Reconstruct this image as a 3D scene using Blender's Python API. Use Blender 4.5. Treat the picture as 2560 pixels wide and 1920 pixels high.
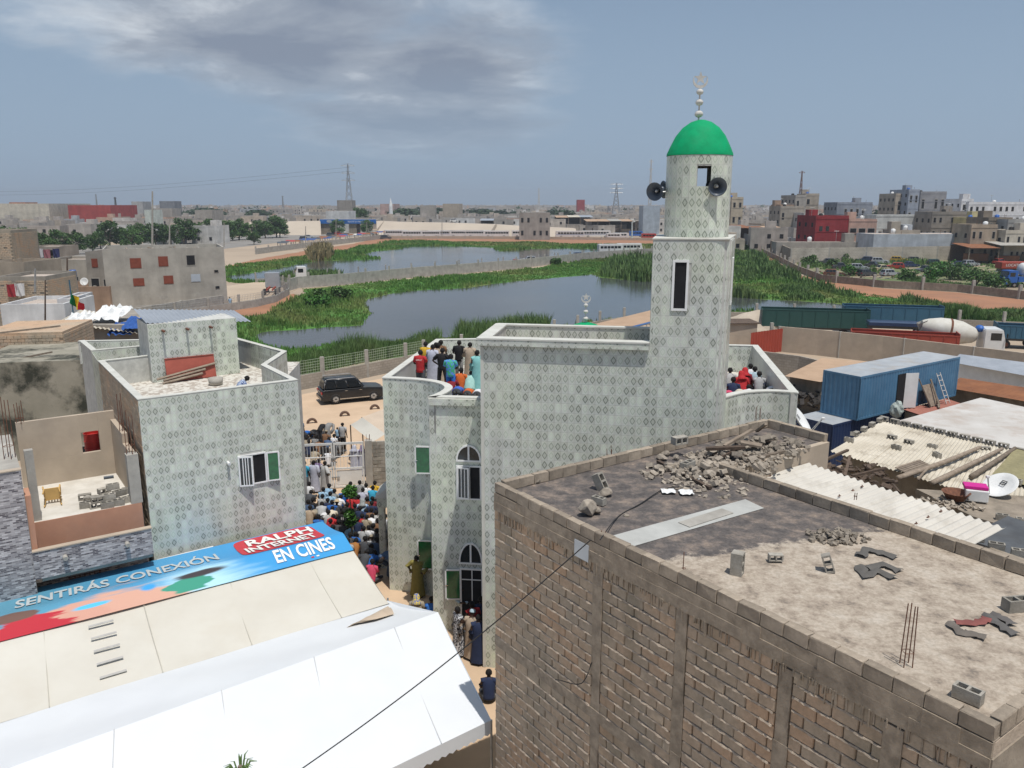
import bpy,bmesh,math,random
from mathutils import Vector,Matrix,Euler
random.seed(7)
R=math.radians
for o in list(bpy.data.objects):bpy.data.objects.remove(o)
S=bpy.context.scene
C=S.collection
CAM_H,PITCH,FPX=14.8,R(12.5),2025.0
cam=bpy.data.cameras.new('camera');cam.sensor_width=36.0;cam.lens=36.0*FPX/2560.0
cam.clip_start=0.1;cam.clip_end=20000
co=bpy.data.objects.new('camera',cam);C.objects.link(co)
co.location=(0,0,CAM_H);co.rotation_euler=(R(90)-PITCH,0,0);S.camera=co
SUN_EL,SUN_AZ=R(72),R(150)
sd=Vector((math.sin(SUN_AZ)*math.cos(SUN_EL),math.cos(SUN_AZ)*math.cos(SUN_EL),math.sin(SUN_EL)))
sl=bpy.data.lights.new('sun','SUN');sl.energy=3.5;sl.angle=R(0.53);sl.color=(1.0,0.955,0.89)
so=bpy.data.objects.new('sun',sl);C.objects.link(so);so.location=(0,0,60)
so.rotation_euler=(-sd).to_track_quat('-Z','Y').to_euler()
W=bpy.data.worlds.new('World');S.world=W;W.use_nodes=True
def build_world():
 nt=W.node_tree;N=nt.nodes;L=nt.links;N.clear()
 out=N.new('ShaderNodeOutputWorld');bg=N.new('ShaderNodeBackground');L.new(bg.outputs[0],out.inputs[0])
 sky=N.new('ShaderNodeTexSky');sky.sky_type='NISHITA';sky.sun_disc=False
 sky.sun_elevation=SUN_EL;sky.sun_rotation=SUN_AZ
 sky.air_density=1.0;sky.dust_density=2.2;sky.ozone_density=2.5;sky.altitude=0
 tc=N.new('ShaderNodeTexCoord');sep=N.new('ShaderNodeSeparateXYZ');L.new(tc.outputs['Generated'],sep.inputs[0])
 def mth(op,a,b=None,c=None):
  n=N.new('ShaderNodeMath');n.operation=op
  for i,v in enumerate((a,b,c)):
   if v is None:continue
   if isinstance(v,(int,float)):n.inputs[i].default_value=v
   else:L.new(v,n.inputs[i])
  return n.outputs[0]
 zz=mth('ADD',mth('MAXIMUM',sep.outputs[2],0.0),0.14)
 cx=mth('DIVIDE',sep.outputs[0],zz);cy=mth('DIVIDE',sep.outputs[1],zz)
 cmb=N.new('ShaderNodeCombineXYZ');L.new(cx,cmb.inputs[0]);L.new(cy,cmb.inputs[1]);cmb.inputs[2].default_value=3.1
 n1=N.new('ShaderNodeTexNoise');n1.inputs['Scale'].default_value=0.55;n1.inputs['Detail'].default_value=9;n1.inputs['Roughness'].default_value=0.52;n1.inputs['Distortion'].default_value=0.35
 L.new(cmb.outputs[0],n1.inputs['Vector'])
 n2=N.new('ShaderNodeTexNoise');n2.inputs['Scale'].default_value=1.7;n2.inputs['Detail'].default_value=10;n2.inputs['Roughness'].default_value=0.6;n2.inputs['Distortion'].default_value=0.25
 L.new(cmb.outputs[0],n2.inputs['Vector'])
 def blob(x0,y0,rx,ry,rot):
  dx=mth('SUBTRACT',cx,x0);dy=mth('SUBTRACT',cy,y0);c,s=math.cos(rot),math.sin(rot)
  ex=mth('DIVIDE',mth('ADD',mth('MULTIPLY',dx,c),mth('MULTIPLY',dy,s)),rx)
  ey=mth('DIVIDE',mth('SUBTRACT',mth('MULTIPLY',dy,c),mth('MULTIPLY',dx,s)),ry)
  return mth('SUBTRACT',1.0,mth('SQRT',mth('ADD',mth('MULTIPLY',ex,ex),mth('MULTIPLY',ey,ey))))
 b=mth('MAXIMUM',blob(*CLOUD_A),blob(*CLOUD_B))
 b=mth('MAXIMUM',b,blob(*CLOUD_C))
 n3=N.new('ShaderNodeTexNoise');n3.inputs['Scale'].default_value=3.2;n3.inputs['Detail'].default_value=10;n3.inputs['Roughness'].default_value=0.6;L.new(cmb.outputs[0],n3.inputs['Vector'])
 dens=mth('ADD',mth('ADD',b,mth('MULTIPLY',mth('SUBTRACT',n1.outputs[0],0.5),1.3)),mth('MULTIPLY',mth('SUBTRACT',n3.outputs[0],0.5),0.75))
 far=mth('SUBTRACT',mth('MULTIPLY',n1.outputs[0],1.9),1.30)
 dens=mth('MAXIMUM',dens,far)
 mr=N.new('ShaderNodeMapRange');mr.interpolation_type='SMOOTHSTEP';L.new(dens,mr.inputs[0]);mr.inputs[1].default_value=-0.06;mr.inputs[2].default_value=0.55
 ramp=N.new('ShaderNodeValToRGB');L.new(mth('ADD',mth('MULTIPLY',n2.outputs[0],1.0),mth('MULTIPLY',mth('SUBTRACT',0.42,dens),0.42)),ramp.inputs[0])
 e=ramp.color_ramp.elements;e[0].position=0.32;e[0].color=(0.215,0.255,0.330,1);e[1].position=0.72;e[1].color=(0.70,0.735,0.77,1)
 em=ramp.color_ramp.elements.new(0.52);em.color=(0.33,0.37,0.435,1)
 sk=N.new('ShaderNodeVectorMath');sk.operation='SCALE';L.new(sky.outputs[0],sk.inputs[0]);sk.inputs['Scale'].default_value=SKY_K
 hz=N.new('ShaderNodeMapRange');hz.interpolation_type='SMOOTHERSTEP';L.new(sep.outputs[2],hz.inputs[0]);hz.inputs[1].default_value=0.0;hz.inputs[2].default_value=0.42;hz.inputs[3].default_value=0.85;hz.inputs[4].default_value=0.35
 mh=N.new('ShaderNodeMixRGB');L.new(hz.outputs[0],mh.inputs[0]);L.new(sk.outputs[0],mh.inputs[1]);mh.inputs[2].default_value=HUMID
 fade=N.new('ShaderNodeMapRange');L.new(sep.outputs[2],fade.inputs[0]);fade.inputs[1].default_value=0.02;fade.inputs[2].default_value=0.16
 mx=N.new('ShaderNodeMixRGB');L.new(mth('MULTIPLY',mth('MULTIPLY',mr.outputs[0],0.93),fade.outputs[0]),mx.inputs[0]);L.new(mh.outputs[0],mx.inputs[1]);L.new(ramp.outputs[0],mx.inputs[2])
 L.new(mx.outputs[0],bg.inputs[0]);bg.inputs[1].default_value=1.0
SKY_K=0.075
HUMID=(0.285,0.385,0.515,1)
CLOUD_A=(-0.85,3.05,0.82,0.85,-0.25)
CLOUD_B=(-0.32,3.45,0.58,0.90,0.2)
CLOUD_C=(-0.50,4.35,0.70,0.85,-0.2)
build_world()
S.view_settings.view_transform='Standard';S.view_settings.look='None';S.view_settings.exposure=0.15;S.view_settings.gamma=1.0
S.view_settings.use_curve_mapping=False
S.render.engine='CYCLES';S.cycles.use_denoising=True;S.cycles.max_bounces=6;S.cycles.diffuse_bounces=3;S.cycles.glossy_bounces=3
S.cycles.transmission_bounces=4;S.cycles.transparent_max_bounces=8;S.cycles.caustics_reflective=False;S.cycles.caustics_refractive=False
CP,SP=math.cos(PITCH),math.sin(PITCH)
def ray(px,py):
 u,v=(px-1280)/FPX,(py-960)/FPX
 return Vector((u,CP-v*SP,-SP-v*CP))
def P(px,py,z=0.0):
 d=ray(px,py);t=(z-CAM_H)/d.z
 return Vector((d.x*t,d.y*t,z))
def PY(px,py,Y):
 d=ray(px,py);t=Y/d.y
 return Vector((d.x*t,Y,CAM_H+d.z*t))
def XY(px,py,z=0.0):
 p=P(px,py,z);return(p.x,p.y)
class MB:
 def __init__(s):s.v=[];s.f=[];s.m=[];s.uv={};s.k=0
 def add(s,vs,fs,uvs=None):
  b=len(s.v);s.v+=[tuple(x)for x in vs]
  for i,f in enumerate(fs):
   if uvs:s.uv[len(s.f)]=uvs[i]
   s.f.append(tuple(b+j for j in f));s.m.append(s.k)
  return s
 def mat(s,k):s.k=k;return s
 def quad(s,a,b,c,d,uv=None):return s.add([a,b,c,d],[(0,1,2,3)],[uv]if uv else None)
 def poly(s,pts,z=None):
  pts=[(p[0],p[1],z if z is not None else p[2])for p in pts]
  return s.add(pts,[tuple(range(len(pts)))])
 def hexa(s,p):
  return s.add(p,[(3,2,1,0),(4,5,6,7),(0,1,5,4),(1,2,6,5),(2,3,7,6),(3,0,4,7)])
 def box(s,c,d,rz=0.0,rx=0.0,ry=0.0):
  x,y,z=d[0]/2,d[1]/2,d[2]/2;m=Euler((rx,ry,rz)).to_matrix();c=Vector(c)
  return s.hexa([c+m@Vector(q)for q in((-x,-y,-z),(x,-y,-z),(x,y,-z),(-x,y,-z),(-x,-y,z),(x,-y,z),(x,y,z),(-x,y,z))])
 def bbox(s,c,d,bev,rz=0.0,rx=0.0,ry=0.0):
  m=Euler((rx,ry,rz)).to_matrix();c=Vector(c);bm=bmesh.new();bmesh.ops.create_cube(bm,size=1.0)
  for v in bm.verts:v.co=Vector((v.co.x*d[0],v.co.y*d[1],v.co.z*d[2]))
  bmesh.ops.bevel(bm,geom=list(bm.edges),offset=bev,segments=2,affect='EDGES',profile=0.6)
  return s.bm(bm,lambda q:c+m@q)
 def bm(s,bm,tf=None):
  bm.verts.index_update();vs=[tf(v.co)if tf else v.co.copy()for v in bm.verts]
  s.add(vs,[tuple(v.index for v in f.verts)for f in bm.faces]);bm.free();return s
 def prism(s,poly,z0,z1):
  n=len(poly);a=sum(poly[i][0]*poly[(i+1)%n][1]-poly[(i+1)%n][0]*poly[i][1]for i in range(n))
  if a<0:poly=poly[::-1]
  vs=[(p[0],p[1],z0)for p in poly]+[(p[0],p[1],z1)for p in poly]
  return s.add(vs,[tuple(range(n))[::-1],tuple(range(n,2*n))]+[(i,(i+1)%n,n+(i+1)%n,n+i)for i in range(n)])
 def extr(s,poly,origin,u,v,w):
  o,u,v,w=Vector(origin),Vector(u),Vector(v),Vector(w);n=len(poly)
  a=[o+u*p[0]+v*p[1]for p in poly];b=[q+w for q in a]
  return s.add(a+b,[tuple(range(n))[::-1],tuple(range(n,2*n))]+[(i,(i+1)%n,n+(i+1)%n,n+i)for i in range(n)])
 def tube(s,pts,r,n=6,cap=True):
  pts=[Vector(p)for p in pts];rs=r if isinstance(r,(list,tuple))else[r]*len(pts);rings=[]
  for i,p in enumerate(pts):
   t=(pts[min(i+1,len(pts)-1)]-pts[max(i-1,0)]).normalized()
   a=t.cross(Vector((0,0,1)))if abs(t.z)<0.95 else t.cross(Vector((1,0,0)))
   a.normalize();b=t.cross(a)
   rings.append([p+a*math.cos(2*math.pi*k/n)*rs[i]+b*math.sin(2*math.pi*k/n)*rs[i]for k in range(n)])
  vs=[q for g in rings for q in g];fs=[]
  for i in range(len(pts)-1):
   for k in range(n):fs.append((i*n+k,i*n+(k+1)%n,(i+1)*n+(k+1)%n,(i+1)*n+k))
  if cap:fs+=[tuple(range(n))[::-1],tuple((len(pts)-1)*n+k for k in range(n))]
  return s.add(vs,fs)
 def lathe(s,prof,c=(0,0,0),n=16,axis=None,a0=0.0,a1=2*math.pi):
  c=Vector(c);q=Vector((0,0,1)).rotation_difference(Vector(axis)).to_matrix()if axis is not None else Matrix.Identity(3)
  full=abs(a1-a0-2*math.pi)<1e-6;m=n if full else n+1;vs=[];fs=[]
  for r,h in prof:
   for k in range(m):
    a=a0+(a1-a0)*k/n;vs.append(c+q@Vector((r*math.cos(a),r*math.sin(a),h)))
  for i in range(len(prof)-1):
   for k in range(n):
    k2=(k+1)%m;fs.append((i*m+k,i*m+k2,(i+1)*m+k2,(i+1)*m+k))
  return s.add(vs,fs)
 def ball(s,c,r,n=10,sq=(1,1,1)):
  c=Vector(c);bm=bmesh.new();bmesh.ops.create_uvsphere(bm,u_segments=n,v_segments=max(5,n//2+1),radius=r)
  return s.bm(bm,lambda q:c+Vector((q.x*sq[0],q.y*sq[1],q.z*sq[2])))
 def mesh(s,name,mats,smooth=False):
  me=bpy.data.meshes.new(name);me.from_pydata(s.v,[],s.f);me.update()
  for m in(mats if isinstance(mats,(list,tuple))else[mats]):me.materials.append(m)
  if any(s.m):me.polygons.foreach_set('material_index',s.m)
  if s.uv:
   ul=me.uv_layers.new(name='UVMap')
   for i,p in enumerate(me.polygons):
    if i in s.uv:
     for j,li in enumerate(p.loop_indices):ul.data[li].uv=s.uv[i][j]
  if smooth:me.polygons.foreach_set('use_smooth',[True]*len(me.polygons))
  return me
def org(o):
 while o.parent:o=o.parent
 return o.location.copy()
def link(name,me,parent=None,loc=None,rot=None,**tags):
 o=bpy.data.objects.new(name,me);C.objects.link(o)
 if parent is not None:o.parent=parent
 if loc is not None:o.location=loc
 if rot is not None:o.rotation_euler=rot
 for k,v in tags.items():
  if v:o[k]=v
 return o
def obj(name,mb,mats,parent=None,smooth=False,auto=None,**tags):
 if parent is not None:
  g=org(parent);mb.v=[(a[0]-g.x,a[1]-g.y,a[2]-g.z)for a in mb.v]
 me=mb.mesh(name,mats,smooth)
 o=link(name,me,parent,**tags)
 if auto:
  md=o.modifiers.new('bevel','BEVEL');md.width=auto;md.segments=2;md.limit_method='ANGLE'
 return o
def lobj(name,mb,mats,parent=None,smooth=False,**tags):
 return link(name,mb.mesh(name,mats,smooth),parent,**tags)
def thing(name,label,cat,loc=(0,0,0),rz=0.0,group=None):
 return link(name,None,None,loc,(0,0,rz),label=label,category=cat,group=group)
def struct(name,mb,mats,smooth=False):return obj(name,mb,mats,None,smooth,kind='structure')
def copy_tree(o,parent=None):
 c=o.copy();C.objects.link(c)
 if parent is not None:c.parent=parent
 for ch in list(KIDS.get(o.name,[]))or[k for k in o.children]:copy_tree(ch,c)
 return c
KIDS={}
def dup(root,loc,rz=0.0,label=None,group=None,sc=1.0):
 r=copy_tree(root);r.location=loc;r.rotation_euler=(0,0,rz);r.scale=(sc,sc,sc)
 if label:r['label']=label
 if group:r['group']=group
 return r
def text_mb(txt,size,origin,u,v,depth=0.004,mb=None,fit=None,align='LEFT',bold=0.0):
 cu=bpy.data.curves.new('t','FONT');cu.body=txt;cu.size=1.0;cu.align_x=align;cu.resolution_u=3;cu.offset=bold
 o=bpy.data.objects.new('t',cu);C.objects.link(o)
 dg=bpy.context.evaluated_depsgraph_get();me=o.evaluated_get(dg).to_mesh()
 vs=[(q.co.x,q.co.y)for q in me.vertices];fs=[tuple(p.vertices)for p in me.polygons];o.evaluated_get(dg).to_mesh_clear()
 bpy.data.objects.remove(o);bpy.data.curves.remove(cu)
 if not vs:return mb or MB()
 x0=min(q[0]for q in vs);x1=max(q[0]for q in vs);sx=size
 if fit:sx=fit/(x1-x0)
 ox=x0 if align=='LEFT' else(x0+x1)/2
 O,U,V=Vector(origin),Vector(u),Vector(v);n=U.cross(V).normalized()
 mb=mb or MB()
 return mb.add([O+U*((a-ox)*sx)+V*(b*size)+n*depth for a,b in vs],fs)
def new_mat(name):
 m=bpy.data.materials.new(name);m.use_nodes=True;nt=m.node_tree;nt.nodes.clear()
 o=nt.nodes.new('ShaderNodeOutputMaterial');b=nt.nodes.new('ShaderNodeBsdfPrincipled');nt.links.new(b.outputs[0],o.inputs[0])
 return m,nt,b
def c4(c):return(c[0],c[1],c[2],1.0)
def noise(nt,scale,detail=6,rough=0.6,coord='Object',stretch=None,seed=0.0):
 tc=nt.nodes.new('ShaderNodeTexCoord');n=nt.nodes.new('ShaderNodeTexNoise')
 n.inputs['Scale'].default_value=scale;n.inputs['Detail'].default_value=detail;n.inputs['Roughness'].default_value=rough
 mp=nt.nodes.new('ShaderNodeMapping');nt.links.new(tc.outputs[coord],mp.inputs[0]);mp.inputs['Location'].default_value=(seed,seed*1.7,seed*.6)
 if stretch:mp.inputs['Scale'].default_value=stretch
 nt.links.new(mp.outputs[0],n.inputs['Vector']);return n
def ramp(nt,src,stops):
 r=nt.nodes.new('ShaderNodeValToRGB');nt.links.new(src,r.inputs[0]);e=r.color_ramp.elements
 e[0].position,e[0].color=stops[0][0],c4(stops[0][1]);e[1].position,e[1].color=stops[-1][0],c4(stops[-1][1])
 for p,c in stops[1:-1]:k=e.new(p);k.color=c4(c)
 return r
def mix(nt,f,a,b,kind='MIX'):
 m=nt.nodes.new('ShaderNodeMixRGB');m.blend_type=kind
 for i,v in((0,f),(1,a),(2,b)):
  if isinstance(v,(int,float)):m.inputs[i].default_value=v if i==0 else v
  elif isinstance(v,(tuple,list)):m.inputs[i].default_value=c4(v)
  else:nt.links.new(v,m.inputs[i])
 return m.outputs[0]
def bump(nt,b,src,strength=0.3,dist=0.02):
 n=nt.nodes.new('ShaderNodeBump');n.inputs['Strength'].default_value=strength;n.inputs['Distance'].default_value=dist
 nt.links.new(src,n.inputs['Height']);nt.links.new(n.outputs[0],b.inputs['Normal'])
def pm(name,c,c2=None,scale=1.5,rough=0.85,bmp=0.0,bscale=None,spec=0.3,metal=0.0,stops=(0.35,0.68),grime=0.0,gcol=(0.08,0.07,0.06),gscale=0.6,rnd=0.0,streak=False,coat=0.0,gst=(0.50,0.72)):
 m,nt,b=new_mat(name);c2=c2 or tuple(x*0.72 for x in c)
 n=noise(nt,scale,7,0.62);col=ramp(nt,n.outputs[0],[(stops[0],c2),(stops[1],c)]).outputs[0]
 if grime:
  g=noise(nt,gscale,8,0.65,seed=4.0,stretch=(1,1,0.18)if streak else None)
  gr=ramp(nt,g.outputs[0],[(gst[0],(0,0,0)),(gst[1],(1,1,1))]);mm=nt.nodes.new('ShaderNodeMath');mm.operation='MULTIPLY';mm.inputs[1].default_value=grime
  nt.links.new(gr.outputs[0],mm.inputs[0]);col=mix(nt,mm.outputs[0],col,gcol)
 if rnd:
  oi=nt.nodes.new('ShaderNodeObjectInfo');mr=nt.nodes.new('ShaderNodeMapRange');nt.links.new(oi.outputs['Random'],mr.inputs[0])
  mr.inputs[3].default_value=1-rnd;mr.inputs[4].default_value=1+rnd*0.6
  hs=nt.nodes.new('ShaderNodeHueSaturation');nt.links.new(col,hs.inputs['Color']);nt.links.new(mr.outputs[0],hs.inputs['Value']);col=hs.outputs[0]
 nt.links.new(col,b.inputs['Base Color']);b.inputs['Roughness'].default_value=rough;b.inputs['Specular IOR Level'].default_value=spec;b.inputs['Metallic'].default_value=metal
 if coat:b.inputs['Coat Weight'].default_value=coat;b.inputs['Coat Roughness'].default_value=0.08
 if bmp:
  bn=noise(nt,bscale or scale*6,8,0.7,seed=2.0);bump(nt,b,bn.outputs[0],bmp,0.03)
 return m
def math_n(nt,op,a,b=None,clamp=False):
 n=nt.nodes.new('ShaderNodeMath');n.operation=op;n.use_clamp=clamp
 for i,v in enumerate((a,b)):
  if v is None:continue
  if isinstance(v,(int,float)):n.inputs[i].default_value=v
  else:nt.links.new(v,n.inputs[i])
 return n.outputs[0]
def tile_mat(name,bg,dark,bg2):
 """printed ceramic tile: one scalloped diamond per tile, drawn over the tile's own 0..1 face"""
 m,nt,b=new_mat(name);M_=lambda op,a,c=None,cl=False:math_n(nt,op,a,c,cl)
 uv=nt.nodes.new('ShaderNodeUVMap');uv.uv_map='UVMap';sp=nt.nodes.new('ShaderNodeSeparateXYZ');nt.links.new(uv.outputs[0],sp.inputs[0])
 au=M_('ABSOLUTE',M_('SUBTRACT',sp.outputs[0],0.5));av=M_('ABSOLUTE',M_('SUBTRACT',sp.outputs[1],0.5))
 d=M_('MULTIPLY',M_('ADD',au,av),2.0)
 rr=M_('MULTIPLY',M_('SQRT',M_('ADD',M_('MULTIPLY',au,au),M_('MULTIPLY',av,av))),2.3)
 d2=M_('ADD',M_('MULTIPLY',d,0.86),M_('MULTIPLY',rr,0.12))
 ang=M_('ARCTAN2',M_('SUBTRACT',sp.outputs[1],0.5),M_('SUBTRACT',sp.outputs[0],0.5))
 d2=M_('ADD',d2,M_('MULTIPLY',M_('SINE',M_('MULTIPLY',ang,16.0)),0.022))
 def band(x,lo,hi,s=0.05):
  a=nt.nodes.new('ShaderNodeMapRange');a.interpolation_type='SMOOTHSTEP';nt.links.new(x,a.inputs[0]);a.inputs[1].default_value=lo-s;a.inputs[2].default_value=lo+s
  c=nt.nodes.new('ShaderNodeMapRange');c.interpolation_type='SMOOTHSTEP';nt.links.new(x,c.inputs[0]);c.inputs[1].default_value=hi-s;c.inputs[2].default_value=hi+s;c.inputs[3].default_value=1;c.inputs[4].default_value=0
  return M_('MULTIPLY',a.outputs[0],c.outputs[0])
 ring=band(d2,0.47,0.90,0.06);inner=band(d2,0.16,0.32,0.05);dot=band(d2,-1,0.08,0.03);corner=band(d,1.05,3.0,0.04)
 oi=nt.nodes.new('ShaderNodeNewGeometry');rnd=oi.outputs['Random Per Island']
 on=nt.nodes.new('ShaderNodeObjectInfo')
 n=noise(nt,0.55,3,0.5);fine=noise(nt,60,3,0.6,coord='UV')
 rv=M_('FRACT',M_('ADD',rnd,on.outputs['Random']))
 dk=mix(nt,M_('POWER',rv,1.6),tuple(x*0.85 for x in dark),tuple(x*1.95 for x in dark))
 col=mix(nt,M_('MULTIPLY',corner,0.55),bg,bg2)
 col=mix(nt,M_('MULTIPLY',M_('GREATER_THAN',fine.outputs[0],0.56),M_('MULTIPLY',corner,0.5)),col,tuple(x*0.8 for x in bg2))
 col=mix(nt,ring,col,dk);col=mix(nt,M_('MULTIPLY',inner,0.75),col,dk);col=mix(nt,M_('MULTIPLY',dot,0.5),col,dk)
 tint=ramp(nt,n.outputs[0],[(0.33,(0.96,0.985,0.90)),(0.52,(0.95,0.96,0.94)),(0.70,(0.90,0.905,0.93))]);col=mix(nt,1.0,col,tint.outputs[0],'MULTIPLY')
 v=nt.nodes.new('ShaderNodeMapRange');nt.links.new(rv,v.inputs[0]);v.inputs[3].default_value=0.88;v.inputs[4].default_value=1.03
 dn=noise(nt,1.6,7,0.65,seed=7.0,stretch=(1,1,0.12));dr=ramp(nt,dn.outputs[0],[(0.50,(0,0,0)),(0.80,(0.5,0.5,0.5))]);col=mix(nt,dr.outputs[0],col,(0.36,0.34,0.29))
 hs=nt.nodes.new('ShaderNodeHueSaturation');nt.links.new(col,hs.inputs['Color']);nt.links.new(v.outputs[0],hs.inputs['Value'])
 nt.links.new(hs.outputs[0],b.inputs['Base Color']);b.inputs['Roughness'].default_value=0.28;b.inputs['Specular IOR Level'].default_value=0.4
 return m
MT={}
MT['tile']=tile_mat('ceramic_tile',(0.725,0.75,0.69),(0.33,0.36,0.315),(0.60,0.62,0.585))
MT['grout']=pm('tile_grout',(0.60,0.60,0.56),scale=3,rough=0.9)
MT['white_trim']=pm('white_trim',(0.62,0.62,0.57),(0.53,0.53,0.48),2,0.6,0.1,grime=0.45,gcol=(0.36,0.34,0.29),gscale=1.2)
MT['roof_screed']=pm('roof_screed',(0.50,0.43,0.37),(0.40,0.34,0.29),1.2,0.95,0.2,grime=0.4,gcol=(0.30,0.26,0.22))
MT['marble_floor']=pm('broken_tile_floor',(0.62,0.60,0.54),(0.36,0.31,0.26),5,0.6,stops=(0.42,0.52))
MT['green_dome']=pm('green_dome_paint',(0.0,0.35,0.140),(0.0,0.275,0.105),3.5,0.75,0.35,14,spec=.2,grime=.25,gcol=(.05,.24,.12),gscale=2.5)
MT['concrete']=pm('concrete',(0.44,0.42,0.375),(0.31,0.295,0.265),1.4,0.92,0.35,grime=0.4,gcol=(0.14,0.13,0.11))
MT['concrete_d']=pm('weathered_concrete',(0.335,0.285,0.225),(0.225,0.19,0.15),2.2,0.95,0.5,grime=0.55,gcol=(0.09,0.085,0.065),gscale=0.9,streak=True)
MT['column_mud']=pm('stained_column_concrete',(0.44,0.365,0.28),(0.29,0.24,0.185),5.0,0.95,1.0,18,grime=0.6,gcol=(0.17,0.14,0.105),gscale=2.4,gst=(.46,.66))
MT['mortar']=pm('mortar',(0.53,0.44,0.345),(0.39,0.32,0.25),9,0.97,0.8,26,grime=0.35,gcol=(0.09,0.08,0.065))
def brick_mat(name):
 m,nt,b=new_mat(name)
 oi=nt.nodes.new('ShaderNodeObjectInfo');ge=nt.nodes.new('ShaderNodeNewGeometry')
 rv=math_n(nt,'FRACT',math_n(nt,'ADD',oi.outputs['Random'],ge.outputs['Random Per Island']))
 tc=nt.nodes.new('ShaderNodeTexCoord')
 n=nt.nodes.new('ShaderNodeTexNoise');nt.links.new(ge.outputs['Position'],n.inputs['Vector']);n.inputs['Scale'].default_value=0.42;n.inputs['Detail'].default_value=4;n.inputs['Roughness'].default_value=0.55
 f=math_n(nt,'ADD',math_n(nt,'MULTIPLY',n.outputs[0],1.15),math_n(nt,'MULTIPLY',rv,0.30))
 base=ramp(nt,f,[(0.50,(0.43,0.365,0.285)),(0.72,(0.50,0.405,0.305)),(0.95,(0.555,0.39,0.265))])
 n2=nt.nodes.new('ShaderNodeTexNoise');nt.links.new(ge.outputs['Position'],n2.inputs['Vector']);n2.inputs['Scale'].default_value=9;n2.inputs['Detail'].default_value=8;n2.inputs['Roughness'].default_value=0.7
 g=ramp(nt,n2.outputs[0],[(0.3,(0.74,0.73,0.71)),(0.7,(1.06,1.05,1.04))]);col=mix(nt,1.0,base.outputs[0],g.outputs[0],'MULTIPLY')
 n3=nt.nodes.new('ShaderNodeTexNoise');mp=nt.nodes.new('ShaderNodeMapping');nt.links.new(ge.outputs['Position'],mp.inputs[0]);mp.inputs['Scale'].default_value=(1.0,1.0,0.22);nt.links.new(mp.outputs[0],n3.inputs['Vector']);n3.inputs['Scale'].default_value=1.3;n3.inputs['Detail'].default_value=7
 st=ramp(nt,n3.outputs[0],[(0.54,(0,0,0)),(0.78,(0.5,0.5,0.5))]);col=mix(nt,st.outputs[0],col,(0.15,0.14,0.10))
 nt.links.new(col,b.inputs['Base Color']);b.inputs['Roughness'].default_value=0.96;b.inputs['Specular IOR Level'].default_value=0.15
 n4=nt.nodes.new('ShaderNodeTexNoise');nt.links.new(ge.outputs['Position'],n4.inputs['Vector']);n4.inputs['Scale'].default_value=28;n4.inputs['Detail'].default_value=6
 bump(nt,b,n4.outputs[0],0.55,0.02);return m
MT['brick']=brick_mat('cement_block')
MT['block_grey']=pm('grey_cement_block',(0.40,0.375,0.33),(0.28,0.26,0.22),6,0.95,0.5,30,rnd=0.25)
def roof_top_mat():
 m,nt,b=new_mat('flat_roof_surface')
 n=noise(nt,0.34,9,0.62,seed=1.3);n2=noise(nt,2.6,9,0.7,seed=5.0);n3=noise(nt,14,6,0.7)
 tc=nt.nodes.new('ShaderNodeTexCoord');sp=nt.nodes.new('ShaderNodeSeparateXYZ');nt.links.new(tc.outputs['UV'],sp.inputs[0])
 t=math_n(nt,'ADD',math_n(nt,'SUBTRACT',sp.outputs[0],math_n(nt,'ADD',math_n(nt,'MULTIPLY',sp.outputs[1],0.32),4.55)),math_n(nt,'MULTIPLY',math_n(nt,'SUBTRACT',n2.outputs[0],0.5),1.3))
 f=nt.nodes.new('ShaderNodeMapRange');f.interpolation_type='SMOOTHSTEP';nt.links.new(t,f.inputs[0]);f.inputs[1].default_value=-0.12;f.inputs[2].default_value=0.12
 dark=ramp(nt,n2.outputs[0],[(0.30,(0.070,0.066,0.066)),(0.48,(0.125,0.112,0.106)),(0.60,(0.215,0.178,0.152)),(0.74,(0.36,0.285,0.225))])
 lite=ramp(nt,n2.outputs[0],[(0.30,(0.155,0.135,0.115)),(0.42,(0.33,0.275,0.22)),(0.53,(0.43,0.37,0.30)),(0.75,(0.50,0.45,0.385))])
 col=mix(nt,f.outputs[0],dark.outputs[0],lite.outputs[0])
 g=ramp(nt,n3.outputs[0],[(0.33,(0.66,0.65,0.63)),(0.6,(1.05,1.05,1.05))]);col=mix(nt,0.8,col,g.outputs[0],'MULTIPLY')
 nt.links.new(col,b.inputs['Base Color']);b.inputs['Roughness'].default_value=0.93;b.inputs['Specular IOR Level'].default_value=0.2
 bump(nt,b,n2.outputs[0],0.25,0.03);return m
MT['roof_top']=roof_top_mat()
def clad_mat():
 """small grey and mauve strip tiles, far too fine to pick apart (a few pixels each)"""
 m,nt,b=new_mat('strip_tile_cladding')
 uv=nt.nodes.new('ShaderNodeUVMap');uv.uv_map='UVMap'
 br=nt.nodes.new('ShaderNodeTexBrick');nt.links.new(uv.outputs[0],br.inputs['Vector']);br.inputs['Scale'].default_value=1.0
 br.inputs['Brick Width'].default_value=0.165;br.inputs['Row Height'].default_value=0.052;br.inputs['Mortar Size'].default_value=0.006;br.offset=0.5
 br.inputs['Color1'].default_value=(0.60,0.59,0.60,1);br.inputs['Color2'].default_value=(0.075,0.068,0.085,1);br.inputs['Mortar'].default_value=(0.38,0.36,0.35,1);br.inputs['Bias'].default_value=0.05
 n=noise(nt,1.1,5,0.6);g=ramp(nt,n.outputs[0],[(0.3,(0.8,0.79,0.8)),(0.7,(1.06,1.03,1.02))])
 nt.links.new(mix(nt,1.0,br.outputs[0],g.outputs[0],'MULTIPLY'),b.inputs['Base Color']);b.inputs['Roughness'].default_value=0.5
 bump(nt,b,br.outputs['Fac'],-0.4,0.01);return m
MT['clad']=clad_mat()
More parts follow.
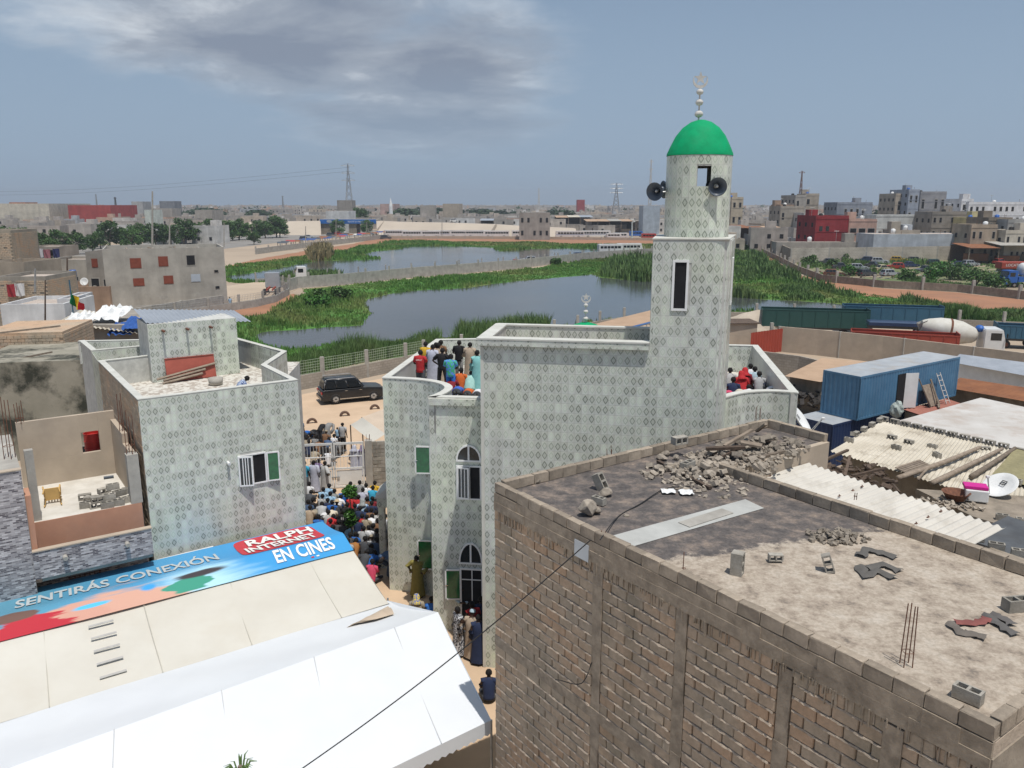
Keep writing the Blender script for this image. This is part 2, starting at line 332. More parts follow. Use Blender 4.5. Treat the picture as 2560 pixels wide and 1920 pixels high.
MT['orange']=pm('orange_render',(0.50,0.275,0.185),(0.43,0.23,0.155),1.5,0.9,0.08,grime=0.25,gcol=(0.40,0.30,0.24))
MT['beige_plaster']=pm('beige_plaster',(0.485,0.405,0.315),(0.40,0.335,0.265),0.9,0.95,0.12,grime=0.35,gcol=(0.31,0.255,0.19))
MT['slab_white']=pm('dusty_slab',(0.66,0.635,0.58),(0.52,0.49,0.43),1.4,0.95,0.2,grime=0.45,gcol=(0.42,0.40,0.36))
MT['sand']=pm('sand_ground',(0.60,0.445,0.305),(0.49,0.36,0.245),0.35,0.97,0.3,6,grime=0.3,gcol=(0.38,0.29,0.20),gscale=0.25)
MT['ground']=pm('dusty_ground',(0.44,0.355,0.265),(0.345,0.275,0.205),0.03,0.97,0.2,2,grime=0.4,gcol=(0.28,0.24,0.19),gscale=0.02)
MT['red_dirt']=pm('red_laterite',(0.37,0.185,0.105),(0.29,0.15,0.09),0.15,0.97,0.3,2,grime=0.35,gcol=(0.20,0.15,0.11),gscale=0.12)
MT['road']=pm('asphalt_road',(0.27,0.255,0.235),(0.20,0.19,0.175),0.1,0.9,grime=0.3,gcol=(0.36,0.31,0.25),gscale=0.06)
MT['grass_base']=pm('marsh_grass',(0.085,0.215,0.035),(0.050,0.140,0.024),0.14,0.85,0.6,1.4,grime=0.8,gcol=(0.165,0.165,0.06),gscale=0.05,gst=(.46,.62))
MT['blade']=pm('grass_blades',(0.135,0.265,0.055),(0.075,0.165,0.034),0.25,0.7,grime=0.75,gcol=(0.25,0.25,0.09),gscale=0.05,gst=(.46,.62))
MT['reed']=pm('reed_leaves',(0.135,0.225,0.068),(0.075,0.145,0.038),0.5,0.7,grime=0.45,gcol=(0.17,0.165,0.075),gscale=0.2)
MT['reed_dry']=pm('dry_reeds',(0.29,0.235,0.12),(0.20,0.165,0.08),0.5,0.8)
MT['leaf']=pm('tree_leaves',(0.085,0.165,0.040),(0.038,0.085,0.020),1.1,0.55,rnd=0.25)
MT['leaf_b']=pm('bright_leaves',(0.070,0.19,0.028),(0.030,0.09,0.014),3,0.45)
MT['leaf_far']=pm('far_tree_leaves',(0.050,0.085,0.034),(0.028,0.055,0.022),0.3,0.7,rnd=0.2)
MT['bark']=pm('bark',(0.24,0.19,0.14),(0.14,0.11,0.08),5,0.9,0.5)
def water_mat():
 m,nt,b=new_mat('pond_water')
 n0=noise(nt,0.03,4,0.5);col=ramp(nt,n0.outputs[0],[(0.35,(0.055,0.062,0.066)),(0.7,(0.085,0.088,0.085))])
 nt.links.new(col.outputs[0],b.inputs['Base Color']);b.inputs['Roughness'].default_value=0.07;b.inputs['Specular IOR Level'].default_value=0.5;b.inputs['IOR'].default_value=1.33
 n=noise(nt,1.7,5,0.6,stretch=(0.7,1.0,1));n2=noise(nt,0.06,3,0.5,seed=3)
 f=math_n(nt,'MULTIPLY',n.outputs[0],math_n(nt,'MULTIPLY',n2.outputs[0],1.4))
 bump(nt,b,f,0.22,0.12);return m
MT['water']=water_mat()
MT['tent_white']=pm('white_tarpaulin',(0.70,0.725,0.745),(0.655,0.68,0.70),0.5,0.5,0.04,3,grime=0.12,gcol=(0.66,0.66,0.64))
MT['tent_cream']=pm('cream_tarpaulin',(0.615,0.595,0.53),(0.555,0.53,0.465),0.45,0.6,0.06,3,grime=0.3,gcol=(0.50,0.45,0.36))
MT['tent_beige']=pm('beige_tarpaulin',(0.58,0.475,0.365),(0.50,0.405,0.31),0.7,0.7,0.1,4)
MT['steel']=pm('galvanised_steel',(0.47,0.48,0.48),(0.33,0.34,0.34),4,0.45,metal=0.7)
MT['rust']=pm('rusty_steel',(0.21,0.095,0.055),(0.11,0.05,0.035),9,0.85,0.3)
MT['white_paint']=pm('white_paint',(0.78,0.79,0.78),(0.66,0.67,0.66),1.5,0.45,grime=0.2,gcol=(0.5,0.46,0.4))
MT['frame_white']=pm('white_window_frame',(0.80,0.81,0.80),(0.74,0.75,0.74),2,0.35)
MT['dark_in']=pm('painted_interior_shade',(0.020,0.020,0.022),(0.012,0.012,0.014),2,0.9)  # near-black colour stands in for unlit rooms behind windows and doorways
MT['green_pane']=pm('green_curtained_pane',(0.012,0.15,0.045),(0.007,0.085,0.028),6,0.12,spec=0.6)
MT['glass_dark']=pm('dark_glass',(0.018,0.026,0.030),(0.010,0.014,0.018),1,0.06,spec=0.6)
MT['corr_cream']=pm('cream_fibre_cement',(0.60,0.555,0.465),(0.48,0.435,0.35),0.8,0.9,grime=0.75,gcol=(0.30,0.26,0.20),gscale=1.1,gst=(.52,.66))
MT['corr_white']=pm('white_fibre_cement',(0.57,0.545,0.49),(0.50,0.475,0.425),0.7,0.9,grime=0.55,gcol=(0.36,0.33,0.28),gscale=1.4,gst=(.5,.68))
MT['corr_rust']=pm('rusty_roof_sheet',(0.285,0.125,0.06),(0.20,0.085,0.045),0.9,0.85,grime=0.3)
MT['corr_tan']=pm('tan_roof_sheet',(0.46,0.325,0.22),(0.39,0.27,0.18),0.9,0.8)
MT['zinc']=pm('zinc_sheet',(0.52,0.55,0.58),(0.42,0.45,0.48),0.8,0.45,metal=0.5)
MT['wood']=pm('weathered_wood',(0.30,0.245,0.19),(0.19,0.15,0.115),5,0.9,0.3,rnd=0.3)
MT['wood_dk']=pm('dark_old_wood',(0.16,0.115,0.085),(0.085,0.062,0.048),5,0.9,0.3,rnd=0.3)
MT['stone']=pm('rubble_stone',(0.40,0.35,0.285),(0.25,0.215,0.175),5,0.95,0.5,25,rnd=0.35)
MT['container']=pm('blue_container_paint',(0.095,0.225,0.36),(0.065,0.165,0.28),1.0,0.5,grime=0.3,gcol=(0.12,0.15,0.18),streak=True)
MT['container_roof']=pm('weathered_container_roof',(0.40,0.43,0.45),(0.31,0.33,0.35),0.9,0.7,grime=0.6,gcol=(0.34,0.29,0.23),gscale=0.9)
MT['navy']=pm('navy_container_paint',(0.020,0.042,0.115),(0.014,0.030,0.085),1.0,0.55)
MT['parapet']=pm('parapet_cement',(.43,.36,.28),(.30,.25,.195),5,.95,.6,25,grime=.5,gcol=(.11,.095,.075),gscale=2.0,rnd=.28)
MT['tyre']=pm('tyre_rubber',(0.030,0.028,0.026),(0.018,0.017,0.016),6,0.85)
MT['tyre_dusty']=pm('dusty_tyre',(0.17,0.105,0.075),(0.085,0.055,0.042),6,0.9)
MT['alloy']=pm('alloy_rim',(0.55,0.50,0.44),(0.38,0.34,0.30),4,0.4,metal=0.6)
MT['car_glass']=pm('tinted_glass',(0.010,0.013,0.016),(0.006,0.008,0.010),1,0.04,spec=0.7)
MT['chrome']=pm('chrome',(0.7,0.7,0.7),(0.55,0.55,0.55),3,0.2,metal=1.0)
def paint(name,c,rough=0.28,coat=0.6):return pm(name,c,tuple(x*0.88 for x in c),1.2,rough,spec=0.5,coat=coat)
MT['car_black']=paint('black_car_paint',(0.010,0.011,0.013),0.3,0.25)
MT['tail_red']=pm('tail_light_red',(0.42,0.012,0.015),(0.33,0.01,0.012),3,0.15)
MT['skin']=pm('dark_brown_skin',(0.060,0.033,0.022),(0.048,0.026,0.017),3,0.5)
MT['hair']=pm('black_hair',(0.012,0.010,0.010),(0.008,0.007,0.007),30,0.8,0.4)
MT['trunk_w']=pm('wire_black',(0.03,0.03,0.03),scale=3,rough=0.7)
CLOTH={}
def cloth(c,rough=0.85):
 k=tuple(round(x,3)for x in c)
 if k not in CLOTH:CLOTH[k]=pm('cloth_%02d'%(len(CLOTH)+1),c,tuple(x*0.78 for x in c),7,rough,0.25,14)
 return CLOTH[k]
 # ground sheet
g=MB();g.poly([(-9000,-200),(9000,-200),(9000,9500),(-9000,9500)],0.0);struct('ground',g,MT['ground'])
ORD=['first','second','third','fourth','fifth','sixth','seventh','eighth','ninth','tenth','eleventh','twelfth','thirteenth','fourteenth','fifteenth','sixteenth','seventeenth','eighteenth','nineteenth','twentieth']+['twenty-'+q for q in('first','second','third','fourth','fifth','sixth','seventh','eighth','ninth')]
# tiling
TW,TH=0.20,0.30
def resample(pts,step):
 """points along a polyline at equal arc length"""
 out=[Vector((pts[0][0],pts[0][1]))];acc=0.0
 for a,b in zip(pts,pts[1:]):
  a,b=Vector(a[:2]),Vector(b[:2]);L=(b-a).length;t=step-acc
  while t<=L+1e-9:out.append(a+(b-a)*(t/L));t+=step
  acc=(acc+L)%step if L+acc>=step else acc+L
 return out
def tile_list(pts,z0,z1,skip=()):
 """tiles seen from the right-hand side of the path; skip = (s0, s1, z0, z1) openings"""
 q=resample(pts,TW);out=[]
 tot=sum((Vector(b[:2])-Vector(a[:2])).length for a,b in zip(pts,pts[1:]))
 ends=q+([Vector(pts[-1][:2])]if tot-(len(q)-1)*TW>0.03 else[])
 for i in range(len(ends)-1):
  a,b=ends[i],ends[i+1];fw=min(1.0,(b-a).length/TW);s0,s1=i*TW,i*TW+TW*fw
  k=math.floor(z0/TH+1e-6)
  while k*TH<z1-1e-6:
   za,zb=max(z0,k*TH),min(z1,(k+1)*TH)
   if not any(o[0]<(s0+s1)/2<o[1]and o[2]<(za+zb)/2<o[3]for o in skip)and zb-za>0.02:
    out.append((a,b,za,zb,(za-k*TH)/TH,(zb-k*TH)/TH,fw))
   k+=1
 return out
TT=0.012
def add_tile(mb,t):
 a,b,za,zb,v0,v1,fw=t;d=(b-a).normalized();n=Vector((d.y,-d.x));g_=0.0015
 a2,b2=a+d*g_,b-d*g_;za,zb=za+g_,zb-g_
 def p(q,z,o):return(q.x+n.x*o,q.y+n.y*o,z)
 vs=[p(a2,za,TT),p(b2,za,TT),p(b2,zb,TT),p(a2,zb,TT),p(a2,za,0),p(b2,za,0),p(b2,zb,0),p(a2,zb,0)]
 z_=[(0.01,0.01)]*4
 mb.add(vs,[(0,1,2,3),(4,5,1,0),(5,6,2,1),(6,7,3,2),(7,4,0,3)],[[(0,v0),(fw,v0),(fw,v1),(0,v1)],z_,z_,z_,z_])
def one_tile_mesh():
 mb=MB();add_tile(mb,(Vector((-TW/2,0)),Vector((TW/2,0)),-TH/2,TH/2,0,1,1));return mb.mesh('tile',MT['tile'])
TILE_MESH=one_tile_mesh()
def place_tiles(parent,tiles,single,name='tile_cladding'):
 """the tiles that show largest stand singly, the rest are one cladding part"""
 g_=org(parent);full=[t for t in tiles if t[4]<1e-6 and t[5]>1-1e-6 and t[6]>0.999]
 ok=sorted([t for t in full if single(t)],key=lambda t:(t[0].length,t[2]))[:300]
 ids={id(t)for t in ok};mb=MB()
 for t in tiles:
  if id(t)in ids:
   c=(t[0]+t[1])/2;d=t[1]-t[0]
   link('tile',TILE_MESH,parent,(c.x-g_.x,c.y-g_.y,(t[2]+t[3])/2-g_.z),(0,0,math.atan2(d.y,d.x)))
  else:add_tile(mb,t)
 if mb.v:obj(name,mb,MT['tile'],parent,kind='stuff')
def offset(pts,d):
 """polyline moved to the left of its direction"""
 out=[];n=len(pts);v=[Vector(p[:2])for p in pts]
 for i in range(n):
  ds=[]
  if i>0:ds.append((v[i]-v[i-1]).normalized())
  if i<n-1:ds.append((v[i+1]-v[i]).normalized())
  t=sum(ds,Vector((0,0))).normalized();nn=Vector((-t.y,t.x));k=1.0/max(0.4,nn.dot(Vector((-ds[0].y,ds[0].x))))
  out.append(v[i]+nn*d*k)
 return out
def strip_wall(mb,pts,z0,z1,th,out=0.0):
 a=offset(pts,-out);b=offset(pts,th)
 for i in range(len(pts)-1):
  mb.hexa([(a[i].x,a[i].y,z0),(a[i+1].x,a[i+1].y,z0),(b[i+1].x,b[i+1].y,z0),(b[i].x,b[i].y,z0),(a[i].x,a[i].y,z1),(a[i+1].x,a[i+1].y,z1),(b[i+1].x,b[i+1].y,z1),(b[i].x,b[i].y,z1)])
 return mb
def arc(c,r,a0,a1,n):return[(c[0]+r*math.cos(R(a0+(a1-a0)*i/n)),c[1]+r*math.sin(R(a0+(a1-a0)*i/n)))for i in range(n+1)]
def spline(pts,n=5):
 out=[];p=[Vector(q)for q in pts]
 for i in range(len(p)-1):
  a,b,c,d=p[max(i-1,0)],p[i],p[i+1],p[min(i+2,len(p)-1)]
  for k in range(n):
   t=k/n;out.append(tuple(0.5*((2*b)+(c-a)*t+(2*a-5*b+4*c-d)*t*t+(3*b-a-3*c+d)*t**3)))
 out.append(tuple(p[-1]));return out
def win_frame(parent,o,u,w,h,bars=(),rails=(),t=0.05,dep=0.06,pane=None,name='window',inset=0.0,mat=None):
 """rectangular window: o lower-left corner on the wall face, u unit vector along the wall; outward = u x z"""
 u=Vector(u).normalized();n=Vector((u.y,-u.x,0));o=Vector(o);z=Vector((0,0,1));fr=MB()
 def bar(x0,x1,y0,y1,d=dep,e=0.0):fr.extr([(x0,y0),(x1,y0),(x1,y1),(x0,y1)],o+n*e,u,z,n*d)
 bar(0,w,0,t);bar(0,w,h-t,h);bar(0,t,t+.001,h-t-.001);bar(w-t,w,t+.001,h-t-.001)
 for b in bars:bar(b-t/3,b+t/3,t+.001,h-t-.001,dep*.8)
 for b in rails:bar(t+.001,w-t-.001,b-t/3,b+t/3,dep*.7)
 f=obj(name,fr,mat or MT['frame_white'],parent)
 pn=MB();pn.extr([(t*.8,t*.8),(w-t*.8,t*.8),(w-t*.8,h-t*.8),(t*.8,h-t*.8)],o+n*0.012,u,z,n*0.012)
 obj('pane',pn,pane or MT['dark_in'],f);return f  # default pane is a dark panel on the wall, painting the room's shade
def sash(parent,hinge,u,w,h,ang,pane,bars=(),t=0.05,name='open_sash',handle=False,label=None):
 """casement leaf swung outwards about a vertical hinge"""
 u=Vector(u).normalized();c,s=math.cos(ang),math.sin(ang);n=Vector((u.y,-u.x,0));d=u*c+n*s
 m=Vector((d.y,-d.x,0));o=Vector(hinge);z=Vector((0,0,1));fr=MB()
 def bar(x0,x1,y0,y1):fr.extr([(x0,y0),(x1,y0),(x1,y1),(x0,y1)],o-m*0.02,d,z,m*0.04)
 bar(0,w,0,t);bar(0,w,h-t,h);bar(0,t,t+.001,h-t-.001);bar(w-t,w,t+.001,h-t-.001)
 for b in bars:bar(b-.015,b+.015,t+.001,h-t-.001)
 f=obj(name,fr,MT['frame_white'],parent,label=label)
 pn=MB();pn.extr([(t*.9,t*.9),(w-t*.9,t*.9),(w-t*.9,h-t*.9),(t*.9,h-t*.9)],o-m*0.006,d,z,m*0.012);obj('pane',pn,pane,f)
 if handle:
  hd=MB();hd.extr([(w-.035,h*.48),(w+.05,h*.48),(w+.05,h*.5),(w-.035,h*.5)],o+m*.022,d,z,m*.02);obj('handle',hd,MT['chrome'],f)
 return f
def arch_window(parent,o,u,w,h):
 u=Vector(u).normalized();n=Vector((u.y,-u.x,0));o=Vector(o);z=Vector((0,0,1));fr=MB()
 def pt(a,k):return(w/2+(w/2-k)*math.cos(a),(h-k)*math.sin(a))
 N_=14
 for i in range(N_):
  a0,a1=math.pi*i/N_,math.pi*(i+1)/N_
  fr.extr([pt(a0,0),pt(a1,0),pt(a1,.055),pt(a0,.055)],o,u,z,n*.06)
 fr.extr([(0,-.055),(w,-.055),(w,0),(0,0)],o,u,z,n*.062);fr.extr([(w/2-.03,.001),(w/2+.03,.001),(w/2+.03,h-.05),(w/2-.03,h-.05)],o,u,z,n*.05)
 f=obj('arched_window',fr,MT['frame_white'],parent)
 pn=MB();pn.extr([(.04,0.001)]+[(w-.04,0.001)]+[pt(math.pi*i/N_,.04)for i in range(1,N_)],o+n*.012,u,z,n*.012);obj('pane',pn,MT['glass_dark'],f)
 # mosque
mq=thing('mosque','pale tile-clad mosque with square minaret tower and green dome','mosque',(2.0,25.0,0))
M0,M1=Vector((-0.88,23.90)),Vector((3.97,23.07));ud=(M1-M0).normalized();nd=Vector((-ud.y,ud.x))
TF=M0+ud*7.05
TB=Vector((7.05,26.0));sdv=(TB-TF).normalized()
rc=0.42;cc=TF-ud*rc+(-0)*nd
corner=spline([tuple(TF-ud*rc),tuple(TF-ud*rc*.28+sdv*rc*.12),tuple(TF-ud*rc*.02+sdv*rc*.5),tuple(TF+sdv*rc*1.1)],4)
front_path=[tuple(M0),tuple(M1)]+corner+[tuple(TB)]
ZR=10.20;ZC=10.88
w=MB();w.prism([M0,M1+ud*.3,M1+ud*.3+nd*2.95,M0+nd*2.95],0,ZR);obj('main_wall',w,MT['grout'],mq)
w=MB();w.prism([tuple(M1)]+corner+[tuple(TB),tuple(TB-ud*2.35)],0,13.84);obj('tower_wall',w,MT['grout'],mq)
w=MB();par=[M0+nd*2.95,M0,M1];strip_wall(w,[tuple(q)for q in par],ZR+.002,ZC,.22);strip_wall(w,[tuple(M1+nd*2.95),tuple(M0+nd*2.95)],ZR+.002,ZC,.22);obj('roof_parapet',w,MT['grout'],mq)
w=MB();w.prism([M0+ud*.2+nd*.2,M1+nd*.2,M1+nd*2.75,M0+ud*.2+nd*2.75],ZR+.004,ZR+.03);obj('roof_deck',w,MT['roof_screed'],mq)
w=MB();strip_wall(w,[tuple(M0+nd*2.95),tuple(M0),tuple(M1-ud*.004)],ZC+.002,ZC+.05,.25,.16);strip_wall(w,[tuple(M1+nd*2.95),tuple(M0+nd*2.95-ud*.1)],ZC+.004,ZC+.054,.25,.04);obj('parapet_cap',w,MT['white_trim'],mq)
w=MB();strip_wall(w,[tuple(M0-ud*.1),tuple(M1-ud*.004)],ZC-.19,ZC,.1,.13);obj('cornice',w,MT['white_trim'],mq)
w=MB();w.box((M0.x-.02,M0.y+.02,ZC/2-.1),(.10,.10,ZC-.25));obj('corner_trim',w,MT['white_trim'],mq)
tiles=[]
tw_s0=(M1-M0).length
wz0,wz1=11.87,13.26;ws=tw_s0+.62
tiles+=tile_list(front_path,0,10.5);tiles+=tile_list([tuple(M0),tuple(M1)],10.5,10.68);MS=M0+ud*(math.ceil((M1-M0).length/TW)*TW);gs=(MS-M1).length
tiles+=tile_list([tuple(M1),tuple(MS)],10.5,13.80);tiles+=tile_list([tuple(MS)]+corner+[tuple(TB)],10.5,13.80,[(.60-gs,.98-gs,wz0,wz1)])
tiles+=tile_list([tuple(M0-ud*.1-nd*.135),tuple(M1-nd*.135)],ZC-.175,ZC-.005)
tiles+=tile_list([tuple(M0+nd*2.74+ud*.2),tuple(M1+nd*2.74)],ZR+.04,ZC-.01)
tiles+=tile_list([tuple(TB-ud*2.35),tuple(M1)],ZC,13.80)
w=MB();w.prism([tuple(M1-ud*.03-nd*.03),tuple(TF-ud*.05-nd*.03),tuple(TB+ud*.03),tuple(TB-ud*2.4)],13.842,13.875);obj('tower_ledge',w,MT['white_trim'],mq)
win_frame(mq,(M1.x+ud.x*.56,M1.y+ud.y*.56,wz0-.02),(ud.x,ud.y,0),.45,wz1-wz0+.04,t=.065,dep=.05,name='slit_window')
sw=TF+sdv*1.5;win_frame(mq,(sw.x,sw.y,wz0),(sdv.x,sdv.y,0),.5,wz1-wz0,t=.06,dep=.05,name='slit_window')
LC=Vector((5.46,24.45));LR=0.93;Z0,Z1=13.876,16.17
def lantern():
 mb=MB();n=48;op=[]
 zs=[Z0,15.30,15.86,Z1]
 for k in range(n):
  a0,a1=2*math.pi*k/n,2*math.pi*(k+1)/n;am=(a0+a1)/2
  dx=math.cos(am)*LR;hole=abs(dx-(.27 if math.sin(am)>0 else .0))<.235
  for j in range(3):
   if j==1 and hole:continue
   q=[(LC.x+LR*math.cos(a),LC.y+LR*math.sin(a))for a in(a0,a1)];i_=[(LC.x+(LR-.13)*math.cos(a),LC.y+(LR-.13)*math.sin(a))for a in(a0,a1)]
   mb.hexa([(q[0][0],q[0][1],zs[j]),(q[1][0],q[1][1],zs[j]),(i_[1][0],i_[1][1],zs[j]),(i_[0][0],i_[0][1],zs[j]),(q[0][0],q[0][1],zs[j+1]),(q[1][0],q[1][1],zs[j+1]),(i_[1][0],i_[1][1],zs[j+1]),(i_[0][0],i_[0][1],zs[j+1])])
 obj('lantern_wall',mb,MT['grout'],mq)
lantern()
circ=[(LC.x+LR*math.cos(-math.pi*1.0+2*math.pi*k/60),LC.y+LR*math.sin(-math.pi*1.0+2*math.pi*k/60))for k in range(61)]
sl_=LR*math.pi/2;tiles+=tile_list(circ,Z0+.004,Z1-.01,[(sl_-.235,sl_+.235,15.30,15.86),(sl_*3-.55,sl_*3+.55,15.30,15.86)])
w=MB();prof=[(LR+.02,0),(LR+.015,.06),(.90*LR,.30),(.76*LR,.56),(.56*LR,.79),(.32*LR,.945),(.12*LR,1.005),(0.0,1.02)]
w.lathe(prof,(LC.x,LC.y,Z1),40);obj('dome',w,MT['green_dome'],mq,smooth=True)
def finial(parent,c,z,sc):
 w=MB();w.tube([(c[0],c[1],z-.05*sc),(c[0],c[1],z+.82*sc)],.022*sc,6)
 for h,r in((.16,.115),(.46,.105),(.73,.095)):w.ball((c[0],c[1],z+h*sc),r*sc,14,(1,1,.82))
 n=22;ro,ri,sh=.20*sc,.175*sc,.055*sc;zc=z+1.02*sc
 for i in range(n):
  a0,a1=R(-202+224*i/n),R(-202+224*(i+1)/n)
  def q(a,r,dz=0):return(r*math.cos(a),r*math.sin(a)+dz)
  w.extr([q(a0,ro),q(a1,ro),q(a1,ri,sh*.9),q(a0,ri,sh*.9)],(c[0],c[1]-.02*sc,zc),(1,0,0),(0,0,1),(0,.04*sc,0))
 st=[]
 for i in range(10):
  r=(.17 if i%2==0 else .07)*sc;a=R(90+36*i);st.append((r*math.cos(a),r*math.sin(a)))
 w.extr(st,(c[0],c[1]-.02*sc,zc+.06*sc),(1,0,0),(0,0,1),(0,.04*sc,0))
 obj('finial',w,MT['steel_lt'],parent,smooth=False)
MT['steel_lt']=pm('pale_finial_metal',(0.62,0.61,0.58),(0.46,0.45,0.42),6,0.6)
finial(mq,(LC.x-.08,LC.y),Z1+1.0,1.06)
MT['horn']=pm('grey_blue_horn',(0.085,0.105,0.13),(0.06,0.075,0.095),2,0.35,spec=0.5)
def horn(c,d,label):
 d=Vector(d).normalized();c=Vector(c);t=thing('horn_loudspeaker',label,'loudspeaker',c)
 w=MB();w.lathe([(.05,-.42),(.06,-.30),(.10,-.18),(.17,-.06),(.255,.0),(.262,.012),(.245,.0),(.15,-.07),(.08,-.18),(.04,-.26),(0,-.26)],c,26,d);obj('bell',w,MT['horn'],t,smooth=True)
 w=MB();w.lathe([(0,-.27),(.035,-.26),(.04,-.10),(.02,-.06),(0,-.06)],c,12,d);obj('throat_plug',w,MT['steel_lt'],t,smooth=True)
 w=MB();w.lathe([(0,-.58),(.085,-.58),(.09,-.56),(.09,-.43),(.05,-.42)],c,16,d);obj('driver',w,MT['horn'],t,smooth=True)
 w=MB();q=Vector((LC.x,LC.y,c.z-.05));e=q+(c-d*.3-q).normalized()*(LR*.97);w.tube([c-d*.32,c-d*.32+Vector((0,0,-.06)),e],.022,6);obj('bracket',w,MT['steel'],t)
horn(PY(1637,479,24.0),(-.55,-.80,-.12),'grey horn loudspeaker on the left side of the minaret facing left')
horn(PY(1660,474,24.9),(-.75,.55,-.05),'horn loudspeaker on the left of the minaret, mostly hidden behind another horn')
horn(PY(1794,467,23.35),(-.10,-1,-.16),'grey horn loudspeaker on the right of the minaret facing the camera')
horn(PY(1815,468,24.3),(.93,-.15,-.05),'horn loudspeaker on the right of the minaret facing right, behind the front one')
A=(-4.80,29.35);B=(-2.78,26.30)
cove=spline([A,(-3.75,29.12),(-3.06,28.8),(-2.55,28.3),(-2.33,27.7),(-2.42,27.1),(-2.62,26.6),B],4)
J=(-1.0,26.10);ZT,ZP=7.30,8.50
rt=spline([(7.08,26.2),(7.9,26.9),(8.9,27.15),(9.75,26.9)],4);RB=(11.2,36.5)
BL,BR_=(-3.6,38.2),(-1.8,38.4)
w=MB();w.prism(cove+[J,(0.2,26.05),(6.9,25.9)]+rt+[RB,(9.9,36.7),BR_,BL],0,ZT);obj('terrace_block',w,MT['grout'],mq)
w=MB();strip_wall(w,cove+[J],ZT+.002,ZP,.22);strip_wall(w,[BL,A],ZT+.003,ZP-.002,.22);strip_wall(w,[RB,(4.5,37.4),BR_,BL],ZT+.004,ZP-.004,.22)
strip_wall(w,rt,ZT+.002,ZP,.22);strip_wall(w,[rt[-1],RB],ZT+.003,ZP-.002,.22);obj('terrace_parapet',w,MT['grout'],mq)
w=MB();strip_wall(w,cove+[J],ZP+.003,ZP+.045,.25,.03);strip_wall(w,[BL,A],ZP+.001,ZP+.04,.25,.03);strip_wall(w,[RB,(4.5,37.4),BR_,BL],ZP,ZP+.036,.25,.03)
strip_wall(w,rt,ZP+.003,ZP+.045,.25,.03);strip_wall(w,[rt[-1],RB],ZP+.001,ZP+.04,.25,.03);obj('parapet_cap',w,MT['white_trim'],mq)
w=MB();strip_wall(w,[B,J],ZP-.24,ZP,.05,.10);obj('cornice',w,MT['white_trim'],mq)
MT['polished']=pm('shade_grey_glossy_tile',(0.50,0.50,0.47),(0.40,0.40,0.38),1.5,0.3)  # grey tone puts the shade on this glossy tile into its colour
for q_ in([BL,A],[rt[-1],RB]):w=MB();strip_wall(w,offset(q_,.222),ZT+.01,ZP-.01,.01,.0);obj('polished_lining',w,MT['polished'],mq)
w=MB();w.prism(offset(cove+[J],.2)+[(0.2,26.3),(6.9,26.2),(7.6,27.2),(9.3,27.4),(10.8,36.2),(-1.8,38.0),(-3.3,37.9)],ZT+.003,ZT+.02);obj('terrace_floor',w,MT['marble_floor'],mq)
arcl=0.0;sR=None
AW=[(0.0,0.0,0,0)]
def path_s(path,pxy):
 best,s,acc=1e9,0,0
 for a,b in zip(path,path[1:]):
  a,b=Vector(a),Vector(b);L=(b-a).length;t=max(0,min(1,(Vector(pxy)-a).dot(b-a)/L/L));d=(a+(b-a)*t-Vector(pxy)).length
  if d<best:best,s=d,acc+t*L
  acc+=L
 return s
tiles+=tile_list(cove,0,ZP-.01);tiles+=tile_list([B,J],0,ZP-.25);tiles+=tile_list([(B[0],B[1]-.102),(J[0],J[1]-.102)],ZP-.225,ZP-.01)
tiles+=tile_list(offset([BL,BR_,(4.5,37.4),RB],-.23),ZT+.02,ZP-.02)
tiles+=tile_list(rt,0,ZP-.01)
def tvis(t):
 z=(t[2]+t[3])/2;x,y=t[0].x,t[0].y
 if y<24.2 and x>-.9 and x<5.6:return z>7.2 and z<10.6
 return False
place_tiles(mq,tiles,tvis)
u2=(Vector(J)-Vector(B)).normalized();u2=(u2.x,u2.y,0)
def on_bay(s,z):p=Vector(B)+Vector(u2[:2])*s;return(p.x-(-u2[1])*0-.0,p.y-.0,z)
def bay(s,z):p=Vector(B)+Vector(u2[:2])*s+Vector((u2[1],-u2[0]))*.013;return(p.x,p.y,z)
arch_window(mq,bay(.90,6.38),u2,.86,.54)
win_frame(mq,bay(.90,4.97),u2,.86,1.22,bars=(.46,),name='window');sash(mq,(bay(.93,0)[0],bay(.93,0)[1]-.07,5.02),u2,.42,1.12,.18,MT['glass_dark'],bars=(.15,.27),name='open_sash')
arch_window(mq,bay(.94,2.66),u2,.84,.74)
win_frame(mq,bay(.98,0.02),u2,.80,2.42,bars=(.42,),rails=(2.0,),name='door_frame')
sash(mq,(bay(.96,0)[0],bay(.96,0)[1]-.05,1.25),u2,-.46,1.15,-.12,MT['green_pane'],name='open_sash',handle=True,label='open sash with a green curtained pane')
pc=Vector((-3.02,28.72));uc=(Vector((-2.45,28.15))-pc).normalized();uc=(uc.x,uc.y,0)
for z0,h in((5.02,1.08),(1.18,1.2)):
 o=(pc.x+uc[1]*.015,pc.y-uc[0]*.015,z0);win_frame(mq,o,uc,.5,h,name='window')
 sash(mq,(o[0]-.02,o[1]-.05,z0),uc,-.50,h,-.72,MT['green_pane'],handle=True,label='open sash with a green curtained pane')
w=MB();dc=PY(1464,806,34.9);w.lathe([(1.15,-1.6),(1.1,-.75),(.85,-.32),(.5,-.1),(.2,-.01),(0,.0)],dc,28);obj('dome',w,MT['green_dome'],mq,smooth=True)
finial(mq,(dc.x,dc.y),dc.z,1.02)
w=MB();w.lathe([(1.2,ZT),(1.2,dc.z-1.58),(0,dc.z-1.58)],(dc.x,dc.y,0),24);obj('drum',w,MT['white_trim'],mq)
pp=thing('tiled_porch','small tile-clad porch on one post beside the mosque wall','porch',(-5.35,31.4,0))
w=MB();w.box((-5.35,31.4,1.35),(.26,.26,2.7));obj('post',w,MT['grout'],pp)
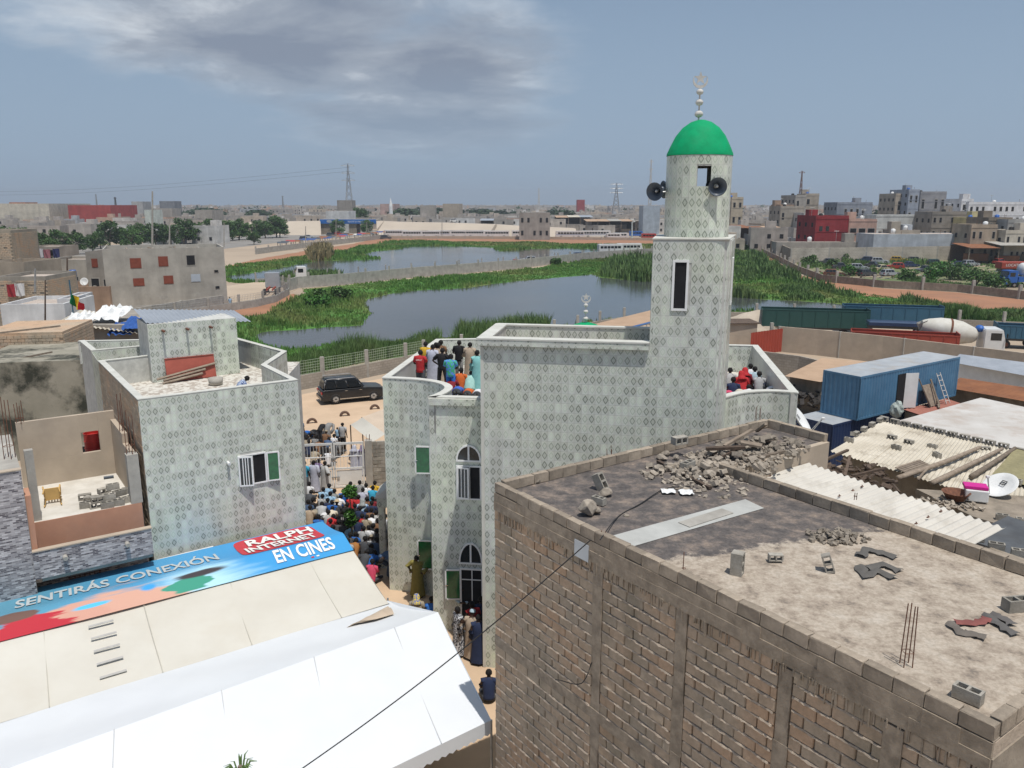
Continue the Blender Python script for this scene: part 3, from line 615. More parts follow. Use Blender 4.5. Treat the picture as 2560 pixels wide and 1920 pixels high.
pt_=tile_list([(-5.48,31.26),(-5.22,31.26)],0,2.7)
w=MB()
for t in pt_:add_tile(w,t)
for t in tile_list([(-5.5,31.20),(-4.55,31.20)],2.72,3.12):add_tile(w,t)
obj('tile_cladding',w,MT['tile'],pp,kind='stuff')
w=MB();w.box((-5.02,31.41,2.92),(1.0,.40,.42));obj('beam',w,MT['grout'],pp)
w=MB();w.add([(-5.6,31.1,3.14),(-4.3,31.1,3.14),(-4.3,32.6,3.14),(-5.6,32.6,3.14),(-4.6,31.1,4.0),(-4.6,32.6,4.0)],[(0,1,4),(1,2,5,4),(2,3,5),(3,0,4,5),(3,2,1,0)]);obj('roof',w,MT['white_trim'],pp)
# tiled house on the left
th=thing('tiled_house','pale tile-clad flat-roofed house left of the courtyard','house',(-12,31,0))
U=Vector((.823,.568));V=Vector((-.568,.823));H0=Vector((-12.5,26.3))
def hp(s,t):return H0+U*s+V*t
HW=5.5;ZH=8.42;ZF=7.32
h1=hp(HW,0);h2=h1+V*3.55;h3=h2+Vector((-.02,3.0));hl=hp(0,8.35)
hA=hl+V*.05-U*.0;well0=Vector((-18.76,35.6));back=Vector((-20.7,38.3));bk2=Vector((-13.5,39.2))
body=[H0,h1,h2,h3,Vector((-10.3,38.6)),bk2,back,well0,Vector((-18.2,35.0)),hl]
w=MB();w.prism([tuple(q)for q in body],0,ZF);obj('wall',w,MT['grout'],th)
pth=[H0,h1,h2,h3]
w=MB();strip_wall(w,[tuple(q)for q in pth],ZF+.002,ZH,.2);strip_wall(w,[tuple(hl),tuple(H0)],ZF+.003,ZH-.002,.2);strip_wall(w,[tuple(h3+Vector((0,.1))),tuple(bk2),tuple(back)],ZF+.004,ZH-.003,.2);strip_wall(w,[tuple(back),tuple(well0)],ZF+.005,ZH-.004,.2)
strip_wall(w,[tuple(well0),tuple(well0+U*2.6),tuple(hl+U*2.4+V*.3),tuple(hl)],ZF+.003,ZH-.006,.16);obj('roof_parapet',w,MT['grout'],th)
w=MB();strip_wall(w,[tuple(q)for q in pth],ZH+.002,ZH+.03,.22,.02);strip_wall(w,[tuple(hl),tuple(H0)],ZH+.003,ZH+.034,.22,.02);strip_wall(w,[tuple(h3+Vector((0,.1))),tuple(bk2),tuple(back)],ZH,ZH+.028,.22,.02);strip_wall(w,[tuple(back),tuple(well0)],ZH+.001,ZH+.032,.22,.02)
strip_wall(w,[tuple(well0),tuple(well0+U*2.6),tuple(hl+U*2.4+V*.3),tuple(hl)],ZH-.004,ZH+.026,.18,.02);obj('parapet_cap',w,MT['white_trim'],th)
w=MB();w.poly([tuple(q)for q in body],ZF+.012);obj('roof_floor',w,MT['marble_floor'],th)
tl=tile_list([tuple(H0),tuple(h1)],0,ZH-.01,[(3.15,4.1,4.8,5.9)])
tl+=tile_list([tuple(h1),tuple(h2),tuple(h3)],0,ZH-.01)
tl+=tile_list([tuple(well0-U*.0),tuple(hl)],5.2,ZH-.01)
for a,b in((h2+V*0-U*.21,h1-U*.21),):tl+=tile_list([tuple(a),tuple(b)],ZF+.02,ZH-.01)
tl+=tile_list([tuple(back+Vector((.1,-.2))),tuple(bk2+Vector((0,-.2))),tuple(h3+Vector((-.2,-.1)))],ZF+.02,ZH-.01)
tl+=tile_list([tuple(hl+U*.2),tuple(H0+U*.2)][::-1],ZF+.02,ZH-.01)
tl+=tile_list([tuple(hl+V*.1-V*.02),tuple(hl+U*2.4+V*.28)],ZF+.02,ZH-.01);tl+=tile_list([tuple(well0-V*.02),tuple(well0+U*2.6-V*.02)],ZF+.02,ZH-.01)
S0=Vector((-15.4,33.9));S1=S0+U*3.7;S2=S1+V*2.2;S3=S0+V*2.2
w=MB();w.prism([tuple(S0),tuple(S1),tuple(S2),tuple(S3)],ZF+.02,9.85);obj('stair_hut',w,MT['grout'],th)
tl+=tile_list([tuple(S0),tuple(S1)],ZF+.02,9.84);tl+=tile_list([tuple(S1),tuple(S2)],ZF+.02,9.84,[(1.0,2.1,7,9.5)])
w=MB();q=S1+V*1.0;q2=S1+V*1.9;e=U*.016;w.hexa([(q.x,q.y,ZF+.03),(q.x+e.x,q.y+e.y,ZF+.03),(q2.x+e.x,q2.y+e.y,ZF+.03),(q2.x,q2.y,ZF+.03),(q.x,q.y,9.4),(q.x+e.x,q.y+e.y,9.4),(q2.x+e.x,q2.y+e.y,9.4),(q2.x,q2.y,9.4)]);obj('doorway',w,MT['dark_in'],th)  # no opening here: dark sheet painted as the shade inside
def corr(mb,a,b,c,d,pitch=.18,amp=.03,cut=4):
 """corrugated sheet: waves run from edge ab to edge dc, repeating along ab"""
 a,b,c,d=Vector(a),Vector(b),Vector(c),Vector(d);n=max(4,int((b-a).length/pitch*6));up=(b-a).cross(d-a).normalized()
 if up.z<0:up=-up
 k=max(2,cut);vs=[]
 for j in range(k+1):
  for i in range(n+1):
   p=(a.lerp(b,i/n)).lerp(d.lerp(c,i/n),j/k);vs.append(p+up*amp*math.sin(2*math.pi*i/6))
 m=n+1;return mb.add(vs,[(j*m+i,j*m+i+1,(j+1)*m+i+1,(j+1)*m+i)for j in range(k)for i in range(n)])
w=MB();ov=.25
a_,b_,c_,d_=S0+V*.12,S1+U*.7+V*.12,S2+U*.7+V*.5,S3+V*.5
corr(w,(a_.x,a_.y,9.89),(b_.x,b_.y,9.62),(c_.x,c_.y,9.86),(d_.x,d_.y,10.22),.2,.025);obj('hut_roof',w,MT['zinc'],th)
for i in range(3):
 w=MB();q=S0+U*(.62+.98*i);w.box((q.x+.12*V.x*-1,q.y-.16,9.55),(.09,.42,.07),math.atan2(V.y,V.x)-R(90));obj('spout',w,MT['rust'],th)
place_tiles(th,tl,lambda t:abs((t[0]-H0).dot(V))<.05 and t[2]>4.4)
win=H0+U*3.1;ue=(U.x,U.y,0);nn=Vector((U.y,-U.x));wp=win+nn*.013
win_frame(th,(wp.x,wp.y,4.74),ue,1.02,1.17,bars=(.52,),name='window')
q=win+nn*.07;sash(th,(q.x,q.y,4.76),ue,.50,1.13,.42,MT['glass_dark'],bars=(.16,.25,.34))
q=win+U*1.03+nn*.07;sash(th,(q.x,q.y,4.76),ue,.46,1.13,.22,MT['green_pane'],handle=True,label='open sash with a green curtained pane')
w=MB();q=H0+U*2.75+nn*.1;w.tube([(q.x-nn.x*.1,q.y-nn.y*.1,5.75),(q.x+nn.x*.12,q.y+nn.y*.12,5.72)],.05,10);obj('drain_pipe',w,MT['white_paint'],th)
w=MB();q0,q1=hl+V*.0-U*.012,H0-U*.012
bw=MB()
for r_ in range(int((ZH-.02-3.0)/.2)):
 z=ZH-.02-.2*(r_+1)
 for k in range(21):
  s0=.42*k+(.21 if r_%2 else 0)-.1;s1=min(s0+.40,8.3);s0=max(s0,.02)
  if s1-s0<.05:continue
  a,b=H0+V*s0,H0+V*s1;o_=-U*(.010+random.random()*.012)
  bw.hexa([(a.x+o_.x,a.y+o_.y,z),(b.x+o_.x,b.y+o_.y,z),(b.x,b.y,z),(a.x,a.y,z),(a.x+o_.x,a.y+o_.y,z+.185),(b.x+o_.x,b.y+o_.y,z+.185),(b.x,b.y,z+.185),(a.x,a.y,z+.185)])
obj('side_blockwork',bw,MT['brick'],th,kind='stuff')
t=thing('red_door_leaf','red metal door leaf leaning flat against the tiled stair hut','door',(S0.x+.9,S0.y+.4,ZF+.02))
q0=S0+U*.55-V*.06;q1=S0+U*2.6-V*.06;q2=-V*.22
w=MB();w.hexa([(q0.x+q2.x,q0.y+q2.y,ZF+.03),(q1.x+q2.x,q1.y+q2.y,ZF+.03),(q1.x+q2.x*.8,q1.y+q2.y*.8,ZF+.03),(q0.x+q2.x*.8,q0.y+q2.y*.8,ZF+.03),(q0.x,q0.y,ZF+1.0),(q1.x,q1.y,ZF+1.0),(q1.x+V.x*.04,q1.y+V.y*.04,ZF+1.0),(q0.x+V.x*.04,q0.y+V.y*.04,ZF+1.0)])
MT['red_door']=pm('faded_red_paint',(0.40,0.105,0.075),(0.33,0.085,0.06),2,0.6);obj('leaf',w,MT['red_door'],t)
w=MB()
for k in(.0,.94):w.hexa([((q0+q2*(1-k)-V*.02).x,(q0+q2*(1-k)-V*.02).y,ZF+.04+k),((q1+q2*(1-k)-V*.02).x,(q1+q2*(1-k)-V*.02).y,ZF+.04+k),((q1+q2*(1-k)).x,(q1+q2*(1-k)).y,ZF+.04+k),((q0+q2*(1-k)).x,(q0+q2*(1-k)).y,ZF+.04+k),((q0+q2*(1-k)-V*.02).x,(q0+q2*(1-k)-V*.02).y,ZF+.08+k),((q1+q2*(1-k)-V*.02).x,(q1+q2*(1-k)-V*.02).y,ZF+.08+k),((q1+q2*(1-k)).x,(q1+q2*(1-k)).y,ZF+.08+k),((q0+q2*(1-k)).x,(q0+q2*(1-k)).y,ZF+.08+k)])
obj('rail',w,MT['red_door'],t)
for i,(s0,s1,z0,z1,d0)in enumerate(((.1,2.6,.22,.62,-.42),(.35,2.15,.16,.42,-.50),(.3,2.0,.06,.26,-.58))):
 w=MB();a=S0+U*s0+V*d0;b=S0+U*s1+V*(d0+.22);w.tube([(a.x,a.y,ZF+z0),(b.x,b.y,ZF+z1)],.055,4)
 obj('plank',w,MT['wood'],None,label=('long pale plank leaning against the red door leaf','shorter plank under the long one at the red door leaf','lowest plank lying before the red door leaf')[i],category='plank')
t=None
for i,(x,y,r,h)in enumerate(((600-40,962,.22,.3),)):
 c=P(x-20,y,ZF+.02);t=thing('wash_basin','round grey tub on the tiled house roof beside the crouching person','tub',c)
 w=MB();w.lathe([(.0,.02),(.24,.02),(.30,.30),(.31,.30),(.27,.04),(0,.04)],c,20);obj('bowl',w,MT['concrete'],t,smooth=True)
 # unfinished clad house at far left
ch=thing('clad_house','unfinished house with grey strip-tile cladding and open upper terrace','house',(-15,26,0))
K=Vector((-12.62,26.12));zs=4.88
def cp(s,t):return K-U*s+V*t
def cbox(mb,s0,s1,t0,t1,z0,z1):mb.prism([tuple(cp(s0,t0)),tuple(cp(s1,t0)),tuple(cp(s1,t1)),tuple(cp(s0,t1))],z0,z1)
w=MB();cbox(w,.02,3.35,.0,4.0,zs-.22,zs);obj('terrace_slab',w,MT['slab_white'],ch)
w=MB();cbox(w,.05,3.2,3.86,4.02,zs+.002,zs+.95);cbox(w,.05,.62,3.861,4.019,zs+.952,zs+2.42);cbox(w,1.22,3.2,3.861,4.019,zs+.952,zs+2.42);cbox(w,.622,1.218,3.862,4.018,zs+1.75,zs+2.419);obj('back_wall',w,MT['beige_plaster'],ch)
w=MB();cbox(w,.02,.2,.35,3.855,zs+.001,zs+1.75);cbox(w,.021,.199,1.5,3.854,zs+1.751,zs+2.1);obj('side_wall',w,MT['beige_plaster'],ch)
w=MB();cbox(w,-.02,.34,-.02,.33,zs+.001,zs+1.72);obj('column',w,MT['concrete'],ch)
w=MB();cbox(w,2.98,3.22,.1,.34,zs+.001,zs+2.35);obj('column',w,MT['concrete'],ch)
w=MB();cbox(w,.02,3.38,-.03,.0,3.2,zs-.004);cbox(w,3.24,3.40,-.9,-.035,3.2,zs+1.2);obj('orange_wall',w,MT['orange'],ch)
def cface(mb,s0,s1,t,z0,z1,wind=1):
 a,b=cp(s1,t),cp(s0,t);L=(b-a).length
 mb.quad((a.x,a.y,z0),(b.x,b.y,z0),(b.x,b.y,z1),(a.x,a.y,z1),[(0,z0),(L,z0),(L,z1),(0,z1)])
w=MB();cface(w,-.02,3.42,-1.06,3.38,4.28);a,b=cp(-.02,-1.06),cp(-.02,-.85)
cface(w,3.42,9.0,-1.0,0,6.95);cface(w,-.05,3.42,.3,0,3.2)
obj('strip_cladding',w,MT['clad'],ch)
w=MB();cbox(w,-.02,3.40,-1.05,-.88,3.385,4.275);cbox(w,3.41,9.0,-.99,3.8,0,6.94);cbox(w,-.05,3.41,.32,3.9,0,zs-.24);cbox(w,-.02,3.40,-.87,.1,3.2,3.37);obj('wall',w,MT['concrete'],ch)
w=MB();cbox(w,-.04,3.42,-1.09,-.86,4.283,4.32);obj('coping',w,MT['beige_plaster'],ch)
w=MB();cbox(w,3.39,9.0,-1.03,-.8,6.955,6.99);obj('coping',w,MT['beige_plaster'],ch)
w=MB();q=cp(2.2,.27)
for i in range(7):p=cp(1.5+.15*i,.26);w.box((p.x,p.y,2.3),(.025,.025,.75))
for z in(1.95,2.3,2.65):a,b=cp(1.45,.26),cp(2.45,.26);w.tube([(a.x,a.y,z),(b.x,b.y,z)],.015,4)
obj('window_grille',w,MT['rust'],ch)
for s in(.75,2.55):
 w=MB();p=cp(s,-1.08);w.tube([(p.x+V.x*.1,p.y+V.y*.1,3.95),(p.x-V.x*.16,p.y-V.y*.16,3.93)],.07,10);obj('drain_pipe',w,MT['concrete'],ch)
def rebar(cx,cy,z,h,n=4,r=.008,sp=.13,label='',cat='rebar',jig=.02):
 t=thing('rebar_bundle',label,cat,(cx,cy,z))
 for i in range(n):
  dx,dy=((-1,-1),(1,-1),(1,1),(-1,1))[i%4];w=MB();hh=h*random.uniform(.8,1.05)
  w.tube([(cx+dx*sp/2,cy+dy*sp/2,z-.05),(cx+dx*sp/2+random.uniform(-jig,jig),cy+dy*sp/2+random.uniform(-jig,jig),z+hh)],r,5);obj('bar',w,MT['rust'],t)
 w=MB();hs=[(cx-sp/2,cy-sp/2,z+.2*h),(cx+sp/2,cy-sp/2,z+.2*h),(cx+sp/2,cy+sp/2,z+.2*h),(cx-sp/2,cy+sp/2,z+.2*h),(cx-sp/2,cy-sp/2,z+.2*h)];w.tube(hs,r*.7,4);obj('stirrup',w,MT['rust'],t)
p=cp(.16,.16);rebar(p.x,p.y,zs+1.72,1.5,label='rusty rebar standing on the concrete column beside the tiled house',sp=.2,r=.012)
p=cp(.12,1.9);rebar(p.x,p.y,zs+2.1,1.3,n=3,label='rusty rebar on the side wall halfway along the open terrace',sp=.1,r=.012)
p=cp(3.05,3.9);rebar(p.x,p.y,zs+2.42,.75,label='rusty rebar on the far left corner of the plastered terrace wall',sp=.16,r=.012)
for k,(s,t_)in enumerate(((3.6,.6),(4.1,.2))):
 p=cp(s,t_);rebar(p.x,p.y,6.95,2.0,label=('rusty rebar rising from the clad wall nearest the terrace','rusty rebar rising from the clad wall at the picture edge')[k],sp=.22,r=.012)
p=cp(.78,4.55);t=thing('oil_drum','red oil drum with white lettering seen through the terrace window hole','drum',(p.x,p.y,zs+.55))
MT['drum_red']=pm('red_drum_paint',(0.50,0.030,0.025),(0.36,0.025,0.02),3,0.5,grime=0.2)
w=MB();z0=zs+.62
w.lathe([(0,0),(.29,0),(.30,.02),(.29,.05),(.29,.30),(.305,.32),(.29,.34),(.29,.58),(.305,.60),(.29,.62),(.29,.88),(.30,.9),(.275,.9),(.275,.8),(0,.8)],(p.x,p.y,z0),28);obj('shell',w,MT['drum_red'],t)
w=MB();tn=Vector((U.y,-U.x,0));text_mb('TOTAL',.13,Vector((p.x,p.y,z0+.1))+tn*.305-Vector((U.x,U.y,0))*.10,(U.x,U.y,0),(0,0,1),.01,w)
q=Vector((p.x,p.y,z0+.15))+tn*.31-Vector((U.x,U.y,0))*.19
w.extr([(.055*math.cos(R(30*i)),.055*math.sin(R(30*i)))for i in range(12)],q,(U.x,U.y,0),(0,0,1),tn*.006);obj('lettering',w,MT['white_paint'],t)
w=MB();pb=cp(.9,4.6);cbox(w,.2,1.8,4.1,5.1,zs+.3,zs+.60);obj('roof_ledge',w,MT['slab_white'],ch)
def plastic_chair(c,rz):
 t=thing('plastic_chair','yellow plastic armchair tipped over on the open terrace','chair',c,rz);m=pm('yellow_plastic',(0.66,0.43,0.16),(0.56,0.36,0.13),3,0.5)
 rm=Euler((R(-82),0,0)).to_matrix();of=Vector((0,0,.28))
 def T(q):return of+rm@Vector(q)
 w=MB();w.bm(bmesh_box((.46,.44,.03)),lambda q:T(q+Vector((0,0,.42))));lobj('seat',w,m,t)
 w=MB();w.tube([T((-.23,.22,.43)),T((-.24,.28,.7)),T((-.16,.31,.86)),T((.16,.31,.86)),T((.24,.28,.7)),T((.23,.22,.43))],.03,6);lobj('back_rim',w,m,t)
 for i in range(4):
  w=MB();x=-.13+.087*i;w.tube([T((x,.22,.43)),T((x,.30,.84))],.022,5);lobj('back_slat',w,m,t)
 for x in(-.22,.22):
  for y in(-.2,.2):
   w=MB();w.tube([T((x,y,.42)),T((x*1.15,y*1.2,0))],[.03,.02],6);lobj('leg',w,m,t)
  w=MB();w.tube([T((x*1.1,-.2,.42)),T((x*1.15,-.2,.64)),T((x*1.1,.2,.66))],.025,6);lobj('arm',w,m,t)
def bmesh_box(d):
 bm=bmesh.new();bmesh.ops.create_cube(bm,size=1)
 for v in bm.verts:v.co=Vector((v.co.x*d[0],v.co.y*d[1],v.co.z*d[2]))
 return bm
c=P(133,1268,zs+.005);plastic_chair(c,.5)
def hollow_block_mesh():
 mb=MB();L,D,Hh=.40,.19,.20;mb.box((0,-D/2+.015,0),(L,.03,Hh));mb.box((0,D/2-.015,0),(L,.03,Hh))
 for x in(-L/2+.02,0,L/2-.02):mb.box((x,0,0),(.04,D-.062,Hh-.002))
 return mb.mesh('block',MT['block_grey'])
HB=hollow_block_mesh()
def loose_block(c,rot,label,group=None,sc=1.0):o=link('cement_block',HB,None,c,rot,label=label,category='block',group=group);o.scale=(sc,sc,sc);return o
rows=[(215,1262,0),(240,1262,0),(268,1262,0),(295,1256,0),(225,1248,0),(250,1246,0),(318,1248,0),(245,1262,1),(275,1256,1),(300,1246,1),(262,1240,1),(285,1244,2),(322,1240,1),(212,1242,0)]
for i,(x,y,l)in enumerate(rows):
 c=P(x,y,zs+.1);loose_block((c.x,c.y,zs+.105+.2*l),(R(90)if i%3==1 else 0,0,math.atan2(U.y,U.x)+random.uniform(-.3,.3)),ORD[i]+' block in the heap of grey hollow blocks on the open terrace','blocks heaped on the terrace')
w=MB();c=P(273,1196,zs);w.tube([(c.x-.15,c.y-.1,zs+.06),(c.x+.15,c.y+.05,zs+.06)],.05,10);obj('plastic_pipe',w,MT['horn'],None,label='short grey plastic pipe on the terrace by the back wall',category='pipe')
# cement-block building in the foreground
K0=Vector((-0.381,17.039));FS=Vector((.5778,-.8162));FN=Vector((.8162,.5778));FA=math.atan2(FS.y,FS.x)
def kb(s,t,z):p=K0+FS*s+FN*t;return(p.x,p.y,z)
def kbox(mb,s0,s1,t0,t1,z0,z1):return mb.hexa([kb(s0,t0,z0),kb(s1,t0,z0),kb(s1,t1,z0),kb(s0,t1,z0),kb(s0,t0,z1),kb(s1,t0,z1),kb(s1,t1,z1),kb(s0,t1,z1)])
bb=thing('block_building','unrendered cement-block building with flat littered roof in the right foreground','building',(K0.x,K0.y,0))
RZ=8.58;FL=10.53
w=MB();kbox(w,.0,FL,.03,5.05,0,RZ-.03);kbox(w,.002,1.98,5.052,9.35,0,RZ-.028);obj('wall_core',w,MT['mortar'],bb)
w=MB()
def roofq(s0,s1,t0,t1,z):
 w.quad(kb(s0,t0,z),kb(s1,t0,z),kb(s1,t1,z),kb(s0,t1,z),[(s0,t0),(s1,t0),(s1,t1),(s0,t1)])
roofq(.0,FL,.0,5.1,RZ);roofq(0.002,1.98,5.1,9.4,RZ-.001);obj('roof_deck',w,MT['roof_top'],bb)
BW,BH,JT=.40,.195,.022
def brick_mesh(i):
 rnd=random.Random(i);mb=MB();bm=bmesh.new();bmesh.ops.create_cube(bm,size=1)
 for v in bm.verts:v.co=Vector((v.co.x*BW,v.co.y*.10,v.co.z*BH))
 bmesh.ops.bevel(bm,geom=list(bm.edges),offset=.012,segments=1,affect='EDGES')
 for v in bm.verts:v.co+=Vector((rnd.uniform(-.006,.006),rnd.uniform(-.006,.006),rnd.uniform(-.006,.006)))
 return mb.bm(bm).mesh('brick',MT['brick'])
BRICKS=[brick_mesh(i)for i in range(6)]
cols=(3.5,5.62,7.68,9.35);bands=((4.86,5.10),(8.16,8.36))
zbot=lambda s:1.2+s*.62
cand=[];rows_z=[]
z=.12;r_=0
zl=[]
for z0,z1 in((.1,4.86),(5.10,8.16)):
 k=int((z1-z0+JT)/(BH+JT));st=(z1-z0)/k
 for i in range(k):zl.append(z0+st*(i+.5))
for r_,zc in enumerate(zl):
 segs=[-.0]+[c for c in cols]+[FL]
 for a,b in zip(segs,segs[1:]):
  x0=a+(.125 if a>0 else .0);x1=b-(.125 if b<FL else .0);s=x0+(JT/2 if r_%2 else-BW/2+JT/2)
  while s<x1-.04:
   e=min(s+BW,x1-.01);b0=max(s,x0+.01)
   if e-b0>.06:cand.append(((b0+e)/2,zc,(e-b0)/BW))
   s+=BW+JT
vis=[c for c in cand if c[1]>zbot(c[0])]
vis.sort(key=lambda c:-c[0]);single=set(id(c)for c in vis[:300]);rest=MB()
g0=org(bb);holes=random.Random(5)
hole_list=[]
for c in cand:
 s,zc,sc=c;dp=random.uniform(-.004,.014);
 if id(c)in single and sc>.5 and holes.random()<.0:hole_list.append(c);continue
 p=kb(s,.045-dp,zc)
 if id(c)in single:
  o=link('brick',BRICKS[random.randrange(6)],bb,(p[0]-g0.x,p[1]-g0.y,p[2]-g0.z),(random.uniform(-.03,.03),random.uniform(-.012,.012),FA+random.uniform(-.012,.012)));o.scale=(sc,1,1)
 else:rest.box(p,(BW*sc,.10,BH),FA,random.uniform(-.02,.02),random.uniform(-.01,.01))
obj('rear_bricks',rest,MT['brick'],bb,kind='stuff')
mo=MB();rr=random.Random(11)
for i,zc in enumerate(zl):
 zj=zc-BH/2-JT/2;s=0.0;prev=None
 if zj>8.12:continue
 while s<FL:
  if zj>zbot(s)-.4 and min(abs(s-c)for c in cols)>.13:
   d=(.65*prev[1]if prev else 0)+.4*rr.choice((.0,.004,.01,.018,.034))*rr.uniform(.5,1.3);th=rr.uniform(.010,.024);dz=rr.uniform(-.006,.006)
   cur=(s,d,zj+dz,th)
   if prev and s-prev[0]<.08:
    a,b=prev,cur
    mo.hexa([kb(a[0],-.012-a[1],a[2]-a[3]),kb(b[0],-.012-b[1],b[2]-b[3]),kb(b[0],.04,b[2]-b[3]*.7),kb(a[0],.04,a[2]-a[3]*.7),kb(a[0],-.008-a[1]*.6,a[2]+a[3]*.6),kb(b[0],-.008-b[1]*.6,b[2]+b[3]*.6),kb(b[0],.04,b[2]+b[3]*.5),kb(a[0],.04,a[2]+a[3]*.5)])
   prev=cur
  else:prev=None
  s+=rr.uniform(.025,.06)
obj('mortar_ridges',mo,MT['mortar'],bb,kind='stuff')
w=MB()
for s,zc,sc in hole_list:w.box(kb(s,.055,zc),(BW*sc*.5,.06,BH*.7),FA)
if hole_list:obj('missing_brick_hole',w,MT['dark_in'],bb,kind='stuff')
for i,c in enumerate(cols):
 w=MB();zz_=0.0
 while zz_<8.1:
  h=rr.uniform(.5,1.1);wd=.12+rr.uniform(-.012,.02);kbox(w,c-wd,c+wd,-.012-rr.uniform(0,.018),.05,zz_,min(8.16,zz_+h)-.001);zz_+=h
 obj('concrete_column',w,MT['column_mud'],bb)
for z0,z1 in bands:
 w=MB();s=0.0
 while s<FL-.01:
  e=min(FL,s+rr.uniform(.5,1.4));kbox(w,s,e-.0005,-.018-rr.uniform(0,.016),.05,z0+rr.uniform(-.02,.02),z1+rr.uniform(-.02,.02));s=e
 obj('concrete_beam',w,MT['column_mud'],bb)
w=MB()
for i in range(170):
 s=rr.uniform(.1,FL-.1);h=rr.uniform(.05,.3);z1=8.18;kbox(w,s,s+rr.uniform(.008,.03),-.02-rr.uniform(0,.02),.02,z1-h,z1)
obj('cement_drips',w,MT['column_mud'],bb,kind='stuff')
def course(s0,t0,s1,t1,z,wd=.15,h=.22,L=.42,top=True):
 a=Vector((s0,t0));b=Vector((s1,t1));n=max(1,round((b-a).length/L));
 for i in range(n):
  p,q=a.lerp(b,i/n),a.lerp(b,(i+1)/n);m=(p+q)/2;d=(q-p);ang=FA+math.atan2(d.y,d.x)
  c=kb(m.x,m.y,z+h/2);mb=MB();mb.bbox((0,0,0),(d.length-.012,wd,h-rr.uniform(0,.03)),.012)
  for k,v in enumerate(mb.v):mb.v[k]=(v[0]+rr.uniform(-.006,.006),v[1]+rr.uniform(-.006,.006),v[2]+rr.uniform(-.008,.008))
  link('parapet_block',mb.mesh('parapet_block',MT['parapet']),bb,(c[0]-g0.x,c[1]-g0.y,c[2]-g0.z),(0,0,ang+rr.uniform(-.015,.015)))
course(.0,.065,FL,.065,RZ-.01,.15,.23)
w=MB();s=0.0
while s<FL-.01:
 e=min(FL,s+rr.uniform(.4,1.2));kbox(w,s,e-.0005,-.012-rr.uniform(0,.02),.05,8.34+rr.uniform(-.015,.015),RZ-.012+rr.uniform(-.01,.0));s=e
obj('slab_edge',w,MT['column_mud'],bb)
course(.075,.16,.075,9.3,RZ,.15,.24);course(2.03,5.1,FL,5.1,RZ,.15,.24);course(.1,9.36,1.98,9.36,RZ,.15,.24)
course(FL-.075,.16,FL-.075,5.0,RZ,.15,.23)
w=MB();kbox(w,1.9,2.06,5.2,9.4,0,RZ+.02);obj('side_wall',w,MT['beige_plaster'],bb)
w=MB();kbox(w,FL-.001,FL+.02,.0,5.05,0,8.35);obj('end_wall',w,MT['concrete_d'],bb)
w=MB();a=kb(FL+.022,1.0,6.2);
w.hexa([kb(FL+.021,.35,6.3),kb(FL+.05,.35,6.3),kb(FL+.05,1.5,6.3),kb(FL+.021,1.5,6.3),kb(FL+.021,.35,7.75),kb(FL+.05,.35,7.75),kb(FL+.05,1.5,7.75),kb(FL+.021,1.5,7.75)]);obj('shutter',w,MT['white_paint'],bb)
w=MB();w.poly([kb(3.35,.25,0),kb(3.95,.25,0),kb(4.12,4.02,0),kb(3.55,4.12,0)],RZ+.012)
obj('screed_strip',w,pm('pale_screed',(0.47,0.475,0.45),(0.38,0.385,0.365),1.6,0.85,0.1,grime=0.3,gcol=(0.24,0.22,0.2),gscale=1.4),bb)
w=MB();w.box(kb(3.80,2.6,RZ+.022),(.30,1.3,.016),FA,0,0);obj('zinc_patch',w,MT['concrete'],bb)
def kl(px,py,z=RZ):
 p=P(px,py,z);return p
def stone_mesh(i,sub=2):
 rnd=random.Random(i);bm=bmesh.new();bmesh.ops.create_icosphere(bm,subdivisions=sub,radius=.5)
 f=[Vector((rnd.uniform(-1,1),rnd.uniform(-1,1),rnd.uniform(-1,1))).normalized()for _ in range(9)];c=[rnd.uniform(.26,.42)for _ in range(9)]
 for v in bm.verts:
  for n,k in zip(f,c):
   d=v.co.dot(n)
   if d>k:v.co-=n*(d-k)
  v.co+=Vector((rnd.uniform(-.02,.02),)*3)
 return MB().bm(bm).mesh('stone',MT['stone'])
STONES=[stone_mesh(40+i)for i in range(7)]
def stone(c,r,label,sq=.7,mat=None,group=None,rz=None):
 o=link('rubble_stone',STONES[random.randrange(7)],None,(c[0],c[1],c[2]+r*sq*.42),(0,0,rz if rz is not None else random.uniform(0,6.3)),label=label,category='stone',group=group);o.scale=(r,r*random.uniform(.7,1),r*sq);return o
c=kl(1468,1290);stone(c,.42,'big dark boulder-like lump of cement on the near half of the bitumen roof',.95)
c=kl(1486,1285);stone(c,.30,'dark lump of cement lying right of the big dark lump',.7)
loose_block((kl(1500,1225).x,kl(1500,1225).y,RZ+.19),(R(8),R(62),FA+.4),'broken hollow block tipped on end in the middle of the bitumen roof')
c=kl(1512,1240);stone(c,.36,'pale broken block piece beside the tipped block',.6)
loose_block((kl(1497,1262).x,kl(1497,1262).y,RZ+.10),(0,0,FA+.2),'half cement block lying in front of the tipped block',sc=.75)
c=kl(1340,1206);stone(c,.28,'small grey stone by the back parapet at the roof corner',.45)
c=kl(1565,1285+5);stone(c,.16,'flat pale chip near the front edge of the bitumen roof',.3)
c=kl(1905,1075)
rub=[(1655,1150,.55),(1672,1178,.35),(1700,1190,.5),(1720,1178,.45),(1750,1200,.30),(1772,1195,.55),(1778,1170,.42),(1735,1165,.38),(1800,1188,.40),(1702,1160,.30),(1690,1150,.36),(1755,1178,.30),(1830,1180,.32),(1665,1138,.5),(1875,1130,.35),(1920,1105,.5),(1930,1120,.4),(1900,1128,.3),(1860,1150,.28),(1790,1150,.32),(1690,1210,.2),(1760,1212,.22),(1950,1128,.3),(1840,1140,.25),(1730,1140,.3),(1770,1138,.3)]
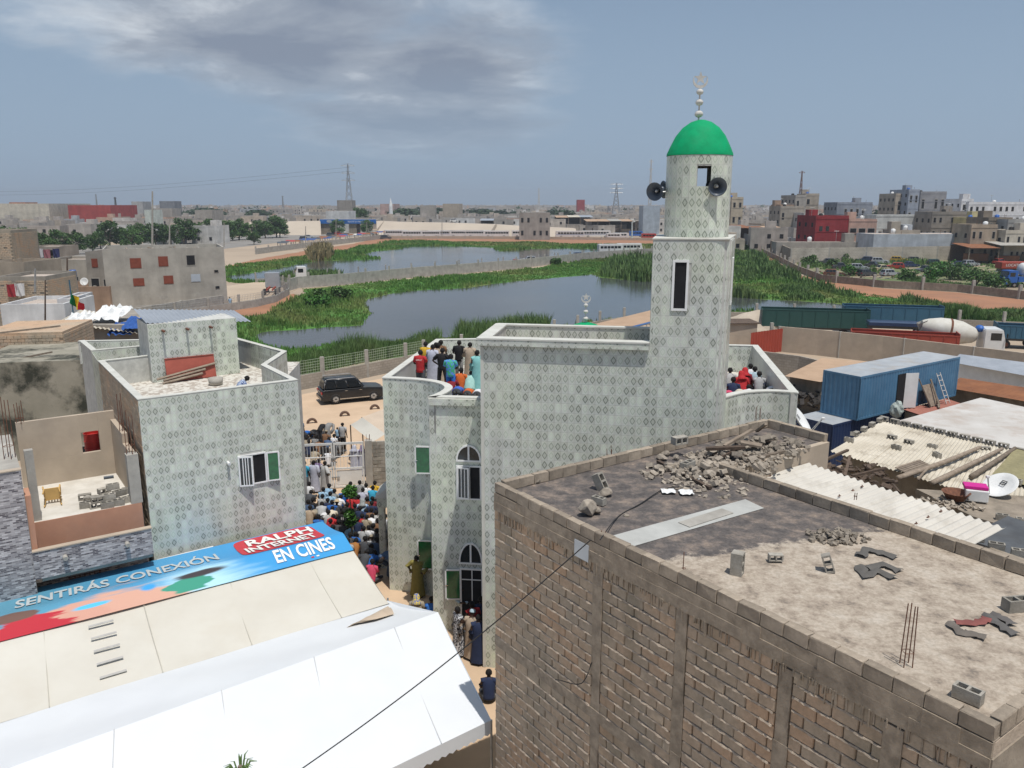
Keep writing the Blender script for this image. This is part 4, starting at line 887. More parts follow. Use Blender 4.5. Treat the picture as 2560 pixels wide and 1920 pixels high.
for i,(x,y,r)in enumerate(rub):
 c=kl(x,y);stone(c,r*.62,'lump of broken cement in the rubble heap on the roof corner',random.uniform(.45,.85),group='lumps in the rubble heap')
loose_block((kl(1697,1140).x,kl(1697,1140).y,RZ+.42),(R(90),0,FA+1.45),'whole hollow block with three cells on top of the rubble heap')
loose_block((kl(1718,1180).x,kl(1718,1180).y,RZ+.16),(0,0,FA+1.75),'pale whole block lying at the front of the rubble heap')
for i,(x,y,n)in enumerate(((1850,1165,90),(1790,1215,70),(1920,1125,90),(1700,1200,40))):
 w=MB();c0=kl(x,y)
 for k in range(n):
  r=rr.uniform(.03,.09);a,q=rr.uniform(0,6.28),rr.uniform(0,1)**.6*.85;w.box((c0.x+q*math.cos(a),c0.y+q*math.sin(a),RZ+r*.3),(r*1.4,r,r*.7),rr.uniform(0,3),rr.uniform(-.5,.5),rr.uniform(-.5,.5))
 obj('rubble_chips',w,MT['stone'],None,kind='stuff',label=('scatter of cement chips by the plank end','scatter of cement chips at the parapet corner','scatter of cement chips at the far corner of the roof','cement chips in front of the rubble heap')[i],category='rubble')
def plank(a,b,wd,th,label,mat='wood',name='plank'):
 a,b=Vector(a),Vector(b);d=b-a;w=MB();rz=math.atan2(d.y,d.x);ry=-math.atan2(d.z,math.hypot(d.x,d.y));w.box((a+b)/2,(d.length,wd,th),rz,0,ry)
 return obj(name,w,MT[mat],None,label=label,category=name.replace('_',' '))
def pz(px,py,dz):p=P(px,py,RZ+dz);return p
plank(pz(1811,1115,.15),pz(1880,1075,.45),.10,.06,'long pale beam leaning across the rubble heap','wood')
plank(pz(1765,1122,.25),pz(1862,1118,.32),.14,.07,'dark brown beam lying across the rubble heap','wood_dk')
plank(pz(1792,1148,.08),pz(1850,1120,.28),.05,.05,'thin dark stick in front of the brown beam','wood_dk')
plank(pz(1818,1130,.16),pz(1868,1138,.12),.16,.05,'short dark board under the brown beam','wood_dk')
plank(pz(1852,1105,.25),pz(1905,1115,.2),.28,.05,'wide grey board tilted in the rubble heap','wood')
plank(pz(1892,1078,.1),pz(1915,1060,.5),.08,.06,'broken post end standing at the far roof corner','wood')
plank(pz(1895,1145,.06),pz(1960,1128,.08),.09,.06,'brown plank at the right edge of the rubble','wood')
plank(pz(1900,1100,.12),pz(1935,1104,.12),.12,.04,'short brown board near the far roof parapet','wood_dk')
plank(P(1645,1153,RZ+.05),P(1776,1220,RZ+.05),.09,.06,'long dark steel angle lying along the rubble edge','wood_dk','steel_bar')
for i,(x,y,l)in enumerate(((1670,1232,'white torn plastic scrap on the bitumen roof near a cable'),(1715,1235,'smaller white plastic scrap right of the first one'),(1740,1200,'crumpled white sheet scrap beside the steel angle'))):
 w=MB();c=kl(x,y);n=6
 vs=[(c.x+(i_-n/2)*.05,c.y+(j_-3)*.05,RZ+.03+rr.uniform(0,.05))for j_ in range(7)for i_ in range(n+1)];w.add(vs,[(j_*7+i_,j_*7+i_+1,j_*7+i_+8,j_*7+i_+7)for j_ in range(6)for i_ in range(6)]);obj('plastic_scrap',w,MT['white_paint'],None,label=l,category='scrap')
loose_block((kl(1842,1435).x,kl(1842,1435).y,RZ+.2),(R(4),R(90),FA+.5),'hollow block standing on end near the front edge of the pale roof')
loose_block((kl(1938,1405).x,kl(1938,1405).y,RZ+.095),(R(90),0,FA+.9),'half block lying left of the standing hollow blocks',sc=.62)
loose_block((kl(2068,1428).x,kl(2068,1428).y,RZ+.15),(R(80),R(70),FA+.5),'hollow block standing on its face in the middle of the pale roof',sc=.8)
loose_block((kl(2540,1525).x,kl(2540,1525).y,RZ+.1),(0,0,.15),'whole block lying at the right edge of the pale roof')
loose_block((kl(2418,1752).x,kl(2418,1752).y,RZ+.1),(0,0,FA+.1),'block set on the near parapet corner of the roof',sc=.85)
def cloth_strip(pts,wd,name,label,mat,z0=RZ,th=.035):
 w=MB();q0_=[Vector(p)for p in pts];q=[a_.lerp(b_,k_/3)for a_,b_ in zip(q0_,q0_[1:])for k_ in range(3)]+[q0_[-1]]
 top=[]
 for i,p in enumerate(q):
  t=(q[min(i+1,len(q)-1)]-q[max(i-1,0)]).normalized();n=Vector((-t.y,t.x,0));k=wd*(1.25+.35*math.sin(i*2.3))
  for j in range(5):s=(j-2)/2;top.append((p.x+n.x*s*k,p.y+n.y*s*k,z0+p.z+.025*(1-s*s)+rr.uniform(0,.035)))
 fs=[(i*5+j,i*5+j+1,(i+1)*5+j+1,(i+1)*5+j)for i in range(len(q)-1)for j in range(4)]
 w.add(top,fs);return w
t=thing('discarded_trousers','pair of grey trousers lying crumpled on the pale roof','trousers',kl(2195,1400));gm=cloth((0.125,0.118,0.108))
for pts in(((2150,1395),(2165,1378),(2200,1385),(2240,1398)),((2150,1420),(2160,1445),(2195,1430),(2235,1450)),((2165,1425),(2210,1415),(2250,1432))):
 obj('leg',cloth_strip([tuple(kl(x,y)-Vector((0,0,RZ)))[:2]+(0.02,)for x,y in pts],.075,'leg','',gm),gm,t,smooth=True)
t=thing('discarded_coat','grey and red garment lying spread on the near part of the pale roof','garment',kl(2440,1560))
for pts,m in((((2375,1562),(2400,1585),(2440,1592),(2465,1600)),cloth((0.17,0.15,0.13))),(((2385,1560),(2420,1562),(2450,1560),(2470,1552)),cloth((0.24,0.085,0.075))),(((2465,1540),(2490,1560),(2515,1578),(2540,1592)),cloth((0.125,0.118,0.112))),(((2480,1538),(2510,1552),(2530,1568)),cloth((0.13,0.12,0.115)))):
 obj('sleeve',cloth_strip([tuple(kl(x,y)-Vector((0,0,RZ)))[:2]+(0.02,)for x,y in pts],.065,'s','',m),m,t,smooth=True)
for k,(x,y,h,n,l)in enumerate(((2266,1655,.95,4,'four rusty rebar rods standing on the near roof edge'),(1710,1428,.42,1,'single rusty rod on the front roof edge'),(1507,1350,.22,2,'short rusty rebar stubs at the front parapet'),(1523,1142,.30,3,'short rebar stubs on the back parapet before the tile wall'),(1893,1062,.62,4,'four dark rebar rods at the far roof corner'),(2150-12,1240,.12,2,'rebar stubs in the inner parapet'))):
 c=P(x,y,RZ+.05);rebar(c.x,c.y,RZ+.02,h,n=n,label=l,sp=.12 if n>2 else .05)
w=MB();c=[kl(1870,1300)]
w=MB();cb=kl(2090,1345)
for k in range(120):
 a,q=rr.uniform(0,6.28),rr.uniform(0,1)**.6;r=rr.uniform(.02,.07);w.box((cb.x+q*.62*math.cos(a),cb.y+q*.38*math.sin(a),RZ+r*.4+.08*(1-q)),(r*1.6,r,r),rr.uniform(0,3),rr.uniform(-.6,.6),rr.uniform(-.6,.6))
obj('dark_gravel_heap',w,MT['stone'],None,kind='stuff',label='dark heap of gravel by the inner parapet of the roof',category='gravel')
def wire(pts,r,label,name='cable',mat='trunk_w',sag=0):
 w=MB();w.tube(spline(pts,6)if len(pts)>2 else pts,r,5);return obj(name,w,MT[mat],None,label=label,category='cable')
wire([tuple(P(1500,1350,RZ+.26)),tuple(P(1545,1292,RZ+.02)),tuple(P(1600,1260,RZ+.03)),tuple(P(1662,1222,RZ+.04)),tuple(P(1725,1216,RZ+.02))],.012,'black cable snaking over the bitumen roof from the front parapet')
a,b=Vector(kb(3.3,-.05,8.6)),P(700,1960,4.6)
wire([tuple(a.lerp(b,t)-Vector((0,0,.18*math.sin(math.pi*t))))for t in(0,.25,.5,.75,1)],.012,'thin black overhead wire strung above the white tent')
wire([kb(3.42,-.05,6.1),kb(3.2,-.12,5.55),kb(2.5,-.1,5.25),kb(2.3,-.06,5.15)],.010,'black wire drooping from the concrete column of the block wall')
w=MB();w.box(kb(3.02,-.02,8.28),(.42,.03,.34),FA);obj('zinc_scrap',w,MT['zinc'],bb)
for i_ in range(3):
 w=MB();c0=[kl(1735,1185),kl(1830,1150),kl(1905,1115)][i_]
 for k in range(150):
  r=rr.uniform(.02,.10)*rr.choice((1,1,1.6));a,q=rr.uniform(0,6.28),rr.uniform(0,1)**.55*1.25;w.box((c0.x+q*math.cos(a),c0.y+q*math.sin(a)*.7,RZ+r*.3+max(0,.16*(1-q))),(r*1.6,r,r*.7),rr.uniform(0,3),rr.uniform(-.6,.6),rr.uniform(-.6,.6))
 obj('rubble_chips',w,MT['stone'],None,kind='stuff',label=('broken cement bits under the left of the rubble heap','broken cement bits under the middle of the rubble heap','broken cement bits under the right of the rubble heap')[i_],category='rubble')
 # tents
def sheet(mb,a,b,c,d,nu=24,nv=10,sag=.06,rip=.02,seed=1,uv=None):
 rn=random.Random(seed);a,b,c,d=map(Vector,(a,b,c,d));vs=[];uvs=[]
 for j in range(nv+1):
  for i in range(nu+1):
   s,t=i/nu,j/nv;p=a.lerp(b,s).lerp(d.lerp(c,s),t)
   p.z-=sag*math.sin(math.pi*t)*(.7+.3*math.sin(s*9+seed))+rip*math.sin(s*17+t*5+seed)*math.sin(math.pi*t);vs.append(p);uvs.append((s,t))
 m=nu+1;fs=[(j*m+i,j*m+i+1,(j+1)*m+i+1,(j+1)*m+i)for j in range(nv)for i in range(nu)]
 b0=len(mb.v);mb.add(vs,fs,[[uvs[k]for k in f]for f in fs]);return mb
EZ,RG=2.45,3.2
WR=P(1095,1530,RG);WL=WR+(P(23,1920,RG)-WR)*1.35;rd=(WL-WR)
WE=P(1228,1800,EZ)
CR=P(858,1337,RG);CL=CR+(P(0,1548,RG)-CR)*1.25;cd=CL-CR
CE=P(971,1509,EZ)
WF=P(985,1513,EZ-.06)+Vector((-.25,.35,-.02));WEl=WE+rd;WFl=CE+cd*1.3+Vector((-.2,.4,-.06))
wt=thing('white_tent','bright white gable tent in the lower left foreground','tent',(WR.x-4,WR.y-3,0))
mb=MB();sheet(mb,WR,WL,WEl,WE,36,12,.05,.012,2);obj('near_slope',mb,MT['tent_white'],wt,smooth=True)
mb=MB();sheet(mb,WL+Vector((0,0,-.003)),WR+Vector((0,0,-.003)),WF,WFl,36,12,.10,.025,5);obj('far_slope',mb,MT['tent_white'],wt,smooth=True)
mb=MB();sheet(mb,WF,WR-Vector((0,0,.01)),WR-Vector((.01,0,.012)),WE,10,8,.0,.01,7);obj('gable',mb,MT['tent_white'],wt,smooth=True)
mb=MB();n=70;e=WEl-WE
for i in range(n):
 p,q=WE+e*(i/n),WE+e*((i+1)/n);m=(p+q)/2;mb.add([p,q,q-Vector((0,0,.34)),m-Vector((0,0,.40)),p-Vector((0,0,.34))],[(0,1,2,3,4)])
obj('scalloped_valance',mb,MT['tent_white'],wt)
for k,(p,s)in enumerate(((WE,.4),(WF,0),(WE+rd*.33,0),(WF+rd*.33,0),(WE+rd*.66,0),(WF+rd*.66,0))):
 mb=MB();mb.tube([(p.x,p.y,0),(p.x,p.y,EZ)],.03,8);obj('pole',mb,MT['steel'],wt)
CR=P(858,1337,RG);CL=CR+(P(0,1548,RG)-CR)*1.25;cd=CL-CR
CE=P(971,1509,EZ);gd=CE-CR;CF=CR-Vector((gd.x*.6,gd.y*.6,-gd.z*.6));CFl=CF+cd;CEl=CE+cd
ct=thing('cream_tent','cream gable tent with blue film banner over its ridge','tent',(CR.x-4,CR.y-3,0))
mb=MB();sheet(mb,CR,CL,CEl,CE,36,12,.09,.02,3);obj('near_slope',mb,MT['tent_cream'],ct,smooth=True)
mb=MB();sheet(mb,CL-Vector((0,0,.003)),CR-Vector((0,0,.003)),CF,CFl,36,12,.08,.02,4);obj('far_slope',mb,MT['tent_cream'],ct,smooth=True)
mb=MB();sheet(mb,CE,CR-Vector((0,0,.01)),CR-Vector((.01,0,.012)),CF,8,6,0,.01,9);obj('gable',mb,MT['tent_cream'],ct,smooth=True)
for p in(CE,CF,CE+cd*.4,CF+cd*.4):
 mb=MB();mb.tube([(p.x,p.y,0),(p.x,p.y,EZ)],.03,8);obj('pole',mb,MT['steel'],ct)
MT['seam_v']=pm('vent_strip_grey',(.46,.45,.42),(.38,.37,.35),8,.7)
for i in range(5):
 s=.60;p0=CR+cd*.615;p1=CE+cd*.60;f=.34+.135*i;c=p0.lerp(p1,f);d=cd.normalized();sl=(CE-CR).normalized();nn_=d.cross(sl).normalized()
 if nn_.z<0:nn_=-nn_
 mb=MB();c=c+nn_*.02
 mb.extr([(-.33,-.04),(.33,-.04),(.33,.04),(-.33,.04)],c,d,sl,nn_*.012);obj('vent_strip',mb,MT['seam_v'],ct)
def seams(tent,r0,r1,e0,e1,n,mat,lift=.02):
 for i in range(n):
  f=(i+.6)/n;a,b=r0.lerp(r1,f),e0.lerp(e1,f+.01*math.sin(i*2.0));w=MB();pts=[]
  for k in range(9):t_=k/8;p=a.lerp(b,t_);p.z+=lift-.075*math.sin(math.pi*t_);pts.append(p)
  w.tube(pts,.012,4,False);obj('seam',w,mat,tent)
MT['seam']=pm('tarpaulin_seam',(.62,.63,.63),(.56,.57,.57),2,.7);MT['seam_c']=pm('cream_seam',(.55,.53,.46),(.5,.48,.41),2,.7)
seams(wt,WR,WL,WE,WEl,6,MT['seam']);seams(ct,CR,CL,CE,CEl,5,MT['seam_c'])
def banner_mat():
 m,nt,b=new_mat('printed_banner');uv=nt.nodes.new('ShaderNodeUVMap');uv.uv_map='UVMap';sp=nt.nodes.new('ShaderNodeSeparateXYZ');nt.links.new(uv.outputs[0],sp.inputs[0])
 M_=lambda op,a,c=None,cl=False:math_n(nt,op,a,c,cl)
 n=nt.nodes.new('ShaderNodeTexNoise');nt.links.new(uv.outputs[0],n.inputs['Vector']);n.inputs['Scale'].default_value=7;n.inputs['Detail'].default_value=3
 def soft(cx,cy,rx,ry,s=.12):
  ex=M_('DIVIDE',M_('SUBTRACT',sp.outputs[0],cx),rx);ey=M_('DIVIDE',M_('SUBTRACT',sp.outputs[1],cy),ry)
  d=M_('SQRT',M_('ADD',M_('MULTIPLY',ex,ex),M_('MULTIPLY',ey,ey)));d=M_('ADD',d,M_('MULTIPLY',M_('SUBTRACT',n.outputs[0],.5),1.5))
  r=nt.nodes.new('ShaderNodeMapRange');r.interpolation_type='SMOOTHSTEP';nt.links.new(d,r.inputs[0]);r.inputs[1].default_value=1-s;r.inputs[2].default_value=1+s;r.inputs[3].default_value=1;r.inputs[4].default_value=0
  return r.outputs[0]
 col=mix(nt,.0,(0.045,0.27,0.58),(0,0,0))
 g=nt.nodes.new('ShaderNodeMapRange');nt.links.new(sp.outputs[0],g.inputs[0]);g.inputs[1].default_value=.25;g.inputs[2].default_value=.75
 col=mix(nt,g.outputs[0],(0.05,0.31,0.64),(0.10,0.30,0.42))
 col=mix(nt,soft(.40,.90,.12,.45,.5),col,(0.42,0.68,0.80));col=mix(nt,soft(.55,1.0,.15,.5,.2),col,(0.62,0.36,0.27));col=mix(nt,soft(.66,.80,.07,.26),col,(0.60,0.33,0.25))
 col=mix(nt,soft(.41,.78,.055,.20,.1),col,(0.05,0.30,0.21));col=mix(nt,soft(.385,.60,.06,.07,.3),col,(0.05,0.04,0.045));col=mix(nt,soft(.62,.72,.035,.05,.3),col,(0.10,0.50,0.80));col=mix(nt,soft(.50,.62,.02,.08,.3),col,(0.05,0.33,0.70));col=mix(nt,soft(.76,.95,.09,.36,.06),col,(0.48,0.03,0.045));col=mix(nt,soft(.78,.55,.05,.10),col,(0.16,0.09,0.07))
 nt.links.new(col,b.inputs['Base Color']);b.inputs['Roughness'].default_value=0.45;return m
bt=thing('film_banner','blue printed cinema banner laid over the ridge of the cream tent','banner',(CR.x-3,CR.y-2,RG))
up=Vector((0,0,.075));s_=(CE-CR);bl=.25;f_=(CF-CR);fl=.98
def bpt(s,v):
 base=CR+cd*s
 if v<=.45:q=base+f_*(fl*(1-v/.45))
 else:q=base+s_*(bl*((v-.45)/.55))
 sg=-.08*math.sin(math.pi*((v-.45)/.55*bl if v>.45 else fl*(1-v/.45)))
 return q+up+Vector((0,0,sg))
mb=MB();nu,nv=60,16;vs=[bpt(i/nu,j/nv)for j in range(nv+1)for i in range(nu+1)];m=nu+1
fs=[(j*m+i,j*m+i+1,(j+1)*m+i+1,(j+1)*m+i)for j in range(nv)for i in range(nu)];uvs=[((k%m)/nu,(k//m)/nv)for k in range(len(vs))]
mb.add(vs,fs,[[uvs[k]for k in f]for f in fs]);obj('printed_sheet',mb,banner_mat(),bt,smooth=True)
def s_px(px,v=.45):
 lo,hi=-.1,1.0
 for _ in range(40):
  m_=(lo+hi)/2;q=bpt(m_,v);dz=q.y*CP+(CAM_H-q.z)*SP;x=1280+FPX*q.x/dz
  if x>px:lo=m_
  else:hi=m_
 return(lo+hi)/2
def banner_text(txt,s0,s1,v0,v1,mat,dz,name='lettering',bold=0.0):
 raw=text_mb(txt,1.0,(0,0,0),(1,0,0),(0,1,0),0,None,None,'LEFT',bold);x1=max(p[0]for p in raw.v);y0=min(p[1]for p in raw.v);y1=max(p[1]for p in raw.v)
 raw.v=[tuple(bpt(s0+(s1-s0)*p[0]/x1,v0+(v1-v0)*(p[1]-y0)/(y1-y0))+Vector((0,0,dz)))for p in raw.v];return obj(name,raw,mat,bt)
MT['print_white']=pm('white_print',(0.80,0.80,0.78),(0.76,0.76,0.74),3,0.5);MT['print_red']=pm('red_print',(0.55,0.05,0.07),(0.50,0.045,0.06),3,0.5);MT['print_grey']=pm('pale_grey_print',(0.50,0.55,0.56),(0.45,0.50,0.51),3,0.5)
banner_text('SENTIRÁS CONEXIÓN',s_px(38,.25),s_px(540,.2),.34,.12,MT['print_grey'],.03,bold=.02)
banner_text('EN CINES',s_px(688,.7),s_px(834,.7),.86,.485,MT['print_white'],.03,bold=.025)
mb=MB();q=[];nr=6
for r_ in range(nr+1):
 for i in range(28):
  a=2*math.pi*i/28;ca,sa=math.cos(a),math.sin(a);k=.30;f=r_/nr
  q.append(bpt(s_px(700,.25)+.5*f*(s_px(597,.25)-s_px(800,.25))*(abs(ca)**k)*(1 if ca>0 else-1),.225+.205*f*(abs(sa)**k)*(1 if sa>0 else-1))+Vector((0,0,.018)))
mb.add(q,[(r_*28+i,r_*28+(i+1)%28,(r_+1)*28+(i+1)%28,(r_+1)*28+i)for r_ in range(nr)for i in range(28)]);o_=obj('title_plate',mb,MT['print_red'],bt)
banner_text('RALPH',s_px(622,.2),s_px(785,.2),.20,.06,MT['print_white'],.05,bold=.03);banner_text('INTERNET',s_px(615,.3),s_px(788,.3),.39,.23,MT['print_white'],.05,bold=.03)
for s,v in((s_px(782,.92),.92),(s_px(795,.92),.92)):
 mb=MB();q=bpt(s,v)+Vector((0,0,.014));mb.extr([(-.05,-.035),(.05,-.035),(.05,.035),(-.05,.035)],q,cd.normalized(),s_.normalized(),(0,0,.004));obj('icon',mb,MT['print_red']if v<.9 or s>s_px(790,.92)else MT['print_white'],bt)
mb=MB();a=P(945,1530,EZ+.35)
sheet(mb,P(862,1572,EZ+.2),P(970,1515,EZ+.15),P(985,1535,EZ+.35),P(940,1548,EZ+.4),8,4,-.1,.05,3);obj('tarpaulin_scrap',mb,MT['tent_beige'],None,smooth=True,label='crumpled beige tarpaulin scrap where the two tents meet',category='tarpaulin')
vl=thing('white_valance','white scalloped awning valance at the foot of the tiled house','awning',P(395,1412,2.6));va,vb=P(393,1402,2.75),P(533,1368,2.75);mb=MB();n=7
for i in range(n):
 p,q=va.lerp(vb,i/n),va.lerp(vb,(i+.92)/n);m=(p+q)/2;mb.add([p,q]+[m+(q-p)*.5*math.cos(math.pi*k/8)-Vector((0,0,.28+.22*math.sin(math.pi*k/8)))for k in range(9)],[tuple(range(11))])
obj('scallops',mb,MT['tent_white'],vl);mb=MB();mb.tube([va,vb],.05,6);obj('rail',mb,MT['white_paint'],vl)
mb=MB();sheet(mb,va,vb,vb+Vector((.9,-1.2,-.1)),va+Vector((.9,-1.2,-.1)),12,4,.05,.01,2);obj('cover',mb,MT['tent_cream'],vl,smooth=True)
# courtyard, yard, ponds and banks
def px_poly(pts,z):return[(*XY(x,y,z),z)for x,y in pts]
def inside(p,poly):
 c=False;n=len(poly);j=n-1
 for i in range(n):
  a,b=poly[i],poly[j]
  if(a[1]>p[1])!=(b[1]>p[1])and p[0]<(b[0]-a[0])*(p[1]-a[1])/(b[1]-a[1])+a[0]:c=not c
  j=i
 return c
def smooth_px(pts,n=4):
 q=[Vector((x,y,0))for x,y in pts];m=len(q);out=[]
 for i in range(m):
  a,b,c,d=q[i-1],q[i],q[(i+1)%m],q[(i+2)%m]
  for k in range(n):
   t=k/n;v=.5*((2*b)+(c-a)*t+(2*a-5*b+4*c-d)*t*t+(3*b-a-3*c+d)*t**3);out.append((v.x,v.y))
 return out
def rough_edge(poly,amp,seed):
 rn=random.Random(seed);out=[]
 n=len(poly)
 for i in range(n):
  a,b=Vector(poly[i][:2]),Vector(poly[(i+1)%n][:2]);L=(b-a).length;k=max(1,min(14,int(L/2.0)))
  for j in range(k):
   p=a.lerp(b,j/k);s=amp*min(1,p.length/120);out.append((p.x+rn.uniform(-s,s),p.y+rn.uniform(-s,s),poly[i][2]))
 return out
cy=px_poly([(650,1020),(760,985),(960,945),(1100,925),(1280,900),(1330,1100),(1300,1700),(1260,2100),(-300,2100),(-100,1500),(500,1200)],.012)
g=MB();g.poly(cy);struct('courtyard_ground',g,MT['sand'])
G1=px_poly([(715,955),(800,925),(900,905),(1000,890),(1200,858),(1400,830),(1650,800),(1850,798),(2100,800),(2560,824),(2800,840),(2800,800),(2560,785),(2420,760),(2300,748),(2180,736),(2060,720),(1990,702),(1945,672),(1900,640),(1870,616),(1835,612),(1640,638),(1480,650),(1280,676),(1022,697),(871,712),(770,722),(742,745),(715,768),(660,786),(560,800),(560,850),(640,900)],.02)
G1=rough_edge(G1,.8,1);g=MB();g.poly(G1);struct('grass_bank',g,MT['grass_base'])
G2=px_poly([(535,700),(548,668),(640,655),(720,648),(780,638),(850,628),(905,617),(960,606),(1000,602),(1280,606),(1500,612),(1660,610),(1660,640),(1530,652),(1280,668),(1050,687),(880,700),(700,704),(600,708)],.02)
G2=rough_edge(G2,1.0,2);g=MB();g.poly(G2);struct('far_grass_bank',g,MT['grass_base'])
W1=rough_edge(px_poly(smooth_px([(652,853),(712,871),(779,868),(828,859),(900,853),(987,853),(1060,845),(1132,842),(1200,827),(1400,818),(1620,792),(1840,777),(2000,783),(2150,787),(2215,779),(2205,769),(2100,760),(1990,752),(1900,748),(1760,735),(1680,712),(1620,703),(1504,694),(1482,686),(1442,690),(1280,704),(1161,720),(1045,726),(970,735),(932,746),(909,758),(929,784),(906,801),(909,813),(825,817),(756,824),(654,831)],3),.05),.35,3)
g=MB();g.poly(W1);struct('pond_water',g,MT['water'])
W2=rough_edge(px_poly(smooth_px([(560,692),(640,681),(776,655),(825,652),(900,650),(952,645),(906,639),(929,630),(996,623),(1016,617),(1117,615),(1233,620),(1250,628),(1335,622),(1442,621),(1520,626),(1535,645),(1280,667),(1050,685),(880,699),(700,702),(600,703)],3),.05),.5,4)
g=MB();g.poly(W2);struct('far_pond_water',g,MT['water'])
for nm,pts in(('dirt_path',[(1890,600),(1925,640),(1960,668),(2010,690),(2070,702),(2209,721),(2394,731),(2560,750),(2800,775),(2800,800),(2560,800),(2420,766),(2260,748),(2150,738),(2060,722),(1985,702),(1945,676),(1905,645),(1878,612)]),('red_bank',[(545,672),(640,648),(760,628),(880,610),(960,592),(1100,590),(1300,592),(1660,596),(1660,612),(1500,613),(1280,607),(1000,603),(960,607),(905,618),(850,629),(780,639),(720,649),(640,657),(560,676)]),('red_shore',[(560,765),(620,760),(680,745),(725,735),(752,742),(735,758),(700,772),(655,786),(600,792),(520,800),(470,790)])):
 g=MB();g.poly(rough_edge(px_poly(pts,.035),.5,len(pts)));struct(nm,g,MT['red_dirt'])
g=MB();g.poly(px_poly([(560,716),(640,705),(760,702),(880,694),(1050,678),(1280,661),(1480,642),(1660,630),(1660,637),(1480,650),(1280,673),(1022,695),(871,710),(744,722),(700,740),(560,770),(330,790),(330,760),(560,745)],.03));struct('pond_road',g,pm('sandy_road',(0.50,0.405,0.30),(0.41,0.33,0.245),.1,.95))
g=MB();g.poly(px_poly([(-600,640),(0,628),(400,606),(620,590),(860,577),(1100,571),(1700,566),(1700,575),(1100,582),(900,590),(700,606),(560,622),(300,650),(-600,700)],.03));struct('main_road',g,MT['road'])
def tri_tufts(name,polys,holes,n,h,wd,mat,seed,label,lean=.35,clump=None,z=0.0):
 rn=random.Random(seed);mb=MB();vs=[];fs=[];cnt=0;tri=0
 xs=[p[0]for q in polys for p in q];ys=[p[1]for q in polys for p in q];x0,x1,y0,y1=min(xs),max(xs),min(ys),max(ys)
 while cnt<n and tri<n*30:
  tri+=1;yy=y0+(y1-y0)*rn.random()**1.6;xx=rn.uniform(x0,x1)
  if abs(xx)>yy*.68+2 or not any(inside((xx,yy),q)for q in polys)or any(inside((xx,yy),q)for q in holes):continue
  k=1.0 if clump is None else clump(xx,yy,rn)
  if k<=0:continue
  sc=max(.8,yy/110)
  for b in range(4):
   a=rn.uniform(0,6.28);hh=h*k*rn.uniform(.5,1.15);ww=wd*sc*rn.uniform(.7,1.3);px_,py_=xx+rn.uniform(-.35,.35)*sc,yy+rn.uniform(-.35,.35)*sc
   la=rn.uniform(0,6.28);lx,ly=math.cos(la)*hh*lean*rn.random(),math.sin(la)*hh*lean*rn.random();dx,dy=math.cos(a)*ww/2,math.sin(a)*ww/2;i=len(vs)
   vs+=[(px_-dx,py_-dy,z),(px_+dx,py_+dy,z),(px_+dx*.7+lx*.4,py_+dy*.7+ly*.4,z+hh*.6),(px_-dx*.7+lx*.4,py_-dy*.7+ly*.4,z+hh*.6),(px_+lx,py_+ly,z+hh)];fs+=[(i,i+1,i+2,i+3),(i+3,i+2,i+4)]
  cnt+=1
 mb.add(vs,fs);return obj(name,mb,mat,None,kind='stuff',label=label,category='grass')
holes1=[W1,px_poly([(1890,600),(1960,668),(2070,702),(2209,721),(2394,731),(2560,750),(2800,775),(2800,800),(2560,800),(2420,766),(2260,748),(2060,722),(1905,645),(1878,612)],0)]
from mathutils import noise as mn
def cl1(x,y,rn):return max(.25,.9+1.2*mn.noise((x*.05,y*.05,0)))
tri_tufts('marsh_grass',[G1],holes1,15000,.55,.16,MT['blade'],5,'short bright green marsh grass covering the pond banks',clump=cl1)
tri_tufts('far_marsh_grass',[G2],[W2],5000,.8,.20,MT['blade'],6,'green grass on the banks of the far pond',clump=cl1)
def reeds(name,pts,n,h,wd,mat,seed,label,clump=None):return tri_tufts(name,[px_poly(pts,0)],[],n,h,wd,mat,seed,label,.45,clump)
def clr(x,y,rn):return max(.35,1+.9*mn.noise((x*.22,y*.16,3.0)))
def clr2(x,y,rn):
 k=mn.noise((x*.13,y*.05,8.0));return 0 if k<-.02 else .45+2.2*k
reeds('reed_thicket',[(718,955),(735,925),(850,898),(960,878),(1040,868),(1100,856),(1100,868),(1010,890),(900,908),(800,930)],2600,1.75,.10,MT['reed'],8,'tall reeds between the near mesh fence and the pond',clr)
reeds('reed_thicket',[(1130,862),(1150,835),(1290,812),(1370,812),(1370,830),(1240,850)],900,1.7,.10,MT['reed'],9,'reeds on the pond edge behind the mosque terrace',clr)
reeds('reed_thicket',[(1500,692),(1530,655),(1660,642),(1660,704),(1600,705)],1300,2.2,.22,MT['reed'],10,'reed clump in the water left of the minaret',clr)
reeds('reed_thicket',[(1835,745),(1835,625),(1880,625),(1940,675),(2010,708),(2080,728),(2150,745),(2000,752)],2600,1.7,.24,MT['reed'],11,'dense reeds on the right bank beside the minaret',clr2)
reeds('reed_thicket',[(2200,775),(2260,752),(2420,765),(2560,790),(2700,800),(2700,832),(2560,818),(2300,800)],3000,1.5,.18,MT['reed'],12,'tall reeds on the near right bank behind the truck yard',clr2)
reeds('reed_thicket',[(770,640),(800,625),(830,632),(825,650),(780,655)],400,3.2,.3,MT['reed_dry'],13,'tan dry reed clump on the shore of the far pond')
reeds('reed_thicket',[(690,705),(720,690),(850,688),(850,698),(760,706)],500,1.6,.2,MT['reed'],14,'reeds along the wall between the two ponds')
reeds('bank_bushes',[(655,812),(690,770),(775,735),(870,728),(870,752),(800,778),(720,815)],1500,.75,.2,MT['blade'],15,'rough green bushes on the left peninsula of the pond',clr)
SG=px_poly([(1990,676),(2056,700),(2209,716),(2394,726),(2560,745),(2760,768),(2760,690),(2515,648),(2200,652),(1985,655)],.03)
